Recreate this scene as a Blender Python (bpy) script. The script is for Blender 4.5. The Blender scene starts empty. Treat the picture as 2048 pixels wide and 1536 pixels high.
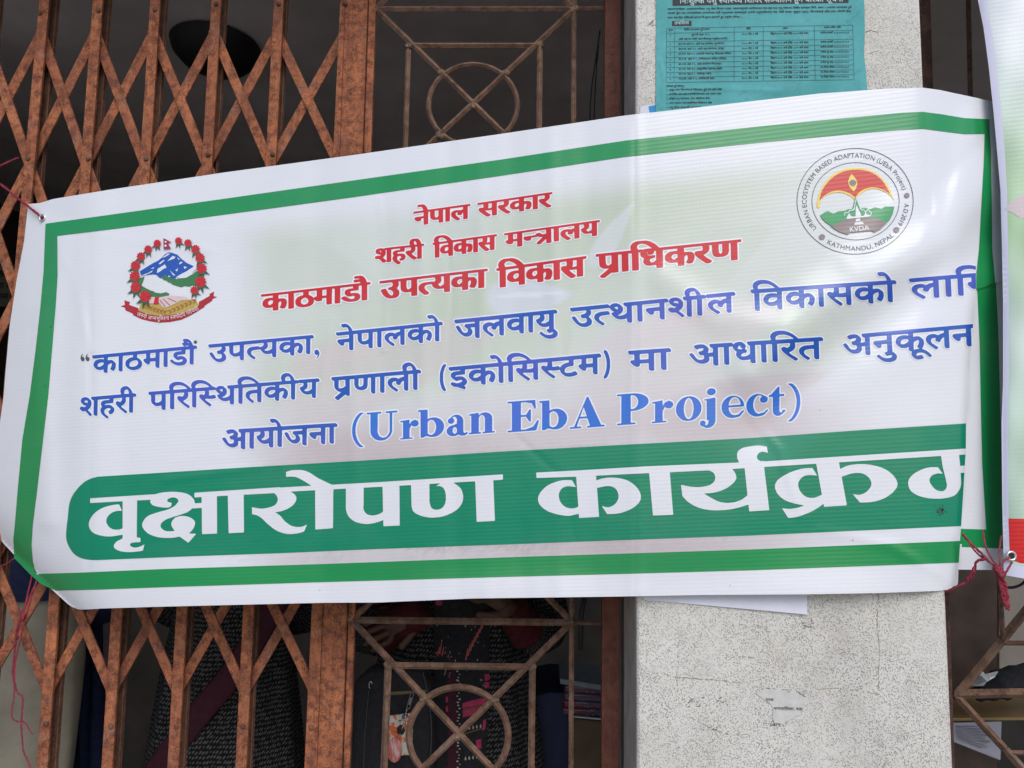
import bpy, bmesh, math, random
import numpy as np
from mathutils import Vector, Matrix
from mathutils.geometry import delaunay_2d_cdt

S = bpy.context.scene
COL = S.collection
R = math.radians
random.seed(7)
rng = np.random.default_rng(7)

# ------------------------------------------------------------------ camera
F = 1480.0                                   # focal length in photo pixels (photo is 2048 wide)
CAM = Vector((0.0, -1.56, 1.45))
RM = (Matrix.Rotation(R(2.6), 3, 'Z') @ Matrix.Rotation(R(96.25), 3, 'X') @ Matrix.Rotation(R(0.7), 3, 'Z'))
cd = bpy.data.cameras.new('camera')
cd.sensor_width = 36.0
cd.lens = F / 2048 * 36
cd.clip_start = 0.05
cd.clip_end = 500
cam = bpy.data.objects.new('camera', cd)
cam.matrix_world = Matrix.Translation(CAM) @ RM.to_4x4()
COL.objects.link(cam)
S.camera = cam

# ------------------------------------------------------------------ world, sun, exposure
W = bpy.data.worlds.new('World')
S.world = W
W.use_nodes = True
wn = W.node_tree.nodes
sky = wn.new('ShaderNodeTexSky')
sky.sky_type = 'NISHITA'
sky.sun_disc = False
SUN_EL, SUN_AZ = 42.0, 20.0                  # azimuth: degrees to the right of straight behind the camera
sky.sun_elevation = R(SUN_EL)
sky.sun_rotation = R(180 - SUN_AZ)
sky.dust_density = 1.5
sky.air_density = 1.0
sky.ozone_density = 1.0
wn['Background'].inputs['Strength'].default_value = 0.12
W.node_tree.links.new(sky.outputs[0], wn['Background'].inputs['Color'])
sl = bpy.data.lights.new('sun', 'SUN')
sl.energy = 1.0
sl.angle = R(38)
sl.color = (1.0, 0.985, 0.965)
so = bpy.data.objects.new('sun', sl)
sdir = Vector((math.sin(R(SUN_AZ)) * math.cos(R(SUN_EL)), -math.cos(R(SUN_AZ)) * math.cos(R(SUN_EL)), math.sin(R(SUN_EL))))
so.rotation_euler = sdir.to_track_quat('Z', 'Y').to_euler()
so.location = (0, -4, 6)
COL.objects.link(so)
S.view_settings.view_transform = 'Standard'
S.view_settings.look = 'None'
S.view_settings.gamma = 1.0
S.view_settings.exposure = 0.46

# ------------------------------------------------------------------ helpers
RMn = np.array(RM)
def P(px, py, Y):
    """point of the plane y = Y seen at photo pixel (px, py)"""
    d = RM @ Vector(((px - 1024) / F, (768 - py) / F, -1.0))
    return CAM + d * ((Y - CAM.y) / d.y)
def PN(px, py, Y):
    d = np.stack([(px - 1024) / F, (768 - py) / F, -np.ones_like(px)], -1) @ RMn.T
    return np.array(CAM) + d * ((Y - CAM.y) / d[..., 1])[..., None]
def tag(o, label=None, cat=None, group=None, kind=None):
    if label: o['label'] = label
    if cat: o['category'] = cat
    if group: o['group'] = group
    if kind: o['kind'] = kind
    return o
def empty(name, loc, label, cat, group=None):
    o = bpy.data.objects.new(name, None)
    o.empty_display_size = 0.05
    o.location = loc
    COL.objects.link(o)
    return tag(o, label, cat, group)
def link(name, me, mats, parent=None, smooth=None, bevel=0.0, seg=2):
    o = bpy.data.objects.new(name, me)
    for m in (mats if isinstance(mats, (list, tuple)) else [mats]): me.materials.append(m)
    if parent is not None:
        o.parent = parent
        o.matrix_parent_inverse = Matrix.Translation(-world_loc(parent))
    COL.objects.link(o)
    if smooth is not None and len(me.polygons):
        me.polygons.foreach_set('use_smooth', [True] * len(me.polygons))
        if smooth < 180: me.set_sharp_from_angle(angle=R(smooth))
    if bevel:
        b = o.modifiers.new('bevel', 'BEVEL'); b.width = bevel; b.segments = seg; b.limit_method = 'ANGLE'; b.angle_limit = R(40)
    return o
def world_loc(o):
    v = Vector(o.location)
    while o.parent is not None:
        v2 = Vector(o.parent.location)
        if o.type == 'EMPTY' or True: v = v + v2 + o.matrix_parent_inverse.translation
        o = o.parent
    return v
class MB:
    def __init__(s): s.v = []; s.f = []; s.m = []
    def add(s, vs, fs, mi=0):
        k = len(s.v); s.v += [tuple(x) for x in vs]; s.f += [tuple(i + k for i in f) for f in fs]; s.m += [mi] * len(fs)
        return s
    def prism(s, px, Y, d, mi=0):
        """polygon drawn on the plane y = Y at photo pixels, extruded straight back by d"""
        a = [P(x, y, Y) for x, y in px]
        b = [p + Vector((0, d, 0)) for p in a]
        n = len(a)
        ar = sum(a[i].x * a[(i + 1) % n].z - a[(i + 1) % n].x * a[i].z for i in range(n))
        if ar < 0: a.reverse(); b.reverse()
        return s.add(a + b, [tuple(range(n)), tuple(range(2 * n - 1, n - 1, -1))] + [(i, i + n, (i + 1) % n + n, (i + 1) % n) for i in range(n)], mi)
    def strip(s, p, q, w, Y, d, mi=0, w2=None):
        w2 = w if w2 is None else w2
        dx, dy = q[0] - p[0], q[1] - p[1]
        L = math.hypot(dx, dy); nx, ny = -dy / L / 2, dx / L / 2
        return s.prism([(p[0] + nx * w, p[1] + ny * w), (q[0] + nx * w2, q[1] + ny * w2), (q[0] - nx * w2, q[1] - ny * w2), (p[0] - nx * w, p[1] - ny * w)], Y, d, mi)
    def box(s, a, b, mi=0):
        (x0, y0, z0), (x1, y1, z1) = a, b
        v = [(x0, y0, z0), (x1, y0, z0), (x1, y1, z0), (x0, y1, z0), (x0, y0, z1), (x1, y0, z1), (x1, y1, z1), (x0, y1, z1)]
        return s.add(v, [(3, 2, 1, 0), (4, 5, 6, 7), (0, 1, 5, 4), (1, 2, 6, 5), (2, 3, 7, 6), (3, 0, 4, 7)], mi)
    def tube(s, pts, r, n=8, mi=0, closed=False, rot=0.0, flat=1.0):
        pts = [Vector(p) for p in pts]; N = len(pts)
        rad = r if isinstance(r, (list, tuple)) else [r] * N
        rings = []; up = Vector((0, -1, 0.01))
        for i, p in enumerate(pts):
            t = (pts[(i + 1) % N] - pts[i - 1]) if closed else (pts[min(i + 1, N - 1)] - pts[max(i - 1, 0)])
            t.normalize()
            u = up - t * up.dot(t)
            if u.length < 1e-4: u = Vector((1, 0, 0)) - t * t.x
            u.normalize(); w = t.cross(u)
            rings.append([p + (u * math.cos(a) * flat + w * math.sin(a)) * rad[i] for a in [rot + 2 * math.pi * k / n for k in range(n)]])
        vs = [v for q in rings for v in q]; fs = []
        for i in range(N if closed else N - 1):
            j = (i + 1) % N
            for k in range(n):
                fs.append((i * n + k, i * n + (k + 1) % n, j * n + (k + 1) % n, j * n + k))
        if not closed: fs += [tuple(range(n - 1, -1, -1)), tuple((N - 1) * n + k for k in range(n))]
        return s.add(vs, fs, mi)
    def ball(s, c, rx, ry, rz, nu=12, nv=8, mi=0, jit=0.0):
        vs = []; fs = []
        for j in range(nv + 1):
            a = math.pi * j / nv
            for i in range(nu):
                b = 2 * math.pi * i / nu; q = 1 + random.uniform(-jit, jit)
                vs.append((c[0] + rx * q * math.sin(a) * math.cos(b), c[1] + ry * q * math.sin(a) * math.sin(b), c[2] + rz * q * math.cos(a)))
        for j in range(nv):
            for i in range(nu): fs.append((j * nu + i, (j + 1) * nu + i, (j + 1) * nu + (i + 1) % nu, j * nu + (i + 1) % nu))
        return s.add(vs, fs, mi)
    def mesh(s, name):
        me = bpy.data.meshes.new(name); me.from_pydata(s.v, [], s.f)
        if any(s.m): me.polygons.foreach_set('material_index', s.m)
        me.update(); return me
    def build(s, name, mats, parent=None, **k): return link(name, s.mesh(name), mats, parent, **k)

# ------------------------------------------------------------------ materials
def newmat(name):
    m = bpy.data.materials.new(name); m.use_nodes = True
    nt = m.node_tree; b = nt.nodes['Principled BSDF']
    return m, nt, b
class N:
    """small node-graph helper"""
    def __init__(s, nt): s.nt = nt
    def n(s, t, **k):
        q = s.nt.nodes.new(t)
        for a, v in k.items():
            if a.startswith('i_'): q.inputs[a[2:].replace('_', ' ')].default_value = v
            else: setattr(q, a, v)
        return q
    def l(s, a, b): s.nt.links.new(a, b)
    def coord(s, out='Object'): return s.n('ShaderNodeTexCoord').outputs[out]
    def noise(s, co, scale, detail=4, rough=.55, dist=0.0, map_=None):
        if map_:
            mp = s.n('ShaderNodeMapping'); mp.inputs['Scale'].default_value = map_; s.l(co, mp.inputs[0]); co = mp.outputs[0]
        q = s.n('ShaderNodeTexNoise'); q.inputs['Scale'].default_value = scale; q.inputs['Detail'].default_value = detail
        q.inputs['Roughness'].default_value = rough; q.inputs['Distortion'].default_value = dist; s.l(co, q.inputs['Vector']); return q.outputs['Fac']
    def voro(s, co, scale, rnd=1.0, map_=None, feat='F1', out='Distance'):
        if map_:
            mp = s.n('ShaderNodeMapping'); mp.inputs['Scale'].default_value = map_[:3]
            if len(map_) > 3: mp.inputs['Rotation'].default_value = (0, map_[3], 0)
            s.l(co, mp.inputs[0]); co = mp.outputs[0]
        q = s.n('ShaderNodeTexVoronoi'); q.feature = feat; q.inputs['Scale'].default_value = scale; q.inputs['Randomness'].default_value = rnd
        s.l(co, q.inputs['Vector']); return q.outputs[out]
    def ramp(s, fac, stops, interp='LINEAR'):
        q = s.n('ShaderNodeValToRGB'); e = q.color_ramp; e.interpolation = interp
        while len(e.elements) < len(stops): e.elements.new(.5)
        for el, (p, c) in zip(e.elements, stops):
            el.position = p; el.color = tuple(c) + (1,) if len(c) == 3 else c
        s.l(fac, q.inputs[0]); return q.outputs[0]
    def bw(s, fac, a, b):
        return s.ramp(fac, [(a, (0, 0, 0)), (b, (1, 1, 1))] if a < b else [(b, (1, 1, 1)), (a, (0, 0, 0))])
    def mix(s, fac, a, b, mode='MIX'):
        q = s.n('ShaderNodeMix'); q.data_type = 'RGBA'; q.blend_type = mode
        for k, v in ((0, fac), (6, a), (7, b)):
            if isinstance(v, (int, float)): q.inputs[k].default_value = v
            elif isinstance(v, (tuple, list)): q.inputs[k].default_value = tuple(v) + (1,) if len(v) == 3 else v
            else: s.l(v, q.inputs[k])
        return q.outputs[2]
    def math(s, op, a, b=0.0):
        q = s.n('ShaderNodeMath'); q.operation = op
        for k, v in ((0, a), (1, b)):
            if isinstance(v, (int, float)): q.inputs[k].default_value = v
            else: s.l(v, q.inputs[k])
        return q.outputs[0]
    def bump(s, h, strength, dist, b, prev=None):
        q = s.n('ShaderNodeBump'); q.inputs['Strength'].default_value = strength; q.inputs['Distance'].default_value = dist
        s.l(h, q.inputs['Height'])
        if prev: s.l(prev, q.inputs['Normal'])
        if b: s.l(q.outputs[0], b.inputs['Normal'])
        return q.outputs[0]
def plain(name, col, rough=.6, metal=0.0, var=.12, scale=40, spec=.4, bump=0.0):
    m, nt, b = newmat(name); g = N(nt); co = g.coord()
    f = g.noise(co, scale, 4)
    c = g.mix(g.bw(f, .3, .7), tuple(x * (1 - var) for x in col), tuple(min(1, x * (1 + var)) for x in col))
    g.l(c, b.inputs['Base Color'])
    b.inputs['Roughness'].default_value = rough; b.inputs['Metallic'].default_value = metal
    b.inputs['Specular IOR Level'].default_value = spec
    if bump: g.bump(f, bump, .002, b)
    return m
def rust(name, light, mid, dark, grey=.25, pit=1.0, rough=.85):
    m, nt, b = newmat(name); g = N(nt); co = g.coord()
    big = g.noise(co, 9, 5, .6); med = g.noise(co, 55, 5, .65); fine = g.noise(co, 240, 4, .7)
    c = g.mix(g.bw(big, .35, .68), mid, light)
    c = g.mix(g.bw(med, .44, .62), c, dark)
    c = g.mix(g.math('MULTIPLY', g.bw(g.noise(co, 14, 5, .7, .4), .52, .60), .55), c, dark)
    c = g.mix(g.math('MULTIPLY', g.bw(g.noise(co, 22, 4, .6), .55, .72), grey), c, (.20, .15, .14))
    v = g.voro(co, 270, 1.0)
    pits = g.math('MULTIPLY', g.bw(v, .46, .16), g.bw(g.noise(co, 34, 4), .36, .56))
    c = g.mix(g.math('MULTIPLY', pits, .75 * pit), c, tuple(x * .22 for x in dark))
    c = g.mix(g.math('MULTIPLY', g.bw(fine, .5, .75), .35), c, tuple(min(1, x * 1.5) for x in light))
    oi = g.n('ShaderNodeObjectInfo').outputs['Random']
    c = g.mix(g.math('MULTIPLY', g.bw(oi, .35, 1.0), .45), c, g.mix(.5, c, dark))
    c = g.mix(g.math('MULTIPLY', g.bw(g.noise(co, 60, 4, .6, 0, (1, 1, .10)), .54, .70), .5), c, tuple(x * .6 for x in dark))
    c = g.mix(g.math('MULTIPLY', g.bw(g.noise(co, 8, 4, .6), .58, .70), .35), c, tuple(min(1, x * 1.25) for x in light))
    g.l(c, b.inputs['Base Color']); b.inputs['Roughness'].default_value = rough; b.inputs['Specular IOR Level'].default_value = .25
    p = g.bump(pits, .5, -.0012, None); g.bump(g.mix(.5, med, fine), .35, .0012, b, p)
    return m
M = {}
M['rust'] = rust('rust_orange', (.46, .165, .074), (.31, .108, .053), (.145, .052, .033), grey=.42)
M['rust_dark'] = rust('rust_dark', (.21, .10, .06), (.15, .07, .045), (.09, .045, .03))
M['grille'] = rust('grille_brown', (.265, .16, .108), (.20, .112, .076), (.11, .062, .043), grey=.6, pit=.5)
M['post'] = rust('brown_paint', (.24, .085, .05), (.19, .066, .042), (.14, .05, .035), grey=.15, pit=.35, rough=.6)
M['frame_dark'] = rust('frame_brown', (.12, .06, .045), (.085, .045, .035), (.05, .03, .025), grey=.4, pit=.6)
M['weld'] = rust('weld_dust', (.34, .24, .16), (.22, .14, .09), (.10, .06, .04), grey=.3)
def vinyl(name, col, rough=.24, attr=None, rib=.052, second=None):
    """printed flex banner: fine woven ribs under a satin print"""
    m, nt, b = newmat(name); g = N(nt); uv = g.n('ShaderNodeUVMap'); uv.uv_map = 'print'
    sep = g.n('ShaderNodeSeparateXYZ'); g.l(uv.outputs[0], sep.inputs[0])
    if attr:
        a = g.n('ShaderNodeVertexColor'); a.layer_name = attr; c = a.outputs[0]
    else: c = g.mix(g.bw(g.noise(uv.outputs[0], 7, 2), .42, .60), col, second or col)
    dirt = g.noise(uv.outputs[0], 5, 5, .6)
    c = g.mix(g.math('MULTIPLY', g.bw(dirt, .5, .8), .10), c, (.35, .33, .32))
    g.l(c, b.inputs['Base Color'])
    ribs = g.math('SINE', g.math('MULTIPLY', sep.outputs[1], 2 * math.pi * 118))
    warp = g.math('SINE', g.math('MULTIPLY', sep.outputs[0], 2 * math.pi * 300))
    h = g.math('ADD', ribs, g.math('MULTIPLY', warp, .25))
    p = g.bump(g.noise(uv.outputs[0], 14, 3), .12, .004, None)
    g.bump(h, rib, .0006, b, p)
    b.inputs['Roughness'].default_value = rough; b.inputs['Specular IOR Level'].default_value = .55
    return m
WHITE = (.75, .757, .797)
M['sheet'] = vinyl('vinyl_white', WHITE, attr='print_colour')
M['white'] = vinyl('vinyl_white_ink', WHITE)
M['halo'] = vinyl('vinyl_halo', (.83, .83, .87))
M['green'] = vinyl('vinyl_green', (.012, .275, .080))
M['band'] = vinyl('vinyl_teal_green', (.0, .235, .125))
M['red_ink'] = vinyl('vinyl_red', (.60, .012, .014))
M['blue_ink'] = vinyl('vinyl_blue', (.012, .092, .44), second=(.055, .10, .51))
M['sky_ink'] = vinyl('vinyl_sky_blue', (.016, .17, .62), second=(.05, .15, .62))
M['ink'] = vinyl('vinyl_grey_ink', (.075, .075, .11))
EMC = dict(em_red=(.42, .012, .02), em_gold=(.50, .36, .07), em_blue=(.012, .085, .42), em_white=(.72, .75, .82), em_green=(.045, .19, .06), em_skin=(.72, .53, .53), em_cuff=(.55, .015, .015), em_lines=(.30, .16, .18), em_leaf=(.02, .10, .05), em_flower=(.55, .014, .02), em_flower_dark=(.30, .008, .014), em_flag=(.36, .015, .06), em_wheat=(.48, .12, .04), em_text=(.8, .72, .72),
           seal_ink=(.09, .085, .12), seal_yellow=(.86, .62, .10), seal_red=(.62, .045, .035), seal_eye=(.88, .66, .14), seal_grey=(.24, .20, .22), seal_green=(.06, .34, .13), seal_brown=(.28, .21, .20), seal_white=(.8, .8, .84), seal_white2=(.84, .84, .87))
for k, c in EMC.items(): M[k] = vinyl(k.replace('em_', 'emblem_'), c)

# plaster of the pillar: roughcast with dark pin holes, stains
def plaster():
    m, nt, b = newmat('plaster_roughcast'); g = N(nt); co = g.coord()
    big = g.noise(co, 5, 5, .6); med = g.noise(co, 28, 4)
    sep = g.n('ShaderNodeSeparateXYZ'); g.l(co, sep.inputs[0])
    low = g.bw(sep.outputs[2], 1.42, 1.28)       # the roughcast is coarser and more pitted low down
    c = g.mix(g.bw(big, .3, .7), (.60, .575, .525), (.70, .675, .625))
    c = g.mix(g.math('MULTIPLY', g.bw(med, .55, .75), .35), c, (.44, .41, .37))
    pit_f = g.math('MULTIPLY', g.bw(g.voro(co, 430, 1.0, (1, 1, .65, .5)), .48, .16), g.bw(g.noise(co, 45, 5, .65), .22, .52))
    smooth_ = g.math('ADD', g.math('MULTIPLY', g.bw(g.noise(co, 9, 5, .65, .5, (1, 1, .45)), .38, .58), .8), .2)
    pit = g.math('MULTIPLY', g.math('MULTIPLY', pit_f, smooth_), g.math('ADD', g.math('MULTIPLY', low, .64), .14))
    c = g.mix(pit, c, (.16, .15, .135))
    st = g.bw(g.noise(co, 3.2, 5, .65, 0, (1, 1, .5)), .54, .72)
    c = g.mix(g.math('MULTIPLY', st, .45), c, (.38, .36, .345))
    st2 = g.bw(g.noise(co, 7, 6, .7, .6), .60, .74)
    c = g.mix(g.math('MULTIPLY', st2, .30), c, (.45, .36, .25))
    g.l(c, b.inputs['Base Color']); b.inputs['Roughness'].default_value = .9; b.inputs['Specular IOR Level'].default_value = .2
    p = g.bump(pit_f, .6, -.002, None); g.bump(g.noise(co, 230, 4, .7), .35, .0012, b, p)
    return m
M['plaster'] = plaster()
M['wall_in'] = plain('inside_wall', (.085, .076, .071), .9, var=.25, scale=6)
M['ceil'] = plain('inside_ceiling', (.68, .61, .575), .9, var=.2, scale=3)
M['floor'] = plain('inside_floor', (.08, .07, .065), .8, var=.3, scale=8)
M['ground'] = plain('ground_concrete', (.30, .285, .265), .9, var=.25, scale=2.5, bump=.3)
M['black'] = plain('black_matte', (.012, .012, .014), .6)
M['blackcloth'] = plain('black_cloth', (.014, .014, .018), .9, var=.4, scale=90, bump=.3)
M['navy'] = plain('navy_cloth', (.006, .013, .05), .85, var=.35, scale=60, bump=.3)
M['cream'] = plain('cream_cloth', (.28, .255, .20), .9, var=.18, scale=12, bump=.2)
M['steel'] = plain('steel', (.62, .60, .57), .3, 1.0, var=.15)
M['paper'] = plain('paper_white', (.66, .66, .75), .8, var=.05, scale=20)
M['paper_old'] = plain('paper_scrap', (.57, .555, .53), .9, var=.12, scale=60)
M['string'] = plain('crimson_string', (.25, .022, .042), .55, var=.4, scale=160)
M['ink_black'] = plain('print_black', (.02, .025, .03), .7)
M['skin'] = plain('skin', (.11, .055, .034), .55, var=.12, scale=30)
M['hair'] = plain('hair_black', (.012, .010, .010), .5, var=.4, scale=200)
M['redcloth'] = plain('red_cloth', (.07, .005, .008), .85, var=.3, scale=70)
M['maroon'] = plain('maroon_cloth', (.05, .007, .018), .85, var=.25, scale=80)
M['pink'] = plain('pink_cloth', (.42, .035, .10), .85, var=.25, scale=90)
M['wood'] = plain('dark_wood', (.045, .026, .019), .6, var=.45, scale=14)
M['greyboard'] = plain('grey_board', (.20, .18, .165), .8, var=.1, scale=8)
M['bluebox'] = plain('blue_box', (.010, .016, .06), .6, var=.3, scale=10)
M['carton'] = plain('brown_carton', (.10, .068, .036), .8, var=.25, scale=14)
M['lavender'] = plain('hem_white', (.62, .62, .76), .45, var=.04, scale=6)

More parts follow.
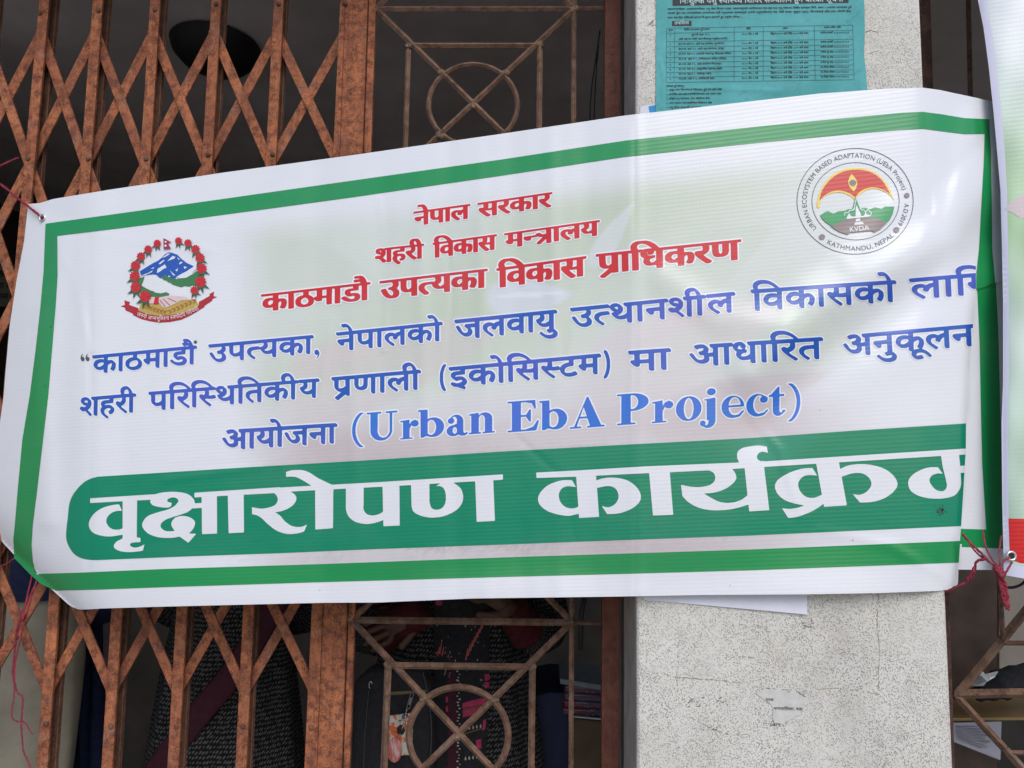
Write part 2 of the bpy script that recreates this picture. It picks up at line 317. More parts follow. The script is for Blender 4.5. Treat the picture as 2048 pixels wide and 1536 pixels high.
# ------------------------------------------------------------------ printed art (outlines in photo pixels, delta coded)
GLYPHS = {   # letter outlines, thousandths of an em: code point: (advance, loops of x,y)
 40: (323, [[167,232,171,320,183,404,203,482,231,557,267,628,311,694,258,694,202,630,155,559,116,482,88,400,70,316,64,232,70,148,88,64,116,-18,155,-95,202,-166,258,-230,311,-230,267,-164,231,-93,203,-18,183,60,171,144]]),
 41: (323, [[156,232,152,144,140,60,120,-18,92,-93,56,-164,12,-230,65,-230,121,-166,168,-95,207,-18,235,64,253,148,259,232,253,316,235,400,207,482,168,559,121,630,65,694,12,694,56,628,92,557,120,482,140,404,152,320]]),
 44: (219, [[59,-118,95,-104,124,-84,147,-59,173,-3,176,26,167,77,142,111,125,120,105,123,75,116,48,82,52,37,69,18,95,10,98,-9,93,-50,74,-86,59,-99]]),
 46: (219, [[109,111,93,109,67,93,51,67,49,51,51,35,67,9,93,-7,109,-9,125,-7,151,9,167,35,169,51,167,67,151,93,125,109]]),
 48: (500, [[470,341,463,440,442,525,410,595,366,647,312,680,250,691,188,680,134,647,90,595,58,525,37,440,30,341,37,242,58,157,90,87,134,35,188,2,250,-9,312,2,366,35,410,87,442,157,463,242],[372,341,368,266,357,203,340,152,315,115,285,92,250,84,215,92,185,115,160,152,143,203,132,266,132,416,143,479,160,530,185,567,215,590,250,598,285,590,315,567,340,530,357,479,368,416]]),
 49: (500, [[300,682,202,682,202,0,300,0]]),
 50: (500, [[466,93,205,93,328,249,368,312,396,369,412,424,417,478,410,538,390,589,359,632,318,664,267,684,209,691,128,675,48,626,48,503,75,534,127,575,152,587,202,595,234,591,262,578,286,559,304,534,315,502,319,467,307,393,271,321,200,216,34,7,34,0,466,0]]),
 57: (500, [[187,-9,263,47,329,115,384,191,426,274,452,358,461,442,454,510,433,570,400,620,356,658,304,682,244,691,185,683,134,661,93,628,62,586,43,539,36,489,43,436,62,388,92,348,131,317,177,297,229,290,284,298,335,319,298,231,267,187,181,102,127,63],[134,490,149,546,188,584,246,598,276,594,304,581,344,536,360,475,355,420,282,387,219,387,192,398,150,436,138,462]]),
 58: (219, [[109,458,93,456,67,440,51,414,49,398,51,382,67,356,93,340,109,338,125,340,151,356,167,382,169,398,167,414,151,440,125,456],[109,111,93,109,67,93,51,67,49,51,51,35,67,9,93,-7,109,-9,125,-7,151,9,167,35,169,51,167,67,151,93,125,109]]),
 65: (667, [[362,686,293,686,0,0,100,0,186,201,476,201,567,0,667,0],[326,536,436,289,224,289]]),
 66: (563, [[75,0,309,0,386,8,446,28,490,60,520,98,538,139,543,182,538,226,523,265,499,298,467,326,427,347,379,360,438,397,458,419,472,445,483,508,478,551,461,591,433,627,393,656,340,675,273,682,75,682],[173,594,303,590,334,581,356,566,371,546,382,499,378,466,366,438,346,417,318,402,282,393,173,390],[173,302,338,298,376,288,405,272,426,251,438,225,442,196,430,145,412,123,385,105,347,92,173,88]]),
 67: (708, [[656,635,530,678,422,691,319,679,229,644,154,589,97,517,61,430,48,331,58,256,86,179,136,107,207,47,300,6,416,-9,467,-7,554,8,663,51,663,158,584,116,544,101,464,83,425,81,348,90,281,114,226,153,184,205,158,268,149,340,158,411,185,474,226,527,281,567,347,592,421,601,460,599,537,584,656,530]]),
 68: (750, [[76,0,342,0,447,13,536,50,607,105,660,175,693,255,704,341,695,422,666,501,617,572,547,629,455,668,341,682,76,682],[174,594,325,594,412,585,482,559,536,519,573,468,596,407,603,341,598,293,582,238,550,183,499,135,427,101,330,88,174,88]]),
 69: (500, [[462,682,75,682,75,0,471,0,471,88,173,88,173,300,452,300,452,388,173,388,173,594,462,594]]),
 72: (729, [[653,682,555,682,555,385,173,385,173,682,75,682,75,0,173,0,173,297,555,297,555,0,653,0]]),
 73: (250, [[174,682,76,682,76,0,174,0]]),
 75: (656, [[285,359,582,682,460,682,173,370,173,682,75,682,75,0,173,0,173,337,520,0,655,0]]),
 76: (490, [[172,682,74,682,74,0,480,0,480,88,172,88]]),
 77: (781, [[709,682,618,682,391,402,165,682,73,682,73,0,171,0,171,531,383,267,399,267,611,531,611,0,709,0]]),
 78: (781, [[706,682,614,682,614,154,152,682,74,682,74,0,166,0,166,525,622,0,706,0]]),
 79: (823, [[45,341,56,251,90,168,143,97,216,41,305,4,409,-9,516,4,607,41,680,97,734,168,767,251,778,341,766,433,733,516,679,587,606,642,516,678,411,691,307,678,218,642,145,587,91,516,57,433],[146,341,155,412,181,475,222,527,275,567,339,592,411,601,484,592,548,567,601,527,642,475,668,412,677,341,668,270,642,207,601,155,548,115,484,90,411,81,339,90,275,115,222,155,181,207,155,270]]),
 80: (510, [[70,682,70,0,168,0,168,295,342,302,400,321,444,350,476,389,494,435,500,486,494,538,477,585,447,624,406,655,351,675,283,682],[168,594,283,594,322,590,353,578,374,561,397,515,395,458,384,432,366,411,343,396,313,386,168,383]]),
 82: (604, [[77,682,77,0,175,0,175,296,240,294,265,287,321,243,397,140,487,0,604,0,439,246,388,302,359,324,421,363,460,419,473,491,466,546,446,593,413,631,368,659,314,676,249,682],[175,598,281,595,315,586,340,570,358,550,372,495,361,441,345,418,320,400,284,388,175,384]]),
 83: (458, [[399,643,350,670,299,686,247,691,188,685,138,668,97,642,66,606,47,561,40,509,62,428,116,368,258,275,313,226,335,165,323,126,308,108,259,83,224,79,159,90,128,104,70,148,44,178,44,54,102,19,199,-7,287,-3,333,15,372,43,401,80,420,125,426,176,404,268,350,333,208,422,153,466,131,522,135,545,161,580,209,600,239,603,314,588,370,556,399,532]]),
 84: (604, [[587,682,17,682,17,594,253,594,253,0,351,0,351,594,587,594]]),
 85: (708, [[648,682,550,682,549,254,534,176,507,136,468,108,415,88,347,81,291,87,242,107,200,139,176,172,160,244,159,682,61,682,61,258,72,174,103,106,149,55,207,19,274,-2,345,-9,438,0,514,26,573,67,615,122,640,190,648,268]]),
 86: (604, [[604,682,507,682,303,203,98,682,0,682,295,-6,315,-6]]),
 89: (604, [[301,447,118,682,0,682,253,361,253,0,351,0,351,360,604,682,486,682]]),
 98: (500, [[148,682,59,682,59,25,109,7,166,-5,226,-9,296,-2,355,20,402,56,437,103,459,163,466,234,459,295,441,349,411,394,372,429,325,450,272,458,228,454,188,440,148,417],[148,332,199,368,250,378,285,373,316,358,341,335,359,304,371,266,375,221,370,181,357,145,336,116,309,94,276,80,238,75,148,89]]),
 99: (438, [[393,427,331,450,288,457,199,450,145,428,101,392,68,344,48,285,41,216,49,154,70,99,105,54,150,20,206,-2,269,-9,342,-1,403,17,403,105,341,82,303,76,241,80,204,93,174,115,151,144,137,181,132,224,136,267,150,304,170,334,198,357,231,371,269,376,307,372,347,358,393,332]]),
 101: (479, [[438,130,386,101,334,82,281,76,241,80,207,91,178,110,156,136,140,170,130,211,446,211,440,287,422,349,393,397,354,431,307,451,251,458,192,451,141,429,100,395,68,350,48,294,41,230,47,169,66,113,98,64,140,25,194,0,259,-9,357,4,438,44],[132,270,140,303,172,352,221,378,253,381,282,378,328,351,354,302,358,270]]),
 106: (219, [[150,449,61,449,59,-90,42,-128,-6,-164,61,-230,110,-193,128,-168,148,-103],[159,585,143,622,106,638,69,622,53,585,69,548,106,532,143,548]]),
 111: (552, [[273,458,209,450,152,427,104,392,68,346,44,291,36,229,44,164,67,106,103,58,150,22,208,-1,273,-9,341,-1,400,21,448,57,485,104,508,162,516,229,508,292,484,348,447,393,399,428,340,450],[272,378,314,373,351,358,382,336,405,306,420,269,425,228,420,183,406,144,384,113,353,90,316,76,272,71,231,76,196,91,167,114,146,146,132,184,127,229,132,270,146,306,168,336,197,358,232,373]]),
 114: (396, [[69,449,69,0,158,0,158,235,173,305,190,333,212,354,238,368,267,373,306,361,350,329,397,406,361,435,326,452,269,455,226,432,158,346,158,449]]),
 116: (333, [[167,542,0,379,0,369,78,369,78,132,82,93,94,59,115,31,143,10,180,-4,240,-8,332,21,332,104,280,79,231,71,203,77,178,98,167,139,167,369,309,369,309,449,167,449]]),
 2305: (184, [[-188,847,-174,882,-139,896,-104,882,-89,847,-104,812,-139,797,-174,812],[69,863,38,778,-8,722,-67,690,-138,680,-206,691,-264,724,-313,781,-352,863,-283,887,-255,826,-223,782,-184,756,-135,747,-84,756,-59,773,-32,813,-5,889]]),
 2306: (17, [[-185,772,-181,794,-168,813,-130,830,-109,826,-91,813,-75,772,-91,731,-109,718,-130,714,-168,731]]),
 2307: (272, [[78,435,82,459,96,480,116,494,139,499,162,494,182,480,196,459,200,435,196,411,182,390,162,376,139,371,116,376,96,390,82,411],[78,118,82,142,96,163,116,177,139,182,162,177,182,163,196,142,200,118,196,94,182,73,162,59,139,54,116,59,96,73,82,94]]),
 2309: (764, [[470,218,459,157,438,126,409,104,354,84,284,82,231,96,182,124,137,168,71,267,29,356,100,382,145,287,176,236,210,196,246,168,305,153,349,161,380,185,391,227,377,283,328,339,318,347,260,341,255,411,313,418,360,443,379,482,370,533,340,555,290,562,235,552,171,525,146,594,224,624,282,632,346,628,403,605,441,565,454,532,459,495,442,426,392,375,412,355,507,350,594,363,594,551,521,551,521,622,779,622,779,551,675,551,675,0,594,0,594,290,523,280,455,282]]),
 2310: (1023, [[470,218,459,157,438,126,409,104,354,84,284,82,231,96,182,124,137,168,71,267,29,356,100,382,145,287,176,236,210,196,246,168,305,153,349,161,380,185,391,227,377,283,328,339,318,347,260,341,255,411,313,418,360,443,379,482,370,533,340,555,290,562,235,552,171,525,146,594,224,624,282,632,346,628,403,605,441,565,454,532,459,495,442,426,392,375,412,355,507,350,594,363,594,551,521,551,521,622,1038,622,1038,551,934,551,934,0,853,0,853,551,675,551,675,0,594,0,594,290,523,280,455,282]]),
 2311: (491, [[271,222,213,215,161,197,146,207,105,239,72,276,54,319,51,370,72,418,121,451,190,464,314,465,314,551,0,551,0,622,505,622,505,551,395,551,395,394,172,392,145,381,130,354,136,318,174,277,257,294,343,285,398,256,435,212,447,154,442,114,429,80,406,52,374,30,289,4,415,-40,382,-110,176,1,95,14,63,30,52,46,48,65,54,91,66,106,85,114,128,111,194,70,211,68,281,73,339,96,356,115,365,139,360,182,349,198,323,214]]),
 2312: (491, [[271,222,213,215,161,197,146,207,105,239,72,276,54,319,51,370,72,418,121,451,190,464,314,465,314,551,0,551,0,622,505,622,505,551,395,551,395,394,172,392,145,381,130,354,136,318,174,277,257,294,343,285,398,256,435,212,447,154,442,114,429,80,406,52,374,30,289,4,415,-40,382,-110,176,1,95,14,63,30,52,46,48,65,54,91,66,106,85,114,128,111,194,70,211,68,281,73,339,96,356,115,365,139,360,182,349,198,323,214],[293,615,258,688,243,750,248,803,274,850,320,881,377,895,448,892,504,872,482,806,440,823,405,827,370,821,344,804,325,769,324,725,341,672,375,615]]),
 2313: (548, [[0,622,563,622,563,551,453,551,481,495,483,435,465,385,450,364,406,328,470,254,496,190,493,106,476,68,450,38,402,12,344,0,272,8,220,30,169,71,120,130,74,210,29,313,100,338,173,181,209,133,248,97,305,75,346,76,378,87,402,108,411,131,413,174,404,212,375,258,329,301,264,294,259,364,341,376,388,409,400,433,404,463,400,491,384,523,351,551,0,551]]),
 2319: (553, [[568,551,474,551,473,348,460,280,441,246,411,219,372,201,323,192,307,266,363,285,389,328,393,551,160,551,161,299,176,230,194,206,230,179,424,63,460,30,479,-7,486,-53,482,-92,439,-184,367,-142,402,-70,401,-37,388,-12,344,23,156,137,120,171,100,201,86,240,79,294,79,551,0,551,0,622,568,622]]),
 2324: (1023, [[470,218,459,157,438,126,409,104,354,84,284,82,231,96,182,124,137,168,71,267,29,356,100,382,145,287,176,236,210,196,246,168,305,153,349,161,380,185,391,227,377,283,328,339,318,347,260,341,255,411,313,418,360,443,379,482,370,533,340,555,290,562,235,552,171,525,146,594,224,624,282,632,346,628,403,605,441,565,454,532,459,495,442,426,392,375,412,355,507,350,594,363,594,551,521,551,521,622,1038,622,1038,551,934,551,934,0,853,0,853,551,675,551,675,0,594,0,594,290,523,280,455,282],[844,615,794,674,750,698,683,702,621,682,595,751,678,772,726,771,765,758,799,735,840,694,807,764,774,805,752,819,717,827,673,824,637,813,614,882,672,894,739,893,798,870,836,836,880,762,929,615]]),
 2325: (762, [[777,551,452,551,452,349,505,386,547,398,590,398,628,389,661,370,688,343,706,307,716,239,709,175,689,107,651,39,579,80,620,154,636,237,622,299,602,320,584,327,562,330,526,322,489,298,452,258,452,0,371,0,371,174,286,126,242,118,195,120,152,131,112,152,63,208,49,254,46,290,60,362,101,417,141,443,189,459,252,464,339,454,333,381,230,390,198,384,159,365,135,334,128,307,130,260,148,223,190,194,256,190,306,209,371,260,371,551,0,551,0,622,777,622]]),
 2326: (818, [[729,551,729,0,648,0,648,45,558,14,452,8,348,31,249,80,150,164,76,250,44,311,40,338,47,364,75,389,112,393,148,382,181,350,203,380,214,418,212,515,201,551,0,551,0,622,833,622,833,551],[534,232,588,242,648,280,648,551,281,551,294,509,298,458,282,364,263,328,237,298,166,253,214,201,288,140,340,110,396,90,458,80,532,82,585,93,636,115,648,122,648,198,571,168,521,164,476,169,436,184,403,207,378,238,361,276,356,319,361,364,389,418,421,445,460,463,550,472,616,463,610,394,540,404,485,394,449,365,438,330,440,290,456,260,484,241]]),
 2327: (563, [[208,551,208,226,196,193,174,180,134,183,98,206,60,250,42,299,44,329,60,349,82,357,127,359,127,551,0,551,0,622,578,622,578,551,474,551,474,0,393,0,393,551]]),
 2329: (647, [[358,222,300,215,248,197,233,206,181,250,151,289,138,335,138,370,159,418,208,451,277,464,401,465,401,551,0,551,0,622,662,622,662,551,482,551,482,394,265,393,235,383,219,361,223,318,261,277,326,292,409,290,468,268,512,228,533,175,529,111,500,58,467,30,424,11,369,1,305,1,244,11,188,31,136,59,89,94,25,158,86,207,163,132,223,97,289,78,372,76,424,94,440,109,450,128,452,163,447,182,428,204,399,218],[511,337,526,376,563,392,600,376,615,337,600,298,583,286,563,282,526,298]]),
 2330: (634, [[649,551,545,551,545,0,465,0,465,165,403,133,349,120,292,119,227,137,190,161,163,193,142,252,141,285,150,321,185,371,38,369,38,441,389,440,382,370,314,367,269,353,230,315,221,274,234,226,270,198,333,189,390,203,465,260,465,551,0,551,0,622,649,622]]),
 2331: (701, [[296,70,346,74,415,92,475,125,523,170,548,205,570,266,573,325,558,377,534,405,500,418,458,414,434,395,425,348,442,309,485,278,535,261,502,198,453,215,414,237,373,277,351,322,347,356,354,400,374,438,408,466,455,481,455,551,0,551,0,622,715,622,715,551,535,551,535,477,595,447,638,391,652,331,647,251,619,177,571,111,505,56,422,18,323,1,237,5,188,18,135,56,106,107,101,147,111,198,132,231,75,273,46,332,44,378,63,427,104,461,160,479,225,482,288,473,282,404,219,415,163,408,134,386,124,350,139,311,181,287,202,281,254,290,308,287,302,217,247,216,206,200,192,187,182,148,190,113,213,89,249,75]]),
 2332: (742, [[653,551,653,0,572,0,572,370,378,373,420,329,448,276,457,233,453,176,430,131,394,100,348,84,292,81,258,88,209,110,147,169,88,264,31,401,102,426,165,276,215,201,268,161,306,153,335,157,370,184,378,242,371,270,348,310,273,377,302,441,572,441,572,551,0,551,0,622,757,622,757,551]]),
 2333: (756, [[271,222,213,215,161,197,146,207,105,239,72,276,54,319,51,370,60,400,76,424,129,455,186,464,314,465,314,551,0,551,0,622,771,622,771,551,667,551,667,0,586,0,586,209,512,198,438,202,446,133,437,96,418,65,374,30,289,4,415,-40,382,-110,176,1,108,10,72,24,52,46,48,72,57,96,78,112,128,111,194,70,211,68,298,77,349,105,362,126,366,153,355,190,323,214],[480,268,586,283,586,551,395,551,395,394,178,393,148,383,132,361,136,318,174,277,222,290,289,294,400,273]]),
 2334: (742, [[192,420,287,444,377,438,429,412,456,386,475,354,485,315,555,325,572,332,572,551,0,551,0,622,756,622,756,551,653,551,653,0,572,0,572,256,483,245,468,201,442,168,397,138,335,121,272,120,219,131,170,155,126,190,65,269,29,338,98,365,126,309,169,247,199,220,233,202,294,192,343,198,380,218,408,260,408,315,382,353,351,368,305,373,265,366,219,348]]),
 2335: (504, [[519,551,371,551,371,349,259,345,197,327,150,290,128,236,128,185,141,146,164,116,194,94,256,76,317,75,375,86,455,121,482,47,372,9,286,0,200,12,129,46,88,85,60,136,46,220,54,280,80,330,135,379,207,410,290,420,290,551,0,551,0,622,519,622]]),
 2336: (585, [[600,551,371,551,371,414,442,377,479,346,519,288,534,245,539,198,531,135,516,100,482,58,436,28,380,9,319,1,261,2,166,25,94,77,63,125,48,183,47,238,61,296,92,343,152,389,227,414,290,420,290,551,0,551,0,622,600,622],[293,72,358,80,411,102,446,142,457,179,455,231,438,273,407,311,343,349,262,346,187,321,148,285,128,235,131,167,159,118,208,87]]),
 2337: (577, [[358,222,300,215,248,197,233,207,192,239,159,276,141,319,138,370,159,418,208,451,277,464,401,465,401,551,0,551,0,622,592,622,592,551,482,551,482,394,259,392,232,381,217,354,223,318,261,277,326,292,386,293,450,277,500,243,529,194,533,132,522,93,485,44,447,19,397,5,305,1,244,11,188,31,136,59,89,94,25,158,86,207,163,132,223,97,289,78,372,76,424,94,440,109,450,128,452,163,447,183,428,204,399,218]]),
 2339: (723, [[634,551,634,0,553,0,553,551,420,551,419,294,401,222,370,183,331,160,281,148,221,148,149,172,114,205,99,231,80,318,79,551,0,551,0,622,737,622,737,551],[249,217,304,231,332,274,339,327,339,551,160,551,160,329,167,276,178,251,195,233,218,221]]),
 2340: (570, [[481,551,481,0,400,0,400,328,254,327,200,322,164,309,137,284,127,251,130,205,152,158,191,111,271,40,217,-12,119,81,68,151,48,211,51,286,86,345,150,383,230,398,400,399,400,551,0,551,0,622,584,622,584,551]]),
 2341: (642, [[553,551,553,0,472,0,472,180,375,138,308,132,254,137,206,154,164,180,128,218,101,265,83,322,185,356,216,378,245,418,254,483,245,523,232,542,205,562,163,568,130,556,116,535,116,505,134,480,195,461,187,391,112,413,72,441,50,483,47,537,55,568,82,604,123,625,155,631,199,630,238,620,274,601,304,572,325,535,335,487,332,423,318,383,296,349,266,320,182,274,234,220,268,207,314,203,390,217,472,275,472,551,390,551,390,622,656,622,656,551]]),
 2342: (520, [[413,-58,342,73,245,71,149,98,113,121,83,151,51,219,46,272,50,313,79,377,113,410,167,438,234,453,295,456,295,551,0,551,0,622,534,622,534,551,376,551,376,385,275,383,201,369,153,338,135,309,127,282,130,229,153,186,197,155,237,144,312,141,306,176,311,206,327,226,349,236,399,237,438,216,458,181,459,142,446,112,410,86,480,-24]]),
 2343: (615, [[630,551,526,551,526,0,445,0,445,150,365,112,283,103,213,113,175,131,144,158,123,191,111,251,120,303,148,348,105,370,72,402,55,427,43,475,43,512,52,548,70,579,97,605,147,628,220,629,263,613,302,572,311,531,307,500,271,443,210,482,224,500,230,526,223,550,206,565,175,567,150,558,125,530,117,500,118,469,127,444,164,412,223,397,276,405,333,402,326,332,282,332,241,324,211,305,194,277,192,241,204,209,229,187,278,174,326,175,369,188,445,245,445,551,383,551,383,622,630,622]]),
 2344: (555, [[0,622,569,622,569,551,466,551,466,0,385,0,385,298,204,298,198,213,180,194,153,188,120,197,85,224,50,270,38,309,46,350,78,367,385,369,385,551,0,551]]),
 2346: (568, [[479,551,479,0,398,0,398,191,323,155,241,146,204,152,161,169,113,213,91,258,82,301,79,551,0,551,0,622,583,622,583,551],[398,551,160,551,163,304,175,261,198,233,247,218,302,222,349,242,398,280]]),
 2347: (771, [[460,551,460,349,504,381,555,398,599,398,654,381,696,343,715,307,724,264,721,192,698,107,660,39,588,80,634,168,645,223,643,266,631,299,610,320,570,330,534,322,498,298,460,257,460,0,379,0,379,193,312,156,235,146,166,166,132,190,110,217,90,262,82,302,79,551,0,551,0,622,786,622,786,551],[160,551,161,327,174,259,204,227,235,218,274,219,321,234,379,278,379,551]]),
 2348: (571, [[585,551,482,551,482,0,401,0,401,165,308,124,205,120,126,146,71,198,57,224,47,269,48,314,61,362,106,418,151,444,204,459,270,464,369,454,363,385,293,394,230,392,365,224,401,256,401,551,0,551,0,622,585,622],[127,287,142,229,184,195,242,184,308,195,168,370,137,335]]),
 2349: (703, [[174,632,250,618,284,594,307,563,329,492,332,321,533,321,533,551,402,551,402,622,717,622,717,551,614,551,614,0,533,0,533,250,332,250,326,177,312,161,290,151,243,164,188,216,165,265,170,300,196,318,253,321,252,468,239,527,216,555,183,567,139,562,116,534,117,504,138,478,169,466,218,460,210,389,143,401,90,426,57,464,46,520,50,556,72,596,111,620]]),
 2350: (598, [[509,551,509,0,428,0,428,250,207,250,201,177,188,161,165,151,119,164,69,209,44,251,39,284,48,304,64,315,126,321,126,551,0,551,0,622,612,622,612,551],[428,551,207,551,207,321,428,321]]),
 2351: (580, [[595,622,595,551,491,551,491,0,410,0,410,179,330,142,253,132,172,147,108,192,62,263,38,353,92,369,139,398,157,430,157,484,123,551,0,551,0,622],[129,301,170,236,202,214,228,206,275,204,320,212,391,256,410,274,410,551,211,551,227,516,239,463,237,411,228,381,191,333]]),
 2352: (409, [[395,42,341,-12,230,87,138,181,75,256,44,311,44,358,55,376,75,389,104,393,134,388,181,349,231,389,248,420,256,455,252,506,239,551,0,551,0,622,424,622,424,551,320,551,332,510,335,440,326,392,306,353,254,300,167,254,272,146]]),
 2354: (678, [[0,551,0,622,693,622,693,551,589,551,589,0,508,0,508,355,462,351,420,327,382,276,356,208,279,232,311,313,279,334,238,350,196,352,164,343,141,322,128,294,127,258,148,198,197,139,309,40,255,-12,106,129,64,191,48,240,48,308,62,350,87,382,131,410,192,426,246,422,297,406,354,370,419,412,508,426,508,551]]),
 2357: (556, [[571,551,467,551,467,0,387,0,387,165,297,124,198,120,124,146,70,198,52,238,47,269,48,314,60,362,104,418,146,444,196,459,260,464,354,454,349,381,239,390,204,384,162,364,136,331,128,303,130,256,149,221,193,194,268,190,324,210,387,260,387,551,0,551,0,622,571,622]]),
 2358: (680, [[122,189,80,197,50,220,40,255,48,287,64,304,95,314,142,306,191,276,236,299,273,335,291,366,301,402,304,461,292,508,254,551,199,566,158,557,145,542,138,516,156,472,196,450,270,440,253,370,171,385,129,405,87,447,67,498,70,549,102,600,145,624,204,632,264,622,318,594,350,560,373,516,384,440,375,374,350,312,308,260,254,221,341,134,414,43,350,-1,258,118,179,194],[591,551,591,0,510,0,510,551,421,551,421,622,695,622,695,551]]),
 2359: (578, [[593,622,593,551,489,551,489,0,408,0,408,191,328,156,241,146,204,152,161,169,113,213,91,258,82,301,79,551,0,551,0,622],[408,551,205,551,408,287],[189,240,219,223,271,217,313,225,360,245,159,507,162,304,172,266]]),
 2360: (676, [[587,551,587,0,506,0,506,266,448,254,366,251,292,258,212,277,167,253,264,146,380,42,326,-12,220,87,133,181,66,266,42,317,44,358,55,376,75,389,104,393,134,388,181,350,194,364,210,398,217,448,214,504,201,551,0,551,0,622,691,622,691,551],[369,322,440,326,506,339,506,551,281,551,296,495,297,431,285,375,262,333]]),
 2361: (531, [[321,69,372,92,397,120,402,160,383,200,351,219,301,228,238,226,188,209,163,190,142,154,138,114,150,64,196,0,302,-89,248,-142,125,-30,80,34,59,105,60,154,69,187,92,225,115,248,78,301,69,361,76,393,91,418,114,438,149,455,203,464,361,465,361,551,0,551,0,622,546,622,546,551,442,551,442,394,197,393,170,385,153,366,153,322,183,284,266,300,347,295,410,272,460,224,479,178,480,134,466,85,447,57,405,24,348,2]]),
 2366: (259, [[170,551,170,0,89,0,89,551,0,551,0,622,273,622,273,551]]),
 2367: (536, [[89,551,0,551,0,622,80,622,54,705,55,749,68,794,93,832,131,863,179,884,235,895,356,888,399,877,479,843,585,763,648,695,704,615,620,615,568,679,515,731,459,772,402,801,344,818,260,823,203,811,161,784,138,746,134,714,141,669,165,622,273,622,273,551,170,551,170,0,89,0]]),
 2368: (311, [[-185,615,-218,714,-219,769,-210,807,-178,854,-146,878,-107,891,-61,896,-6,889,25,876,76,831,118,757,163,622,273,622,273,551,170,551,170,0,89,0,89,551,0,551,0,622,87,622,58,712,28,776,-8,813,-39,824,-82,822,-110,808,-134,771,-139,722,-132,681,-105,615]]),
 2369: (287, [[-248,-12,-174,8,-112,10,-69,1,-20,-28,12,-72,22,-129,10,-184,-10,-215,-41,-241,-81,-258,-129,-267,-189,-267,-275,-248,-324,-222,-370,-188,-455,-100,-394,-57,-308,-146,-232,-186,-173,-196,-125,-194,-98,-188,-63,-163,-51,-122,-54,-102,-68,-79,-93,-64,-131,-57,-180,-62,-222,-79]]),
 2370: (165, [[-63,-245,-135,-265,-197,-267,-240,-258,-290,-228,-322,-183,-333,-126,-328,-90,-301,-43,-271,-17,-233,1,-138,10,-50,-8,38,-62,96,-122,145,-189,83,-228,-8,-117,-46,-88,-87,-68,-132,-58,-187,-59,-224,-70,-252,-99,-258,-140,-242,-175,-217,-189,-178,-196,-137,-192,-88,-175]]),
 2371: (98, [[27,-233,-43,-260,-92,-268,-152,-264,-208,-241,-236,-215,-261,-165,-265,-108,-246,-58,-222,-28,-187,-5,-143,11,-89,18,-82,-48,-145,-64,-174,-85,-191,-121,-186,-161,-158,-186,-111,-197,-56,-190,2,-164]]),
 2375: (241, [[-169,615,-204,723,-240,788,-265,810,-304,822,-342,821,-385,809,-409,882,-351,894,-284,893,-238,878,-199,850,-143,762,-94,615]]),
 2376: (260, [[-179,615,-228,674,-272,698,-340,702,-402,682,-428,751,-345,772,-297,771,-258,758,-224,735,-183,694,-216,764,-249,805,-271,819,-306,827,-350,824,-386,813,-409,882,-351,894,-284,893,-224,870,-187,836,-143,762,-94,615]]),
 2379: (259, [[170,551,170,0,89,0,89,551,0,551,0,622,273,622,273,551],[90,615,55,723,19,788,-6,810,-45,822,-83,821,-126,809,-150,882,-92,894,-25,893,21,878,60,850,116,762,165,615]]),
 2380: (260, [[170,551,170,0,89,0,89,551,0,551,0,622,273,622,273,551],[80,615,30,674,-14,698,-81,702,-143,682,-169,751,-86,772,-38,771,1,758,35,735,76,694,43,764,10,805,-12,819,-47,827,-91,824,-127,813,-150,882,-92,894,-25,893,34,870,72,836,116,762,165,615]]),
 2381: (11, [[-179,-44,-88,-42,-48,-50,4,-74,78,-133,151,-227,94,-268,27,-180,-24,-139,-103,-114,-167,-118]]),
 2404: (379, [[194,622,275,622,275,0,194,0]]),
 2406: (551, [[275,121,203,132,172,146,131,177,100,218,86,249,75,321,86,393,100,424,131,464,156,486,202,509,274,520,347,509,378,494,419,464,450,424,464,392,476,319,465,247,450,216,420,176,380,146,348,132],[273,192,321,201,360,229,386,271,394,322,386,374,362,414,325,440,277,449,230,440,191,412,166,370,157,318,165,267,189,227,226,201]]),
 2407: (551, [[275,632,320,628,374,606,411,567,428,518,425,461,397,399,338,333,241,256,386,139,422,89,433,46,430,4,416,-32,386,-79,321,-30,340,-5,349,22,348,53,334,79,128,254,132,276,293,396,324,430,342,464,348,498,339,534,313,555,276,562,234,552,212,525,212,496,226,472,280,444,231,386,177,418,145,461,134,526,154,579,206,620]]),
 2408: (551, [[477,33,413,-12,322,115,239,208,165,206,136,216,115,235,105,260,106,288,116,309,135,322,159,329,193,325,255,291,307,322,338,359,352,389,359,461,346,508,304,548,260,560,209,559,168,550,110,526,84,595,176,626,282,630,361,603,408,561,431,517,440,481,442,417,434,374,396,299,352,255,316,233,390,151]]),
 2409: (551, [[90,594,183,627,274,631,319,623,357,607,386,583,406,553,417,498,410,452,391,414,358,384,400,362,435,321,449,271,446,224,436,195,407,155,365,124,329,108,442,-25,377,-67,254,91,162,91,128,111,112,142,119,185,150,208,182,212,210,206,274,167,327,186,357,217,366,248,364,282,349,311,331,326,264,346,193,340,189,411,270,418,315,439,337,479,332,525,306,551,252,562,195,555,115,525]]),
 2410: (551, [[428,127,418,76,400,48,357,14,320,2,277,-2,223,5,176,27,142,61,121,118,128,183,157,240,225,320,128,425,80,499,63,564,69,632,154,617,148,563,163,511,202,454,275,375,348,456,392,522,406,569,399,617,483,632,489,562,470,495,421,424,327,322,378,263,408,216,422,178],[200,138,204,112,223,84,274,69,304,74,328,88,343,110,348,136,332,194,274,266,217,195]]),
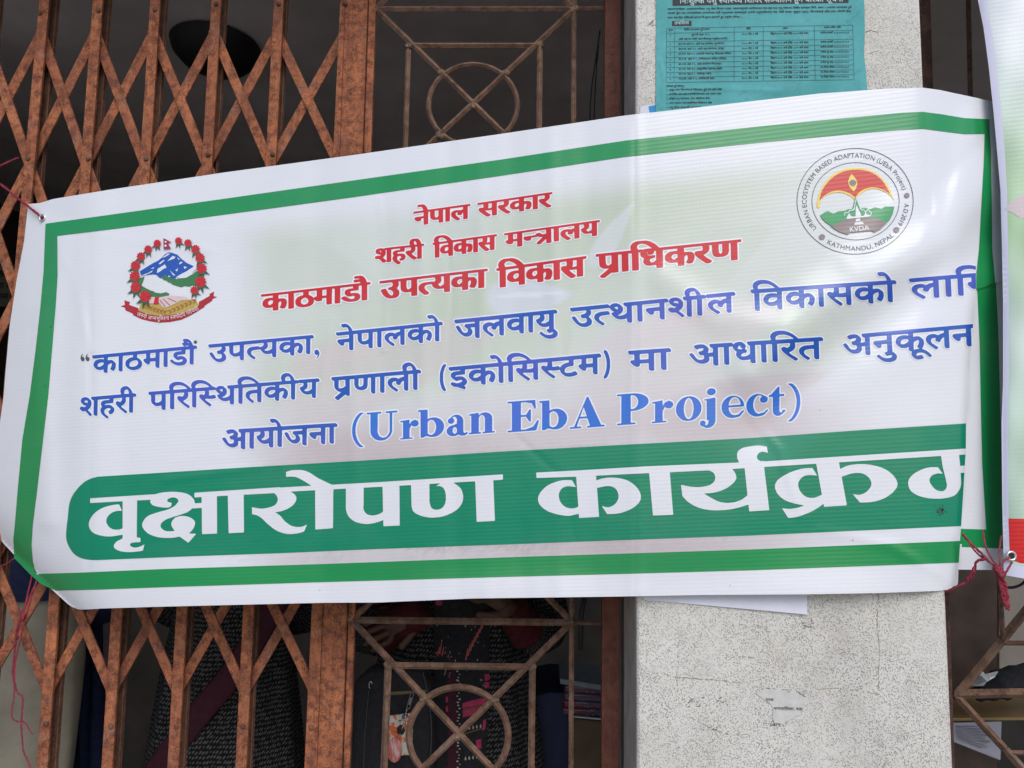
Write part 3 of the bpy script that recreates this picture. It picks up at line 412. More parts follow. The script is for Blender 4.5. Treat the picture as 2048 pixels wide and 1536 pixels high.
 2411: (551, [[477,-67,410,63,348,208,270,210,189,232,134,272,103,321,86,388,88,476,109,564,143,632,227,611,182,516,166,451,168,374,180,339,199,312,244,285,326,277,320,313,330,349,349,366,382,377,436,366,465,336,475,298,468,262,448,237,418,221,484,80,549,-35]]),
 2412: (551, [[470,-67,384,106,293,107,224,127,173,165,142,215,133,257,135,299,153,343,180,373,148,397,117,436,105,473,104,522,126,573,156,598,194,617,288,632,391,622,385,552,302,563,232,555,196,531,187,514,184,482,204,442,254,414,319,423,384,419,377,350,279,347,243,331,226,314,215,293,213,251,221,226,236,205,286,180,357,175,353,221,361,248,380,264,410,274,466,263,496,233,506,196,499,161,479,136,451,120,490,44,542,-35]]),
 2413: (551, [[512,270,506,199,490,143,462,101,426,72,383,55,314,50,258,60,209,83,179,108,140,158,96,256,62,392,38,573,118,588,133,451,163,303,208,197,252,147,289,129,330,123,366,128,393,141,412,164,423,195,432,275,426,340,410,397,382,441,345,465,314,468,288,459,272,439,270,406,284,378,311,360,401,342,384,272,324,281,276,297,239,321,213,350,194,401,197,453,217,494,253,524,303,538,359,535,408,515,436,492,471,446,496,387]]),
 2414: (551, [[273,0,223,4,176,18,111,62,79,117,74,202,94,266,132,327,382,632,444,579,185,260,158,202,158,137,169,113,198,89,268,74,366,91,465,142,501,68,380,14]]),
 2415: (551, [[71,470,76,513,99,564,138,603,177,622,223,631,288,627,328,611,376,569,396,532,406,489,398,406,372,358,345,334,271,307,471,148,511,99,525,57,524,4,510,-32,480,-79,416,-30,434,-5,443,22,442,53,432,74,120,344,85,399],[151,464,157,426,175,396,213,374,250,372,284,383,309,407,323,441,325,480,316,515,294,543,264,558,227,560,194,549,168,525,154,491]]),
}
def make_art():
 G = {chr(k): {"adv": v[0] / 1000, "loops": [[(l[i] / 1000, l[i + 1] / 1000) for i in range(0, len(l), 2)] for l in v[1]]} for k, v in GLYPHS.items()}
 def fill(loops,W,H,ss=1):
     """nonzero-winding fill; loops in pixel coords; returns bool HxW (sampled at pixel centres)"""
     acc=np.zeros((H,W+1),np.int32)
     for lp in loops:
         p=np.asarray(lp,float)
         q=np.roll(p,-1,0)
         for (x0,y0),(x1,y1) in zip(p,q):
             if y0==y1: continue
             s=1
             if y0>y1: x0,y0,x1,y1=x1,y1,x0,y0; s=-1
             a=max(0,int(math.ceil(y0-.5))); b=min(H-1,int(math.ceil(y1-.5))-1)
             if b<a: continue
             ys=np.arange(a,b+1)
             xs=x0+(ys+.5-y0)*(x1-x0)/(y1-y0)
             ix=np.clip(np.ceil(xs-.5).astype(int),0,W)
             np.add.at(acc,(ys,ix),s)
     return np.cumsum(acc,1)[:,:W]!=0
 def fill_eo(loops,W,H):
     acc=np.zeros((H,W+1),np.int32)
     for lp in loops:
         p=np.asarray(lp,float); q=np.roll(p,-1,0)
         for (x0,y0),(x1,y1) in zip(p,q):
             if y0==y1: continue
             if y0>y1: x0,y0,x1,y1=x1,y1,x0,y0
             a=max(0,int(math.ceil(y0-.5))); b=min(H-1,int(math.ceil(y1-.5))-1)
             if b<a: continue
             ys=np.arange(a,b+1); xs=x0+(ys+.5-y0)*(x1-x0)/(y1-y0)
             ix=np.clip(np.ceil(xs-.5).astype(int),0,W); np.add.at(acc,(ys,ix),1)
     return np.cumsum(acc,1)[:,:W]%2==1
 def shift(m,dx,dy):
     o=np.zeros_like(m); H,W=m.shape
     o[max(0,dy):H+min(0,dy),max(0,dx):W+min(0,dx)]=m[max(0,-dy):H+min(0,-dy),max(0,-dx):W+min(0,-dx)]
     return o
 def dil_disc(m,r):
     o=m.copy(); R=int(math.ceil(r))
     for dy in range(-R,R+1):
         w=int(math.floor(math.sqrt(max(0,r*r-dy*dy))))
         if dy*dy>r*r: continue
         # horizontal run dilation via cumsum
         c=np.cumsum(np.pad(m.astype(np.int32),((0,0),(w+1,w))),1)
         h=(c[:,2*w+1:]-c[:,:-(2*w+1)])>0 if w>=0 else m
         o|=shift(h,0,dy)
     return o
 def dil_seg(m,dx,dy):
     n=int(max(abs(dx),abs(dy)))
     o=m.copy()
     for i in range(-n,n+1):
         t=i/(2*n) if n else 0
         o|=shift(m,int(round(dx*t)),int(round(dy*t)))
     return o
 def blur(a,r):
     k=np.exp(-np.arange(-3*r,3*r+1)**2/(2*r*r)) if r>=1 else np.array([.25,.5,.25]); k/=k.sum()
     a=np.apply_along_axis(lambda v:np.convolve(v,k,'same'),0,a)
     return np.apply_along_axis(lambda v:np.convolve(v,k,'same'),1,a)
 def contours(f,lev=.5):
     """marching squares closed loops on float field"""
     f=np.pad(f,1); H,W=f.shape
     b=f>lev
     c=(b[:-1,:-1]*8+b[:-1,1:]*4+b[1:,1:]*2+b[1:,:-1]*1)
     ys,xs=np.nonzero((c!=0)&(c!=15))
     def pt(y,x,e):
         if e==0: t=(lev-f[y,x])/(f[y,x+1]-f[y,x]); return ('h',y,x),(x+t,y)
         if e==2: t=(lev-f[y+1,x])/(f[y+1,x+1]-f[y+1,x]); return ('h',y+1,x),(x+t,y+1)
         if e==3: t=(lev-f[y,x])/(f[y+1,x]-f[y,x]); return ('v',y,x),(x,y+t)
         t=(lev-f[y,x+1])/(f[y+1,x+1]-f[y,x+1]); return ('v',y,x+1),(x+1,y+t)
     # segments directed with inside on left
     T={1:[(3,2)],2:[(2,1)],3:[(3,1)],4:[(1,0)],5:[(1,2),(3,0)],6:[(2,0)],7:[(3,0)],8:[(0,3)],9:[(0,2)],10:[(0,1),(2,3)],11:[(0,1)],12:[(1,3)],13:[(1,2)],14:[(2,3)]}
     nxt={};pos={}
     for y,x in zip(ys.tolist(),xs.tolist()):
         for a,d in T[int(c[y,x])]:
             ka,pa=pt(y,x,a); kd,pd=pt(y,x,d); pos[ka]=pa; pos[kd]=pd; nxt[ka]=kd
     out=[]
     while nxt:
         s=next(iter(nxt)); k=s; lp=[]
         while k in nxt:
             lp.append(pos[k]); k=nxt.pop(k)
         out.append(np.array(lp)-1+.5)
     return out
 def dp(p,tol):
     """closed Douglas-Peucker"""
     n=len(p)
     if n<4: return p
     i0=0; i1=int(np.argmax(((p-p[0])**2).sum(1)))
     def rec(a):
         if len(a)<3: return a
         d=a[-1]-a[0]; L=np.hypot(*d)
         if L==0: dist=np.hypot(*(a-a[0]).T)
         else: dist=np.abs(d[0]*(a[:,1]-a[0,1])-d[1]*(a[:,0]-a[0,0]))/L
         k=int(np.argmax(dist))
         if dist[k]<=tol: return a[[0,-1]]
         return np.vstack([rec(a[:k+1])[:-1],rec(a[k:])])
     A=rec(p[:i1+1]); B=rec(np.vstack([p[i1:],p[:1]]))
     return np.vstack([A[:-1],B[:-1]])
 def area(p): 
     q=np.roll(p,-1,0); return .5*(p[:,0]*q[:,1]-q[:,0]*p[:,1]).sum()
 def trace(mask,scale,ox,oy,tol,minarea=1.0,br=1):
     f=blur(mask.astype(float),br) if br else mask.astype(float)
     r=[]
     for c in contours(f):
         p=c/scale+[ox,oy]
         if abs(area(p))<minarea: continue
         p=dp(p,tol)
         if len(p)>=3: r.append(p)
     return r

 VIR='\u094d'
 MARK=set('\u0941\u0942\u0943\u0947\u0948\u0902\u0901')
 def rs(c):
     lp=[[(x*200+20,(1-y)*200) for x,y in l] for l in G[c]['loops']]
     m=fill(lp,260,260); a=m[int(200*(1-.5)):int(200*(1-.06))].mean(0)>.97
     idx=np.nonzero(a)[0]
     if not len(idx): return None
     r=idx[-1]; l=r
     while l-1 in idx: l-=1
     return ((l-20)/200,(r+1-20)/200)
 def stroke(pts,w):
     """polyline thick strokes as quads (loops)"""
     out=[]
     for (x0,y0),(x1,y1) in zip(pts,pts[1:]):
         d=math.hypot(x1-x0,y1-y0); nx,ny=-(y1-y0)/d*w/2,(x1-x0)/d*w/2
         ex,ey=(x1-x0)/d*w*.3,(y1-y0)/d*w*.3
         out.append([(x0+nx-ex,y0+ny-ey),(x1+nx+ex,y1+ny+ey),(x1-nx+ex,y1-ny+ey),(x0-nx-ex,y0-ny-ey)])
     return out
 def clipx(loops,xm):
     o=[]
     for l in loops:
         r=[]
         for a,b in zip(l,l[1:]+l[:1]):
             if a[0]<=xm: r.append(a)
             if (a[0]<=xm)!=(b[0]<=xm):
                 t=(xm-a[0])/(b[0]-a[0]); r.append((xm,a[1]+t*(b[1]-a[1])))
         if len(r)>2: o.append(r)
     return o
 def compose(txt,letter_gap=0.0):
     """-> loops (em), width"""
     # tokenise into clusters
     cl=[];i=0
     while i<len(txt):
         c=txt[i]
         if c>='\u0915' and c<='\u0939':
             cons=[c];i+=1
             while i+1<len(txt) and txt[i]==VIR and '\u0915'<=txt[i+1]<='\u0939': cons.append(txt[i+1]); i+=2
             post=[]
             while i<len(txt) and ('\u093e'<=txt[i]<='\u094c' or txt[i] in '\u0902\u0901'): post.append(txt[i]); i+=1
             cl.append((cons,post))
         else: cl.append(([c],[])); i+=1
     L=[];x=0.0
     def put(lp,dx,st=False):
         if st:
             for l in lp: L.append([[(p[0]+dx,p[1]) for p in l]])
         else: L.append([[(p[0]+dx,p[1]) for p in l] for l in lp])
     for cons,post in cl:
         if cons==[' ']: x+=.28; continue
         if '\u093f' in post:
             put(G['\u093f']['loops'],x); x+=.259+letter_gap; post=[p for p in post if p!='\u093f']
         reph=False
         if len(cons)>1 and cons[0]=='र': reph=True; cons=cons[1:]
         ra=False
         if len(cons)>1 and cons[-1]=='र': ra=True; cons=cons[:-1]
         for h in cons[:-1]:
             s=rs(h); adv=G[h]['adv']
             if s is None: put(G[h]['loops'],x); x+=adv*.8; continue
             put(clipx(G[h]['loops'],s[0]-.004),x); x+=s[0]-.006
         c=cons[-1]
         if c not in G: x+=.3; continue
         if ra and c=='त':
             put([[(-.01,.555),(.57,.555),(.57,.622),(-.01,.622)]],x)
             put(stroke([(.45,.6),(.45,0)],.078),x,True)
             put(stroke([(.10,.40),(.2,.31),(.44,.33)],.075)+stroke([(.10,.40),(.07,.33)],.06),x,True)
             put(stroke([(.42,.33),(.3,.2),(.12,.02)],.075),x,True)
             adv=.57
         else:
             put(G[c]['loops'],x); adv=G[c]['adv']
             if ra:
                 s=rs(c) or (adv-.17,adv-.1)
                 put(stroke([(s[0]+.03,.17),(s[0]-.12,.04),(s[0]-.27,-.09)],.075),x,True)
         if c!=c: pass
         x+=adv+letter_gap
         for p in post:
             if p in MARK: 
                 put(G[p]['loops'],x-(letter_gap))
             else:
                 if p in G: put(G[p]['loops'],x); x+=G[p]['adv']+letter_gap
         if reph: put(stroke([(x-.1,.62),(x-.2,.7),(x-.2,.78),(x-.12,.84),(x-.02,.8)],.07),0,True)
     return L,x
 def flipwind(l):
     return l

 def rast(L,f,W,H):
     """groups (em) -> mask, f maps em->canvas px"""
     m=np.zeros((H,W),bool)
     for g in L:
         q=[np.array([f(*p) for p in l]) for l in g]
         a=np.vstack(q); x0=max(0,int(a[:,0].min())-1); y0=max(0,int(a[:,1].min())-1); x1=min(W,int(a[:,0].max())+2); y1=min(H,int(a[:,1].max())+2)
         if x1<=x0 or y1<=y0: continue
         m[y0:y1,x0:x1]|=fill_eo([l-[x0,y0] for l in q],x1-x0,y1-y0)
     return m

 # Times-bold like glyph masks in unit box; each returns mask function on grid X,Y (0..1, y down)
 N=240
 def ell(X,Y,cx,cy,rx,ry): return ((X-cx)/rx)**2+((Y-cy)/ry)**2<=1
 def rect(X,Y,a,b,c,d): return (X>=a)&(X<=c)&(Y>=b)&(Y<=d)
 def poly(X,Y,pts):
     H,W=X.shape
     x0,x1=X[0,0],X[0,-1]; y0,y1=Y[0,0],Y[-1,0]
     lp=[((px-x0)/(x1-x0)*(W-1)+.5,(py-y0)/(y1-y0)*(H-1)+.5) for px,py in pts]
     return fill([lp],W,H)
 def serifbar(X,Y,a,b,y,t,up):
     # thin bracketed serif: full bar a..b thickness t at y (edge) growing inward
     return rect(X,Y,a,min(y,y+t*up),b,max(y,y+t*up))
 def sglyph(c,X,Y):
     R=lambda a,b,cc,d: rect(X,Y,a,b,cc,d)
     E=lambda *a: ell(X,Y,*a)
     P=lambda pts: poly(X,Y,pts)
     s=.045
     if c=='(': return E(1.05,.5,1.05,.55)&~E(1.25,.5,1.0,.53)&(X<1.0)
     if c==')': return E(-.05,.5,1.05,.55)&~E(-.25,.5,1.0,.53)&(X>0)
     if c=='{': return E(1.0,.5,1.0,.54)&~E(1.62,.5,1.12,.54)&(X<.95)
     if c=='}': return E(0,.5,1.0,.54)&~E(-.62,.5,1.12,.54)&(X>.05)
     if c=='U':
         m=R(.12,.0,.35,.66)|E(.475,.64,.355,.36)&(Y>.6)
         m&=~(E(.55,.64,.205,.27)&(Y>.6)); m&=~((X>.35)&(X<.755)&(Y<.64))
         m|=R(.755,.02,.83,.66)|R(.0,0,.47,s)|R(.62,0,1,s)
         return m
     if c=='r':
         m=R(.16,.03,.5,1)|R(0,.95,.68,1)|P([(0,.06),(.5,0),(.5,.1),(0,.1)])
         m|=E(.8,.22,.2,.16)|P([(.5,.28),(.62,.1),(.8,.03),(.95,.1),(.85,.15),(.72,.2),(.6,.3),(.5,.5)])
         return m
     if c=='b':
         m=R(.1,0,.36,.95)|P([(0,.0),(.36,0),(.36,.04),(0,.05)])
         o=E(.58,.65,.42,.35)&(X>.3); i=E(.5,.65,.2,.28)&(X>.36)
         m=(m|o)&~i
         m|=P([(.1,.85),(.36,.9),(.2,1),(.1,1)])
         return m
     if c=='a':
         m=(E(.46,.32,.33,.32)&(Y<.32)&~E(.36,.34,.16,.265))|R(.50,.28,.79,.9)
         m|=E(.21,.27,.15,.13)
         m|=(E(.33,.745,.33,.255)|P([(.25,.52),(.55,.40),(.55,.6),(.3,.62)]))&(X<.6)
         m&=~(E(.39,.735,.115,.165)&(X<.5))
         m|=P([(.5,.72),(.79,.72),(.80,.86),(.88,.90),(1,.83),(1,.91),(.88,1),(.68,1),(.55,.92)])
         return m
     if c=='n':
         m=R(.1,.03,.38,1)|R(0,.95,.47,1)|R(.53,.95,1,1)|P([(0,.06),(.36,0),(.38,.1),(0,.1)])
         m|=R(.63,.3,.9,1)|E(.62,.3,.28,.29)&(Y<.31)
         m&=~(E(.5,.36,.135,.25)&(X>.38)&(Y<.36)); 
         return m
     if c=='E':
         m=R(.14,0,.42,1)|R(0,0,.88,s)|R(0,1-s,.9,1)|R(.4,.47,.62,.52)
         m|=P([(.6,0),(.88,0),(.9,.28),(.86,.28),(.78,.1),(.6,.05)])
         m|=P([(.6,1),(.92,1),(1,.68),(.95,.68),(.82,.88),(.6,.95)])
         m|=P([(.58,.49),(.7,.3),(.74,.3),(.74,.7),(.7,.7),(.58,.5)])
         return m
     if c=='A':
         m=P([(.49,0),(.53,0),(.92,1),(.6,1),(.4,.3),(.18,1),(.11,1)])
         m|=R(.28,.64,.7,.69)|R(0,.955,.33,1)|R(.5,.955,1,1)
         return m
     if c=='P':
         m=R(.14,0,.43,1)|R(0,0,.55,s)|R(0,1-s,.58,1)
         o=E(.5,.28,.5,.28)&(X>.43)|R(.4,0,.55,.56); i=E(.46,.28,.22,.235)&(X>.43)
         return (m|o)&~i
     if c=='o': return E(.5,.5,.5,.5)&~E(.5,.5,.2,.44)
     if c=='j':
         m=E(.7,.095,.27,.085)|R(.42,.27,.95,.82)|P([(.25,.28),(.95,.25),(.95,.3),(.25,.3)])
         m|=E(.5,.82,.45,.18)&(Y>.8); m&=~(E(.36,.82,.18,.12)&(Y>.8)); m&=~((X<.42)&(Y>.3)&(Y<.82))
         m|=E(.17,.88,.17,.07)
         return m
     if c in 'ec':
         o=E(.5,.5,.5,.5); i=E(.58,.47,.28,.42)
         if c=='e':
             m=o&~(i&~R(.2,.43,1,.5)); m&=~((X>.6)&(Y>.5)&(Y<.72)); m|=R(.25,.44,.98,.5)
             m&=~(E(.68,.62,.36,.26)&(Y>.5))
             m|=P([(1,.72),(.95,.68),(.75,.86),(.6,.9),(.6,1),(.8,.95)])
         else:
             m=o&~i; m&=~((X>.6)&(Y>.3)&(Y<.8))
             m|=E(.8,.26,.17,.15)
             m&=~(E(.8,.62,.45,.24)&(Y>.4))
             m|=P([(1,.76),(.95,.72),(.75,.88),(.6,.9),(.6,1),(.8,.95)])
         return m
     if c=='t':
         m=R(.24,.3,.62,.86)|R(0,.27,.92,.33)|P([(.55,0),(.62,0),(.62,.32),(.05,.3)])
         m|=E(.56,.84,.32,.16)&(Y>.8); m&=~(E(.72,.8,.11,.1))
         m|=P([(.72,.98),(1,.85),(.95,.8),(.75,.9)])
         return m

 ART={}; HALO={}   # layer -> loops in photo px
 def add(layer,loops): ART.setdefault(layer,[]).extend(loops)
 K=4
 def word(txt,x0,y0,x1,y1,h,style,layer,halo,lean=None,clipxm=None,wfrac=None):
     L,w=compose(txt); 
     if wfrac: pass
     S=h/.622
     # effective nib
     if style=='blue': nx,ny=.052*S*K,.046*S*K
     else: nx,ny=.100*S*K,-.012*S*K
     if lean is None: lean=-.03+.085*((x0+x1)/2/2048)
     pad=14; ox=min(x0,x1)-pad-10; oy=min(y0,y1)-h*.6-pad; W=int((x1-x0+2*pad+40)*K); H=int((abs(y1-y0)+h*2.1+2*pad)*K)
     ex=nx/K/2
     def f(x,y):
         u=x/w; v=(.622-y)*S*.965+ (abs(ny)/K/2)
         px=x0+ex+(x1-x0-2*ex)*u+lean*v; py=y0+(y1-y0)*u+v
         return ((px-ox)*K,(py-oy)*K)
     m=rast(L,f,W,H)
     m=dil_seg(m,nx,ny)
     if style=='red': m=dil_disc(m,0.004*S*K+.5)
     if clipxm: m[:,max(0,int((clipxm-ox)*K)):]=False
     add(layer,trace(m,K,ox,oy,.16,.6,2))
     HALO[layer]=halo
 def Z(ox,oy,s): return lambda x,y:(ox+x/s,oy+y/s)
 A=Z(60,880,4.096);B=Z(500,880,4.096);C=Z(1000,850,4.096);D=Z(1500,820,3.737)
 P=Z(140,620,4.096);Q=Z(640,560,4.096);R=Z(1100,540,4.096);Sx=Z(1500,500,3.737);T=Z(500,370,4.096);U=Z(1000,360,4.096);V=Z(1250,0,2.566)
 def wz(txt,a,b,h,style,layer,halo,**k):
     word(txt,a[0],a[1],b[0],b[1],h,style,layer,halo,**k)
 r='red'; b='blue'
 wz('नेपाल',T(1340,219),T(1803,157),29.2,r,'red1',2.4)
 wz('सरकार',T(1864,148),U(425,101),29.7,r,'red1',2.4)
 wz('शहरी',T(1015,526),T(1437,482),29.2,r,'red2',2.4)
 wz('विकास',T(1497,474),T(2020,405),30.8,r,'red2',2.4)
 wz('मन्त्रालय',U(35,437),U(815,330),30.8,r,'red2',2.4)
 wz('काठमाडौ',T(92,896),T(985,797),35.7,r,'red3',3)
 wz('उपत्यका',T(1062,787),T(1943,687),37.8,r,'red3',3)
 wz('विकास',T(2020,682),U(703,625),39.9,r,'red3',3)
 wz('प्राधिकरण',U(785,607),U(1970,488),41.0,r,'red3',3)
 wz('काठमाडौ',P(185,372),P(1040,290),36,b,'blue1',2.6)
 wz('उपत्यका',P(1135,283),P(1995,205),36,b,'blue1',2.6)
 wz('नेपालको',Q(132,430),Q(1003,342),37,b,'blue1',2.6)
 wz('जलवायु',Q(1102,327),Q(1940,243),39,b,'blue1',2.6)
 wz('उत्थानशील',R(165,312),R(1512,180),39,b,'blue1',2.6)
 wz('विकासको',Sx(3,296),Sx(1087,224),42,b,'blue1',2.6)
 wz('लागि',Sx(1186,213),Sx(1815,163),41,b,'blue1',2.6,clipxm=1951)
 wz('शहरी',P(75,720),P(555,680),37,b,'blue2',2.6)
 wz('परिस्थितिकीय',P(645,670),P(2042,560),37,b,'blue2',2.6)
 wz('प्रणाली',Q(95,797),Q(840,733),38,b,'blue2',2.6)
 wz('इकोसिस्टम',Q(1055,715),R(415,685),39,b,'blue2',2.6)
 wz('मा',R(640,663),R(985,640),41,b,'blue2',2.6)
 wz('आधारित',R(1125,618),Sx(540,650),42,b,'blue2',2.6)
 wz('अनुकूलन',Sx(680,640),Sx(1672,553),42,b,'blue2',2.6,clipxm=1945)
 wz('आयोजना',P(1240,985),Q(140,1172),39,b,'blue3',2.6)
 # round brackets + punctuation of the devanagari lines
 def smask(fn,x0,y0,x1,y1,slope,layer,halo,mn=.6):
     pad=8; ox=x0-pad; oy=min(y0,y1)-pad-8; W=int((x1-x0+2*pad)*K); H=int((y1-y0+2*pad+16)*K)
     xs=(np.arange(W)+.5)/K+ox; ys=(np.arange(H)+.5)/K+oy
     # unit grid evaluation at aligned resolution then shear
     n=int((x1-x0)*K); mrows=int((y1-y0)*K)
     X,Y=np.meshgrid(np.linspace(0,1,n),np.linspace(0,1,mrows))
     g=fn(X,Y)
     m=np.zeros((H,W),bool)
     c0=int((x0-ox)*K)
     for j in range(n):
         sh=int(round((y0-oy+slope*(j/K-(x1-x0)/2))*K))
         m[sh:sh+mrows,c0+j]=g[:,j]
     m=dil_disc(m,1.2)
     add(layer,trace(m,K,ox,oy,.14,mn,2))
     HALO[layer]=max(halo,HALO.get(layer,0))
 def sz(c,a,bb,layer='blue4',halo=2.8,slope=-.075): smask(lambda X,Y:sglyph(c,X,Y),a[0],a[1],bb[0],bb[1],slope,layer,halo)
 sz('{',Q(982,690),Q(1035,910),'blue2',2.6,0); sz('}',R(438,658),R(494,888),'blue2',2.6,0)
 sz('(',Q(265,1090),Q(370,1370))
 for c,x0,y0,x1,y1 in [('U',385,1080,635,1315),('r',658,1143,810,1300),('b',805,1060,1017,1287),('a',1038,1103,1212,1278),('n',1220,1085,1432,1255),('E',1538,990,1795,1238),('b',1798,985,2025,1225)]:
     sz(c,Q(x0,y0),Q(x1,y1))
 for c,x0,y0,x1,y1 in [('A',162,1040,448,1290),('P',550,1012,808,1262),('r',833,1068,1010,1248),('o',1032,1035,1240,1236),('j',1228,968,1362,1293),('e',1405,1030,1590,1212),('c',1608,1015,1788,1200),('t',1793,955,1930,1195),(')',1935,928,2050,1238)]:
     sz(c,R(x0,y0),R(x1,y1))
 # quotes, comma
 def qm(X,Y): return (((X-.55)/.45)**2+((Y-.72)/.28)**2<=1)|((((X-.9)/.9)**2+((Y-.6)/.6)**2<=1)&~(((X-1.1)/.85)**2+((Y-.55)/.6)**2<=1)&(Y<.75))
 def cm(X,Y): return qm(1-X,1-Y)
 for x in (90,130): smask(qm,*P(x,357),*P(x+32,420),0,'blue_dark',0,.2)
 smask(cm,*P(2003,325),*P(2046,400),0,'blue1',2.0)
 add('blue_dark',[np.array([P(1013,262),P(1030,246),P(1046,262),P(1029,280)])])
 # heading -------------------------------------------------
 KH=4
 def cr(pts,n=6):
     """closed path; items (x,y) smooth or (x,y,1) corner"""
     N=len(pts); out=[]
     for i in range(N):
         p0,p1,p2,p3=[pts[(i+k-1)%N] for k in range(4)]
         c1=len(p1)>2; c2=len(p2)>2
         a=np.array(p1[:2],float); d=np.array(p2[:2],float)
         m1=(np.array(p2[:2],float)-np.array(p0[:2],float))/2 if not c1 else None
         m2=(np.array(p3[:2],float)-np.array(p1[:2],float))/2 if not c2 else None
         if c1 and c2: out.append(a); continue
         L=np.linalg.norm(d-a)
         if m1 is None: m1=(d-a)*1.5-m2*.5 if m2 is not None else d-a
         if m2 is None: m2=(d-a)*1.5-m1*.5
         for m in (m1,m2):
             q=np.linalg.norm(m)
             if q>1.15*L: m*=1.15*L/q
         for t in np.arange(n)/n:
             h=[2*t**3-3*t*t+1,t**3-2*t*t+t,-2*t**3+3*t*t,t**3-t*t]
             out.append(h[0]*a+h[1]*m1+h[2]*d+h[3]*m2)
     return np.array(out)
 def mp(Zf,pts): return [tuple(Zf(p[0],p[1]))+tuple(p[2:]) for p in pts]
 head=[]
 def hp(Zf,pts): head.append(cr(mp(Zf,pts)))
 def hq(*pp): head.append(np.array(pp,float))
 def c4(Zf,*pts): head.append(np.array([Zf(*p) for p in pts]))
 c4(A,(497,477),(1018,445),(1012,488),(497,516))
 c4(A,(762,480),(880,475),(878,800),(762,803))
 hp(A,[(733,527,1),(680,533),(600,555),(530,602),(490,665),(490,718),(522,760),(580,782),(660,790),(775,772,1),(775,720,1),(710,735),(660,720),(630,680),(632,640),(660,605),(705,583),(757,580,1)])
 hp(A,[(760,795,1),(760,806),(715,830),(690,862),(700,890),(750,912),(820,918),(890,912),(928,906,1),(942,853,1),(920,866),(880,880),(845,878),(822,862),(830,845),(862,838),(908,836,1),(908,802,1),(870,796,1)])
 hp(A,[(1018,447,1),(1100,428),(1200,425),(1290,441),(1342,482),(1350,520),(1335,555),(1290,592),(1200,622),(1120,650),(1078,682),(1075,715),(1105,742),(1150,748),(1190,743,1),(1163,705),(1165,668),(1195,635),(1245,622),(1305,630),(1350,662),(1352,700),(1330,740),(1303,765,1),(1365,768,1),(1300,842,1),(1228,790,1),(1150,802),(1050,795),(970,765),(926,715),(928,670),(970,622),(1050,592),(1130,570),(1185,542),(1219,502),(1205,478),(1168,470),(1130,486),(1130,505),(1163,513,1),(1158,540),(1135,553),(1070,550),(1010,535),(988,508),(998,478)])
 c4(A,(1350,432),(2048,387),(2048,433),(1350,470))
 c4(A,(1335,519),(1415,515),(1415,554),(1335,561))
 c4(A,(1408,440),(1533,436),(1535,766),(1412,771))
 c4(A,(1622,430),(1752,424),(1755,757),(1630,763))
 hp(B,[(190,425,1),(220,455),(230,492),(210,530),(160,552),(90,562),(18,549,1),(18,608,1),(60,617),(100,642),(150,690),(220,742),(300,768),(380,766),(445,750,1),(470,690,1),(420,712),(350,706),(290,668),(250,620),(205,592,1),(270,580),(340,545),(378,500),(378,460),(350,432),(310,415,1)])
 c4(B,(-20,404),(1024,347),(2048,283),(2048,327),(1024,386),(-20,441))
 c4(C,(-5,406),(25,404),(25,447),(-5,449))
 hp(B,[(297,262,1),(350,247),(430,247),(490,267),(560,312),(670,365,1),(600,400,1),(540,405,1),(500,372,1),(430,328),(370,302),(297,302,1)])
 c4(B,(535,390),(685,382),(682,722),(537,733))
 hp(B,[(787,380,1),(787,560,1),(800,610),(830,648),(880,676),(960,688),(1040,675),(1100,652,1),(1100,575,1),(1085,592),(1050,610),(1000,618),(955,604),(932,570),(932,530,1),(932,380,1)])
 c4(B,(1087,365),(1225,360),(1228,700),(1095,706))
 hp(B,[(1320,360,1),(1325,545,1),(1340,585),(1380,612),(1440,630),(1510,635),(1600,620),(1690,575),(1737,520),(1748,460),(1730,400),(1690,365),(1640,335,1),(1580,345,1),(1520,380,1),(1560,378),(1590,400),(1605,450),(1600,520),(1570,560),(1530,572),(1490,558),(1473,515),(1472,490,1),(1470,350,1)])
 c4(B,(1845,325),(1993,316),(2007,662),(1858,670))
 hp(C,[(590,452,1),(500,455),(400,490),(335,548),(312,605),(332,660),(400,710),(500,738),(570,743),(652,724,1),(650,665,1),(600,683),(540,673),(495,630),(482,570),(505,522),(550,502),(622,508,1)])
 c4(C,(297,390),(620,373),(1218,338),(1965,308),(2055,303),(2055,350),(1890,362),(1388,388),(1218,394),(620,424),(300,434))
 c4(C,(622,390),(785,384),(812,752),(648,761))
 hp(C,[(785,458,1),(850,436),(940,432),(1040,452),(1120,510),(1153,580),(1135,640),(1070,690),(980,722),(878,729,1),(833,662,1),(890,673),(940,650),(970,600),(965,550),(935,512),(880,500),(790,517,1)])
 c4(C,(1218,365),(1388,358),(1418,735),(1252,741))
 hp(C,[(1690,366,1),(1742,387),(1762,422),(1755,460),(1720,490),(1650,507),(1570,506),(1482,490,1),(1492,580,1),(1540,630),(1620,675),(1720,697),(1830,697),(1930,682),(2045,648,1),(2030,572,1),(1970,615),(1890,637),(1800,630),(1720,592),(1668,560,1),(1760,552),(1850,520),(1915,470),(1935,430),(1920,385),(1880,345,1)])
 hq(C(2000,330),D(98,380),D(143,748),C(2040,708))
 head.append(cr([C(1962,316)+(1,),C(1942,270),C(1945,222),C(1982,190),D(0,272),D(60,266),D(125,275)+(1,),D(132,322)+(1,),D(95,312),D(65,322),D(50,348),D(60,373),D(95,390)+(1,),D(40,415)+(1,)]))
 c4(D,(0,393),(95,385),(1640,286),(1640,330),(105,426),(0,436))
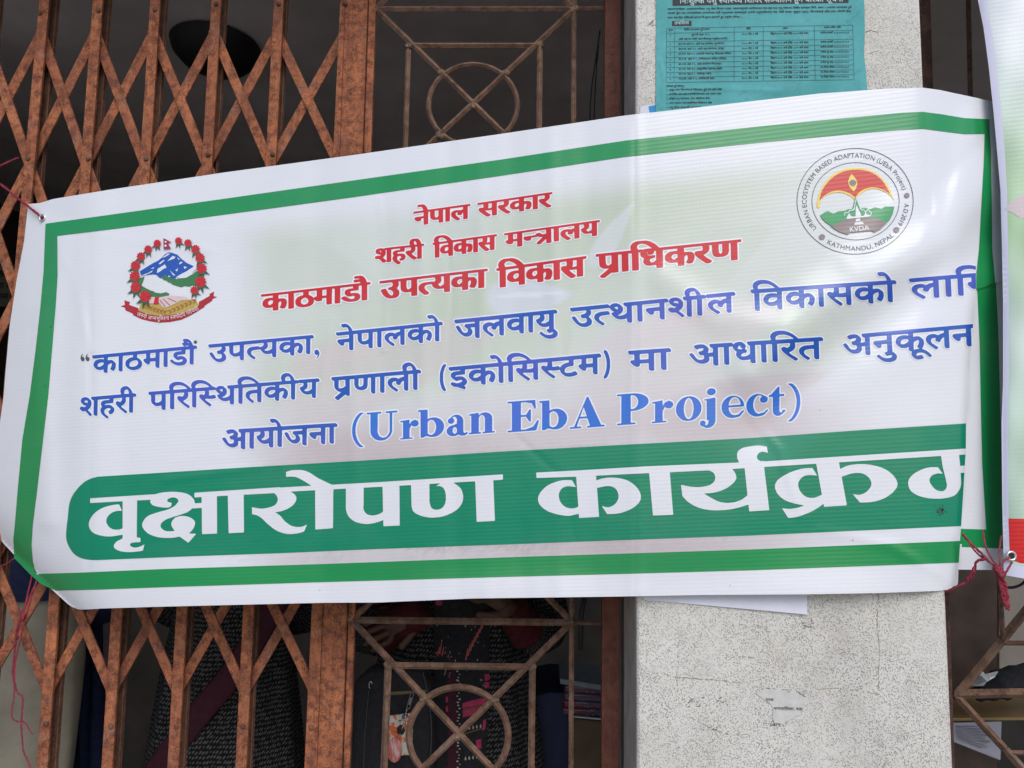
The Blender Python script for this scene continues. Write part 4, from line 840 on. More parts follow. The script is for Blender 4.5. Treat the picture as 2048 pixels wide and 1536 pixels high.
 hp(D,[(465,433,1),(380,440),(290,470),(215,515),(185,562),(200,620),(250,668),(320,696),(405,713,1),(350,731),(290,739),(237,733,1),(283,806,1),(360,796),(450,762),(510,728),(560,690,1),(540,630,1),(480,655),(420,650),(375,610),(358,560),(375,515),(420,488),(500,490,1)])
 c4(D,(490,385),(660,375),(722,712),(552,723))
 hp(D,[(665,446,1),(740,413),(860,405),(980,430),(1060,480),(1100,545),(1080,600),(1010,655),(920,685),(820,691,1),(765,628,1),(820,633),(870,610),(905,560),(890,510),(840,475),(770,472),(680,500,1)])
 hp(D,[(1423,330,1),(1437,430),(1460,520),(1467,570),(1450,600),(1420,607),(1380,592),(1345,550),(1338,520),(1355,490),(1395,474),(1437,477,1),(1400,427,1),(1320,432),(1240,465),(1190,510),(1180,555),(1200,605),(1260,642),(1340,660),(1430,661),(1510,645),(1550,612),(1572,560),(1568,450),(1556,320,1)])
 c4(D,(1555,418),(1640,413),(1640,466),(1560,471))
 ox,oy=90,860; W=int(1880*KH);H=int(260*KH)
 m=np.zeros((H,W),bool)
 for l in head:
     l=(l-[ox,oy])*KH
     x0,y0=np.maximum(np.floor(l.min(0)).astype(int)-1,0); x1,y1=np.minimum(np.ceil(l.max(0)).astype(int)+2,[W,H])
     m[y0:y1,x0:x1]|=fill([l-[x0,y0]],x1-x0,y1-y0)
 # clip at the fold line
 fx=np.interp((np.arange(H)/KH+oy),[845,897.6,1055,1114],[1934,1931.4,1922,1917.4])-1.0
 m&=((np.arange(W)/KH+ox)[None,:]<fx[:,None])
 add('heading',trace(m,KH,ox,oy,.2,2,2))
 # tight green layers (polygons)
 FOLD=[(1952,580),(1945.5,650),(1938.9,740.8),(1934,845),(1931.4,897.6),(1922,1055),(1917.4,1114),(1916,1170.5)]
 band=[A(560,300),B(0,222),B(1024,162),B(2048,95),C(1024,161),C(2048,107),D(800,152),D(1612,100)]+[(1931.2,897.6),(1921.8,1052)]+[C(2048,905),C(1024,942),B(2048,857),B(1024,893),A(2048,927),A(1300,953),A(560,983)]
 left=cr([A(520,983)+(1,),A(430,970),A(360,930),A(312,855),A(297,780),A(310,640),A(330,500),A(385,405),A(465,332),A(560,300)+(1,)],6)
 n0=[i for i,p in enumerate(left) if np.allclose(p,A(560,300))]
 bandp=np.vstack([np.array(band),left[:n0[0]] if n0 else left])
 add('band',[bandp])
 top_u=[(91.4,447.5),(250,425.5),(400,404.5),(550,383.2),(700,362),(1000,319.6),(1250,281.5),(1523,252.5),(1717,233.8),(1800,226),(1846,224),(1885,229),(1928,236.5),(1978,238.5)]
 top_l=[(1969,268),(1928,268.5),(1885,263),(1846,258),(1800,260),(1717.6,267),(1523,285),(1250,314),(1000,352),(700,395.5),(550,416),(400,436),(250,455.5),(115,472)]
 l_in=[(115,472),(115.5,552),(111.7,611),(104,705),(97,790),(86.5,880),(75,978),(66,1050),(63.5,1090),(66,1123),(70,1138),(76,1147.5)]
 l_out=[(108,1183),(83,1168),(60,1148),(29,1116),(27,1078),(30,1050),(36,978),(45,880),(60,790),(71,705),(81,616),(87.6,542),(91.4,447.5)]
 b_u=[(76,1147.5),(150,1145.5),(325,1138),(650,1127.8),(1000,1115),(1250,1107),(1500,1099),(1920,1081.7)]
 b_l=[(1917,1125),(1500,1140.5),(1250,1147.5),(1000,1154),(650,1164),(325,1174.4),(200,1179),(111,1181)]
 r_in=[(1969,268),(1967,330),(1963,400),(1957.5,500),(1952.5,545),(1952,580)]
 r_out=[(1990,566),(1984,500),(1983,400),(1981,300),(1978,238.5)]
 outer=top_u+r_out[::-1]+r_in[::-1]  # top + right band
 frame=top_u+r_out[::-1]+r_in[::-1][:-1]+top_l+l_in[1:]+b_u[1:]+b_l+l_out[1:-1]
 add('frame',[np.array(frame)])
 # back flap (folded edge): green strip
 add('flap_green',[np.array([(1952,500),(1953,545),(1955,594),(1959,687),(1961.6,827),(1964,927),(1972,1059),(1900,1057),(1900,1093),(2006,1097),(2004.5,1007),(2001,848),(1996,660),(1989,520),(1988,500)])])
 # emblem
 E_=Z(200,460,7.68)
 def ep(layer,pts,smooth=True):
     add(layer,[cr(mp(E_,pts),3) if smooth else np.array([E_(*p[:2]) for p in pts])])
 ep('em_red',[(320,1172),(385,1150),(375,1080),(460,1105),(450,1150),(590,1200),(600,1245),(740,1295),(900,1320),(1080,1310),(1250,1280),(1400,1230),(1520,1160),(1520,1105),(1690,1010),(1680,985),(1755,945),(1745,1015),(1800,1028),(1735,1060),(1720,1090),(1610,1165),(1605,1185),(1400,1310),(1250,1380),(1080,1415),(920,1425),(780,1405),(640,1370),(510,1310),(505,1285),(395,1235),(385,1195)],False)
 ep('em_gold',[(600,1240),(620,1130),(700,1100),(900,1140),(1200,1080),(1340,1070),(1470,1060),(1520,1155),(1400,1225),(1250,1275),(1080,1305),(900,1315),(740,1290)],False)
 ep('em_blue',[(615,635),(720,570),(820,510),(900,470),(960,420),(1000,375),(1050,345),(1110,350),(1190,380),(1260,450),(1340,510),(1440,555),(1400,600),(1300,650),(1240,700),(1180,720),(1150,750),(1000,750),(920,735),(870,690),(820,680),(740,690),(640,705)],False)
 for p in ([(880,665),(890,600),(940,570),(1000,530),(1030,580),(980,600),(930,640)],[(1040,480),(1120,400),(1165,415),(1150,440),(1110,455)],[(1215,530),(1240,490),(1280,495),(1250,520)],[(1160,620),(1205,590),(1190,640)],[(1075,620),(1165,700),(1130,700)],[(1175,725),(1250,680),(1330,640),(1420,580),(1530,540),(1480,600),(1440,640),(1410,690),(1330,735),(1240,745)],[(960,430),(1050,360),(1080,372),(1000,420)],[(640,700),(740,665),(820,620),(800,650),(700,695)],[(905,520),(980,460),(1000,470),(930,530)],[(1190,420),(1230,450),(1215,462)],[(1290,560),(1350,575),(1300,600)],[(780,600),(840,570),(830,595)],[(1060,700),(1090,720),(1050,725)]): ep('em_white',p,False)
 ep('em_green',[(940,720),(1010,690),(1080,735),(1180,755),(1300,735),(1420,690),(1480,630),(1580,680),(1600,760),(1520,870),(1420,850),(1380,870),(1300,860),(1250,880),(1200,865),(1120,840),(1090,815),(1050,800),(1020,775),(985,770)],False)
 ep('em_green',[(510,800),(620,740),(690,715),(665,790),(640,850),(700,890),(780,930),(820,940),(860,965),(940,975),(1020,955),(1070,980),(1060,1010),(980,1020),(880,1025),(800,1040),(700,1010),(600,960),(540,880)],False)
 ep('em_skin',[(770,1045),(840,1030),(930,1040),(1000,1018),(1100,1010),(1250,1018),(1340,1040),(1330,1080),(1250,1085),(1190,1120),(1100,1160),(1010,1195),(950,1170),(915,1120),(770,1130)],True)
 ep('em_cuff',[(850,1035),(915,1020),(905,1140),(830,1145)],False)
 for a0,b0 in (((930,1080),(1010,1180)),((980,1060),(1080,1160)),((1050,1050),(1180,1110))):
     d=np.array(b0)-a0; n=np.array([-d[1],d[0]])/np.hypot(*d)*6
     add('em_lines',[np.array([E_(*(np.array(a0)+n)),E_(*(np.array(b0)+n)),E_(*(np.array(b0)-n)),E_(*(np.array(a0)-n))])])
 def leafp(cx,cy,ang,L,w):
     c,s=math.cos(ang),math.sin(ang)
     pts=[(0,0),(L*.4,w),(L,0),(L*.4,-w)]
     return [(cx+x*c-y*s,cy+x*s+y*c) for x,y in pts]
 fl=[(890,210,62),(750,300,66),(640,410,70),(555,550,80),(545,715,86),(560,885,88),(705,1025,98),(1215,170,60),(1360,205,64),(1475,300,72),(1545,430,78),(1570,595,84),(1555,800,92),(1460,930,68)]
 for i,(x,y,rr) in enumerate(fl):
     side=-1 if x<1000 else 1
     for ang in (math.radians(90+side*25),math.radians(90-side*15),math.radians(90-side*60)):
         ep('em_leaf',leafp(x,y+rr*.3,ang,rr*1.75,rr*.27),False)
 for i,(x,y,rr) in enumerate(fl):
     pts=[]
     for k in range(22):
         a=2*math.pi*k/22+i; q=rr*(1.02 if k%2==0 else .78)
         pts.append((x+q*math.cos(a),y+q*math.sin(a)))
     ep('em_flower',pts,False)
     for k in range(3):
         a=2*math.pi*k/3+i*.7; ep('em_flower_dark',leafp(x+rr*.15*math.cos(a),y+rr*.15*math.sin(a),a,rr*.6,rr*.08),False)
 ep('em_flag',[(985,130),(1110,195),(1045,210),(1105,290),(990,300)],False)
 for (x,y,q) in ((1022,190,15),(1022,248,18)): ep('em_white',[(x+q*math.cos(k*.7854),y+q*math.sin(k*.7854)) for k in range(8)],False)
 for k in range(7):
     t=k/6
     for sd in (-1,1):
         x=650+t*330; y=1150+t*105+10*math.sin(t*3); ep('em_wheat',leafp(x,y,math.atan2(105,330)+sd*.5-.0,75,9),False)
         x=1480-t*370; y=1075+t*165; ep('em_wheat',leafp(x,y,math.atan2(165,-370)+sd*.5,75,9),False)
 # motto along the ribbon
 def arctext(L,w,path,h,layer,K2=12,thick=0,asc=.622,tol=.1,mina=.05):
     """bend em groups along polyline path (px, headline/baseline at em y=0)"""
     p=np.array(path,float); d=np.hypot(*np.diff(p,axis=0).T); s=np.r_[0,np.cumsum(d)]
     S=h/asc
     sc=s[-1]/(w*S)
     ox,oy=p.min(0)-h*2-4; W,H=((p.max(0)-p.min(0)+h*4+8)*K2).astype(int)
     def f(x,y):
         q=x*S*sc; i=min(max(np.searchsorted(s,q)-1,0),len(d)-1)
         t=(p[i+1]-p[i])/d[i]; b=p[i]+t*(q-s[i]); n=np.array([t[1],-t[0]])
         r=b+n*y*S
         return ((r[0]-ox)*K2,(r[1]-oy)*K2)
     m=rast(L,f,W,H)
     if thick: m=dil_disc(m,thick*K2)
     add(layer,trace(m,K2,ox,oy,tol,mina,1))
 def smoothpath(pts,n=10):
     q=np.array(pts,float); out=[]
     for i in range(len(q)-1):
         p0=q[max(0,i-1)];p1=q[i];p2=q[i+1];p3=q[min(len(q)-1,i+2)]
         for t in np.arange(n)/n: out.append(.5*((2*p1)+(-p0+p2)*t+(2*p0-5*p1+4*p2-p3)*t*t+(-p0+3*p1-3*p2+p3)*t**3))
     out.append(q[-1]); return np.array(out)
 L,w=compose('जननी जन्मभूमिश्च स्वर्गादपि गरीयसी')
 arctext(L,w,smoothpath([E_(*p) for p in ((575,1318),(740,1372),(900,1392),(1060,1386),(1250,1350),(1400,1296),(1540,1222))]),7.2,'em_text',14,.06)
 # seal
 F=Z(1580,280,6.4)
 def ring(cx,cy,rx,ry,wd,n=90,rot=0.0):
     a=np.linspace(0,2*np.pi,n,endpoint=False)
     o=np.c_[cx+(rx)*np.cos(a),cy+(ry)*np.sin(a)]; i=np.c_[cx+(rx-wd)*np.cos(a),cy+(ry-wd)*np.sin(a)]
     return [np.array([F(*p) for p in o]),np.array([F(*p) for p in i])]
 add('seal_ink',ring(832,785,748,682,9)); add('seal_ink',ring(838,785,562,498,8))
 def fp(layer,pts,sm=False): add(layer,[cr(mp(F,pts),4) if sm else np.array([F(*p[:2]) for p in pts])])
 fp('seal_yellow',[(345,870,1),(345,790),(375,680),(440,560),(540,450),(680,380),(820,360),(960,370),(1090,420),(1200,520),(1280,640),(1340,800,1),(1290,720),(1200,660),(1080,625),(980,645),(890,700),(835,770,1),(770,720),(680,680),(580,675),(480,705),(400,765),(375,870,1)],True)
 fp('seal_red',[(375,780,1),(400,670),(460,570),(560,470),(690,405),(820,385),(950,392),(1080,440),(1190,540),(1285,700,1),(1200,645),(1080,607),(960,625),(880,675),(835,740,1),(770,690),(680,655),(580,650),(470,690),(375,780,1)],True)
 fp('seal_eye',[(785,437,1),(830,490),(857,550),(845,610),(815,662,1),(765,610),(742,545),(755,490)],True)
 add('seal_grey',[np.array([F(800+45*math.cos(k*.39),552+42*math.sin(k*.39)) for k in range(16)])])
 for x,y,q in ((1492,712,34),(1360,1152,38),(408,1242,38)): add('seal_grey',[np.array([F(x+q*math.cos(k*.39),y+q*.92*math.sin(k*.39)) for k in range(16)])])
 fp('seal_green',[(385,965),(440,930),(480,912),(550,945),(620,915),(690,910),(740,890),(800,885),(825,770),(835,740),(850,770),(890,880),(960,870),(1020,890),(1080,865),(1170,885),(1210,855),(1330,855),(1310,950),(1270,1030),(1190,1110),(1100,1170),(1040,1100),(800,1060),(520,1100),(450,1050),(410,1010)])
 fp('seal_brown',[(520,1110),(640,1050),(760,1010),(1080,1000),(1180,1040),(1240,1060),(1160,1140),(1080,1185),(1035,1165),(770,1190),(735,1215),(620,1175)])
 fp('seal_white',[(835,870),(850,840),(870,890),(905,960),(900,990),(830,1000),(835,950)])
 fp('seal_white',[(715,1015),(725,985),(755,940),(770,975),(800,985),(1000,970),(940,975),(965,925),(980,960),(1010,960),(1015,985)])
 fp('seal_white',[(840,1015),(890,1008),(898,1040),(835,1048)]);fp('seal_white',[(830,1060),(920,1050),(945,1082),(815,1092)])
 for seg in ([(690,970),(700,930),(740,935),(760,905),(800,905),(815,880)],[(890,880),(915,905),(940,900),(960,925),(1000,890),(1010,920),(1040,935),(1020,980)],[(840,760),(820,850),(815,900)],):
     q=smoothpath(seg,1)
     for a0,b0 in zip(q,q[1:]):
         d=b0-a0; n=np.array([-d[1],d[0]])/np.hypot(*d)*5
         add('seal_white',[np.array([F(*(a0+n)),F(*(b0+n)),F(*(b0-n)),F(*(a0-n))])])
 def latin(txt,cond=.82):
     L=[];x=0
     for c in txt:
         if c==' ': x+=.24; continue
         L.append([[(x+p[0]*cond,p[1]) for p in l] for l in G[c]['loops']]); x+=G[c]['adv']*cond+.012
     return L,x
 def arc(cx,cy,rx,ry,a0,a1,n=60):
     a=np.radians(np.linspace(a0,a1,n)); return [F(cx+rx*math.cos(t),cy+ry*math.sin(t)) for t in a]
 L,w=latin('URBAN ECOSYSTEM BASED ADAPTATION (UEbA Project)'); arctext(L,w,arc(835,785,623,560,142,346),9.6,'seal_ink',12,.08,.72)
 L,w=latin('KATHMANDU, NEPAL'); arctext(L,w,arc(835,785,700,634,122,44.5),9.6,'seal_ink',12,.08,.72)
 L,w=latin('A.D.2019'); arctext(L,w,arc(835,785,630,565,3,31),9.6,'seal_ink',12,.08,.72)
 L,w=latin('KVDA',.95); arctext(L,w,[F(755,1180),F(1010,1155)],9.5,'seal_white2',12,.12,.72)

 # ---- poster
 H_=Z(1300,0,8.533); I_=Z(1520,0,8.533)
 def ptext(txt,x0,y0,h,layer,x1=None,slope=-.02,K2=9,tol=.34,thick=0.12,mina=.3):
     L,w=compose(txt); S=h/.622; k=1 if x1 is None else (x1-x0)/(w*S)
     W=int((w*S*k+6)*K2); Hh=int((h*2.6+8)*K2); ox,oy=x0-3,y0-h*.8-4+min(0,slope*w*S*k)
     m=rast(L,lambda x,y:((x0+x*S*k-ox)*K2,(y0+(.622-y)*S+slope*x*S*k-oy)*K2),W,Hh)
     m=dil_disc(m,thick*K2)
     add(layer,trace(m,K2,ox,oy,tol,mina,1))
 def rectp(layer,x0,y0,x1,y1,s=-.017):
     add(layer,[np.array([(x0,y0),(x1,y0+s*(x1-x0)),(x1,y1+s*(x1-x0)),(x0,y1)])])
 rectp('po_black',1345,-14,1697,11.7); rectp('po_black',1344,42.3,1383,52.3)
 ptext('निःशुल्क पशु स्वास्थ्य शिविर सञ्चालन हुने बारेको सूचना',1359,-2,9.5,'po_white',1686,-.012,thick=.25,tol=.15)
 ptext('तपशिल',1348.5,44,5.6,'po_white',1377.5,thick=.15,tol=.15)
 y=16.5
 ptext('यसनगरपालिका नगरकार्यपालिका, पशु सेवा विभाग शाखा, मकवानपुरको आयोजनामा एक वडा एक पशु स्वास्थ्य शिविर कार्यक्रम मिति, समय र स्थानमा सञ्चालन हुने',1335,17,3.6,'po_ink',1703,-.011)
 ptext('भएको हुँदा यस नगरपालिका अन्तर्गतका सबै पशुपालक कृषकहरूले आफ्नो पशुपन्छीलाई गाई, भैंसी बाखा, कुकुरा बङ्गुर, बिरालोलाई खोप तथा औषधि सेवा',1335,25,3.6,'po_ink',1702,-.011)
 ptext('पाउन सेवा लिन तोकिएको ठाउँमा नि:शुल्क सहभागी हुन अनुरोध गरिन्छ ।',1335,34,3.6,'po_ink',1482,-.011)
 rowL=[56.5,66.6,83.8,93.7,104.7,115.4,125.1,135.3,145.3,154.7,165.2]; rowR=[50.4,60.6,78.7,90,99.8,109.9,120.1,130,139.7,149.4,159.6]
 def lineq(a,b,wd=.55):
     a=np.array(a);b=np.array(b);d=(b-a)/np.hypot(*(b-a)); n=np.array([-d[1],d[0]])*wd/2
     add('po_line',[np.array([a+n,b+n,b-n,a-n])])
 for i in range(11):
     lineq((1333.3-.25*i*.1,rowL[i]),(1705.5+.02*i*3,rowR[i]))
 for x0,x1 in ((1333.4,1332),(1349.8,1348),(1468.4,1467.8),(1526.5,1526.3),(1628.4,1630.5),(1705.4,1708)):
     t=(x0-1333.4)/372; lineq((x0,rowL[0]+(rowR[0]-rowL[0])*t),(x1,rowL[-1]+(rowR[-1]-rowL[-1])*t))
 place=['पुरानो वडा नं १','(वडी स्वास्थ्य चौकी भवन विजयपुर पशुसेवा अगाडि)','चा.न.पा. वडा नं २, (वडी वडा कार्यालय, पुरानोगाउँ)','चा.न.पा. वडा नं ३, (वडी वडा कार्यालय, श्रीपुर)','चा.न.पा. वडा नं ४, (महादेवी आधारभूत विद्यालय परिसर)','चा.न.पा. वडा नं ५, (गणेशस्थान मन्दिर परिसर)','चा.न.पा. वडा नं ६, (वडा कार्यालय निगालपुर)','चा.न.पा. वडा नं ७, (सामुदायिक स्वास्थ्य चौकी)','चा.न.पा. वडा नं ८, (नवलपुर भवन)','चा.न.पा. वडा नं ९, (नयाँबस्ती हल)']
 wid=[36,98,92,92,106,96,86,88,66,72]
 nums='१२३४५६७८९'
 for i in range(10):
     yb=[68,76.8,86.5,96.5,106.5,116.8,127,136.8,146.5,156][i]
     x0=1383 if i==0 else 1357
     ptext(place[i],x0,yb,3.5,'po_ink',x0+wid[i],-.012)
     j=0 if i==0 else i-1
     if i!=1:
         ptext('२०८० चैत '+nums[j]+' गते',1483,yb-1.2,3.5,'po_ink',1516,-.012)
         ptext('बिहान ७:०० बजे देखि ५:०० बजे सम्म',1541,yb-2.2,3.5,'po_ink',1617,-.012)
         ptext(['मनोज कार्की ९८४५०११५२४','राजेश कु साह ९८४११२२३२८','डा दीपक नेपाल ९८६०११४८८८'][(j//3)%3],1641,yb-4,3.5,'po_ink',1698,-.012)
         ptext(nums[j],1339,yb+1,3.5,'po_ink',None,0)
 ptext('क्र.सं.',1337.5,58.8,3.4,'po_ink',1346.5);ptext('शिविर सञ्चालन हुने स्थान',1368,58,3.6,'po_ink',1419);ptext('मिति',1493,56,3.6,'po_ink',1501);ptext('समय',1566,55.2,3.6,'po_ink',1575);ptext('सम्पर्क व्यक्ति र फोन',1648,53.5,3.6,'po_ink',1682)
 ptext('उपलब्ध हुने सेवाहरू',1332,171,3.5,'po_ink',1368,-.01)
 for k,t in enumerate(['१. कुकुर तथा बिरालोलाई रेबिजबाट हुने रोग खोप सेवा','२. अन्तरिक तथा बाह्य परजीवी नियन्त्रण तथा उपचार सेवा','३. बाँझो पशु परीक्षण तथा बाँझोपन सेवा','४. अन्य उपचार तथा सम्बन्धित विशेषज्ञ सेवा','५. पशु बीमा सम्बन्धी जानकारी']):
     ptext(t,1332,178.5+8.8*k,3.4,'po_ink',1332+[112,110,88,92,70][k],-.012)
 # scraps on the pillar
 W6=Z(1200,1050,2.415)
 ptext('पक्ष',*W6(800,838),5.2,'scrap_ink',W6(838,0)[0],0,thick=.3); ptext('नगरपालिका, वडा',*W6(838,880),5.2,'scrap_ink',W6(978,0)[0],.02,thick=.3); ptext('धन',*W6(838,958),5.2,'scrap_ink',W6(872,0)[0],0,thick=.3)
 # notice seen inside on the left
 for t,y0,x1 in (('सरकार',543,24),('तथा सबै',566,30),('जिल्ला ता',588,30)): ptext(t,-14,y0,11,'notice_ink',x1,-.02,8,thick=.3)
 # halos: union per layer
 for nm,h in HALO.items():
     if not h: continue
     lps=ART[nm]; a=np.vstack(lps); o=a.min(0)-8; K2=4; W,Hh=((a.max(0)-a.min(0)+16)*K2).astype(int)
     m=fill_eo([(l-o)*K2 for l in lps],W,Hh); m=dil_disc(m,h*K2)
     m[:, :] &= True
     # keep the halo inside the fold line
     fx2=np.interp(np.arange(Hh)/K2+o[1],[500,580,845,897.6,1055],[1952,1951.5,1933.5,1931,1921.5])
     m&=((np.arange(W)/K2+o[0])[None,:]<fx2[:,None])
     ART[nm+'_halo']=trace(m,K2,o[0],o[1],.25,8,2)

 return ART
LOOPS = {k: [np.asarray(l, float) for l in v] for k, v in make_art().items()}

def sm(x, a, b):
    t = np.clip((x - a) / (b - a), 0, 1); return t * t * (3 - 2 * t)
def ridge(px, py, pts, w, amp):
    best = np.full(px.shape, 1e9)
    for (x0, y0), (x1, y1) in zip(pts, pts[1:]):
        dx, dy = x1 - x0, y1 - y0; t = np.clip(((px - x0) * dx + (py - y0) * dy) / (dx * dx + dy * dy), 0, 1)
        best = np.minimum(best, np.hypot(px - x0 - t * dx, py - y0 - t * dy))
    return amp * np.exp(-(best / w) ** 2)
BX = [-80, 0, 60, 175, 400, 650, 1000, 1262, 1300, 1840, 1860, 1900, 1985, 2080]
BY = [0.03, -.032, -.072, -.118, -.138, -.158, -.192, -.2195, -.2215, -.2195, -.2165, -.200, -.165, -.12]
def bannerY(px, py):
    """depth of the hanging sheet: from the gate on the left to the pillar, then bent back round the pillar's corner"""
    px = np.asarray(px, float); py = np.asarray(py, float)
    y = sum(np.interp(px + o, BX, BY) for o in (-24, -16, -8, 0, 8, 16, 24)) / 7
    for x0, w, a in ((245, 26, .0012), (330, 30, -.0012), (480, 34, .0014), (560, 20, -.001), (640, 26, .0014), (705, 16, -.0012), (770, 24, .0018), (845, 16, -.0016), (905, 20, .0016), (965, 16, -.0014), (1035, 24, .0016), (1110, 18, -.0018), (1180, 26, .0014), (1255, 20, -.0012)):
        xx = x0 + (py - 700) * .02
        y = y + a * 1.3 * np.exp(-((px - xx) / w) ** 2) * (.55 + .45 * np.sin(py / 130 + x0))
    y = y - ridge(px, py, [(1990, 330), (1900, 470), (1760, 545), (1640, 610), (1500, 740)], 48, .011)
    y = y + ridge(px, py, [(1960, 470), (1830, 590), (1690, 690), (1530, 850)], 52, .009)
    y = y - ridge(px, py, [(1940, 250), (1915, 420), (1895, 560)], 26, .007)
    y = y - ridge(px, py, [(1780, 420), (1700, 520)], 30, .003)
    y = y - ridge(px, py, [(1330, 560), (1440, 640), (1560, 650)], 34, .004)
    y = y - ridge(px, py, [(120, 480), (85, 800), (95, 1040)], 26, .006)
    y = y - ridge(px, py, [(1270, 230), (1275, 1180)], 16, .002)
    s = ((px - 0) * (1217 - 1075) - (py - 1075) * 150) / math.hypot(142, 150)      # distance inside the curled lower left corner
    y = y + .038 * np.exp(-np.clip(s, 0, None) / 32)
    for pts, w, a in ([(86, 440), (150, 560), (180, 700)], 7, .0016), ([(90, 436), (240, 480), (420, 500)], 8, .0014), ([(177, 470), (182, 800), (176, 1190)], 6, -.0022), ([(1268, 240), (1272, 700), (1270, 1188)], 5, -.0014), ([(1848, 180), (1862, 420)], 6, -.0022), \
            ([(758, 400), (775, 560), (768, 700)], 6, .0012), ([(884, 400), (905, 600), (890, 760)], 5, -.0012), ([(560, 930), (640, 800), (660, 640)], 7, .0011), ([(1905, 1165), (1780, 1090), (1640, 1060)], 9, .0018), ([(1950, 300), (1870, 380), (1820, 500)], 14, -.0018), ([(1440, 760), (1560, 900), (1600, 1030)], 8, .0014), ([(330, 960), (520, 935)], 6, .0009), ([(1040, 880), (1130, 960), (1150, 1080)], 6, -.001):
        y = y - ridge(px, py, pts, w * 1.3, a * .8) * (.62 + .38 * np.sin(py / 58 + px / 90))
    y = y + .004 * sm(py, 1080, 1200) * np.sin(px / 95) - .003 * sm(py, 1130, 1205) * sm(px, 300, 900) * (1 - sm(px, 1700, 1860))
    fx = np.interp(py, [560, 650, 741, 845, 898, 1055, 1117, 1175], [1956, 1946, 1939, 1934, 1931.4, 1922, 1917.4, 1914])
    y = y + .011 * np.exp(-np.clip(fx - px, 0, None) / 8) * sm(py, 540, 640)
    return y
def flapY(px, py):
    return bannerY(np.minimum(px, 2060), py) + .003 + .005 * sm(np.asarray(py, float), 500, 760)
def surf_frame(fn, px, py):
    y = fn(px, py); p = PN(px, py, y); e = 1.5
    a = PN(px + e, py, fn(px + e, py)) - PN(px - e, py, fn(px - e, py)); b = PN(px, py + e, fn(px, py + e)) - PN(px, py - e, fn(px, py - e))
    n = np.cross(b, a); n /= np.linalg.norm(n, axis=-1, keepdims=True)
    n[n[:, 1] > 0] *= -1
    return p, n
def inside(loops, x, y):
    c = np.zeros(x.shape, bool)
    for l in loops:
        a = l; b = np.roll(l, -1, 0)
        x0, y0 = l.min(0); x1, y1 = l.max(0)
        k = np.nonzero((y >= y0) & (y <= y1) & (x <= x1))[0]
        if not len(k): continue
        X, Y = x[k][:, None], y[k][:, None]
        cr = ((a[:, 1] > Y) != (b[:, 1] > Y))
        xi = a[:, 0] + (Y - a[:, 1]) * (b[:, 0] - a[:, 0]) / np.where(b[:, 1] == a[:, 1], 1e9, b[:, 1] - a[:, 1])
        c[k] ^= ((cr & (X < xi)).sum(1) % 2).astype(bool)
    return c
def tri(loops, step=0):
    vs = []; es = []
    for l in loops:
        k = len(vs); pts = []
        for a, b in zip(l, np.roll(l, -1, 0)):
            n = max(1, int(math.ceil(np.hypot(*(b - a)) / (step or 12))))
            pts += [a + (b - a) * i / n for i in range(n)]
        vs += pts; es += [(k + i, k + (i + 1) % len(pts)) for i in range(len(pts))]
    if step:
        al = np.vstack(loops); x0, y0 = al.min(0); x1, y1 = al.max(0)
        gx, gy = np.meshgrid(np.arange(x0 + step / 2, x1, step), np.arange(y0 + step / 2, y1, step))
        gx = gx.ravel(); gy = gy.ravel(); k = inside(loops, gx, gy)
        vs += list(np.c_[gx[k], gy[k]])
    r = delaunay_2d_cdt([Vector(v) for v in vs], es, [], 1, 1e-3)
    v = np.array([tuple(q) for q in r[0]]); f = r[2]
    c = np.array([v[list(q)].mean(0) for q in f]); k = inside(loops, c[:, 0].copy(), c[:, 1].copy())
    return v, [q for q, ok in zip(f, k) if ok]
def art(name, fn, layers, parent, colour=None):
    """one printed part: layers = (loops, lift in metres, material, grid step, separate)"""
    V = []; NN = []; UV = []; FA = []; MI = []; mats = []
    for mi, (loops, off, mat, step, sep) in enumerate(layers):
        mats.append(mat)
        for gi, grp in enumerate([[l] for l in loops] if sep else [loops]):
            v, f = tri(grp, step)
            p, n = surf_frame(fn, v[:, 0], v[:, 1])
            k = sum(map(len, V)); V.append(p + n * (off + (gi * 4e-6 if sep else 0))); NN.append(n)
            t = 418 - .131 * v[:, 0]; b = 1223 - .0255 * v[:, 0]
            UV.append(np.c_[v[:, 0] / 2000, (v[:, 1] - t) / (b - t)])
            for q in f:
                a, c, d = (v[q[0]], v[q[1]], v[q[2]])
                fl = (c[0] - a[0]) * (d[1] - a[1]) - (c[1] - a[1]) * (d[0] - a[0]) > 0
                FA.append(tuple(i + k for i in (q[::-1] if fl else q))); MI.append(mi)
    V = np.vstack(V); NN = np.vstack(NN); UV = np.vstack(UV)
    me = bpy.data.meshes.new(name); me.from_pydata([tuple(x) for x in V], [], FA)
    me.polygons.foreach_set('material_index', MI); me.polygons.foreach_set('use_smooth', [True] * len(FA))
    u = me.uv_layers.new(name='print'); li = np.zeros(len(me.loops), np.int32); me.loops.foreach_get('vertex_index', li)
    u.data.foreach_set('uv', UV[li].ravel())
    if colour is not None:
        ca = me.color_attributes.new('print_colour', 'FLOAT_COLOR', 'POINT')
        # px, py back from uv
        px = UV[:, 0] * 2000; t = 418 - .131 * px; b = 1223 - .0255 * px; py = t + UV[:, 1] * (b - t)
        c = colour(px, py); ca.data.foreach_set('color', np.c_[c, np.ones(len(c))].ravel())
    me.update()
    me.normals_split_custom_set_from_vertices([tuple(x) for x in NN])
    return link(name, me, mats, parent)

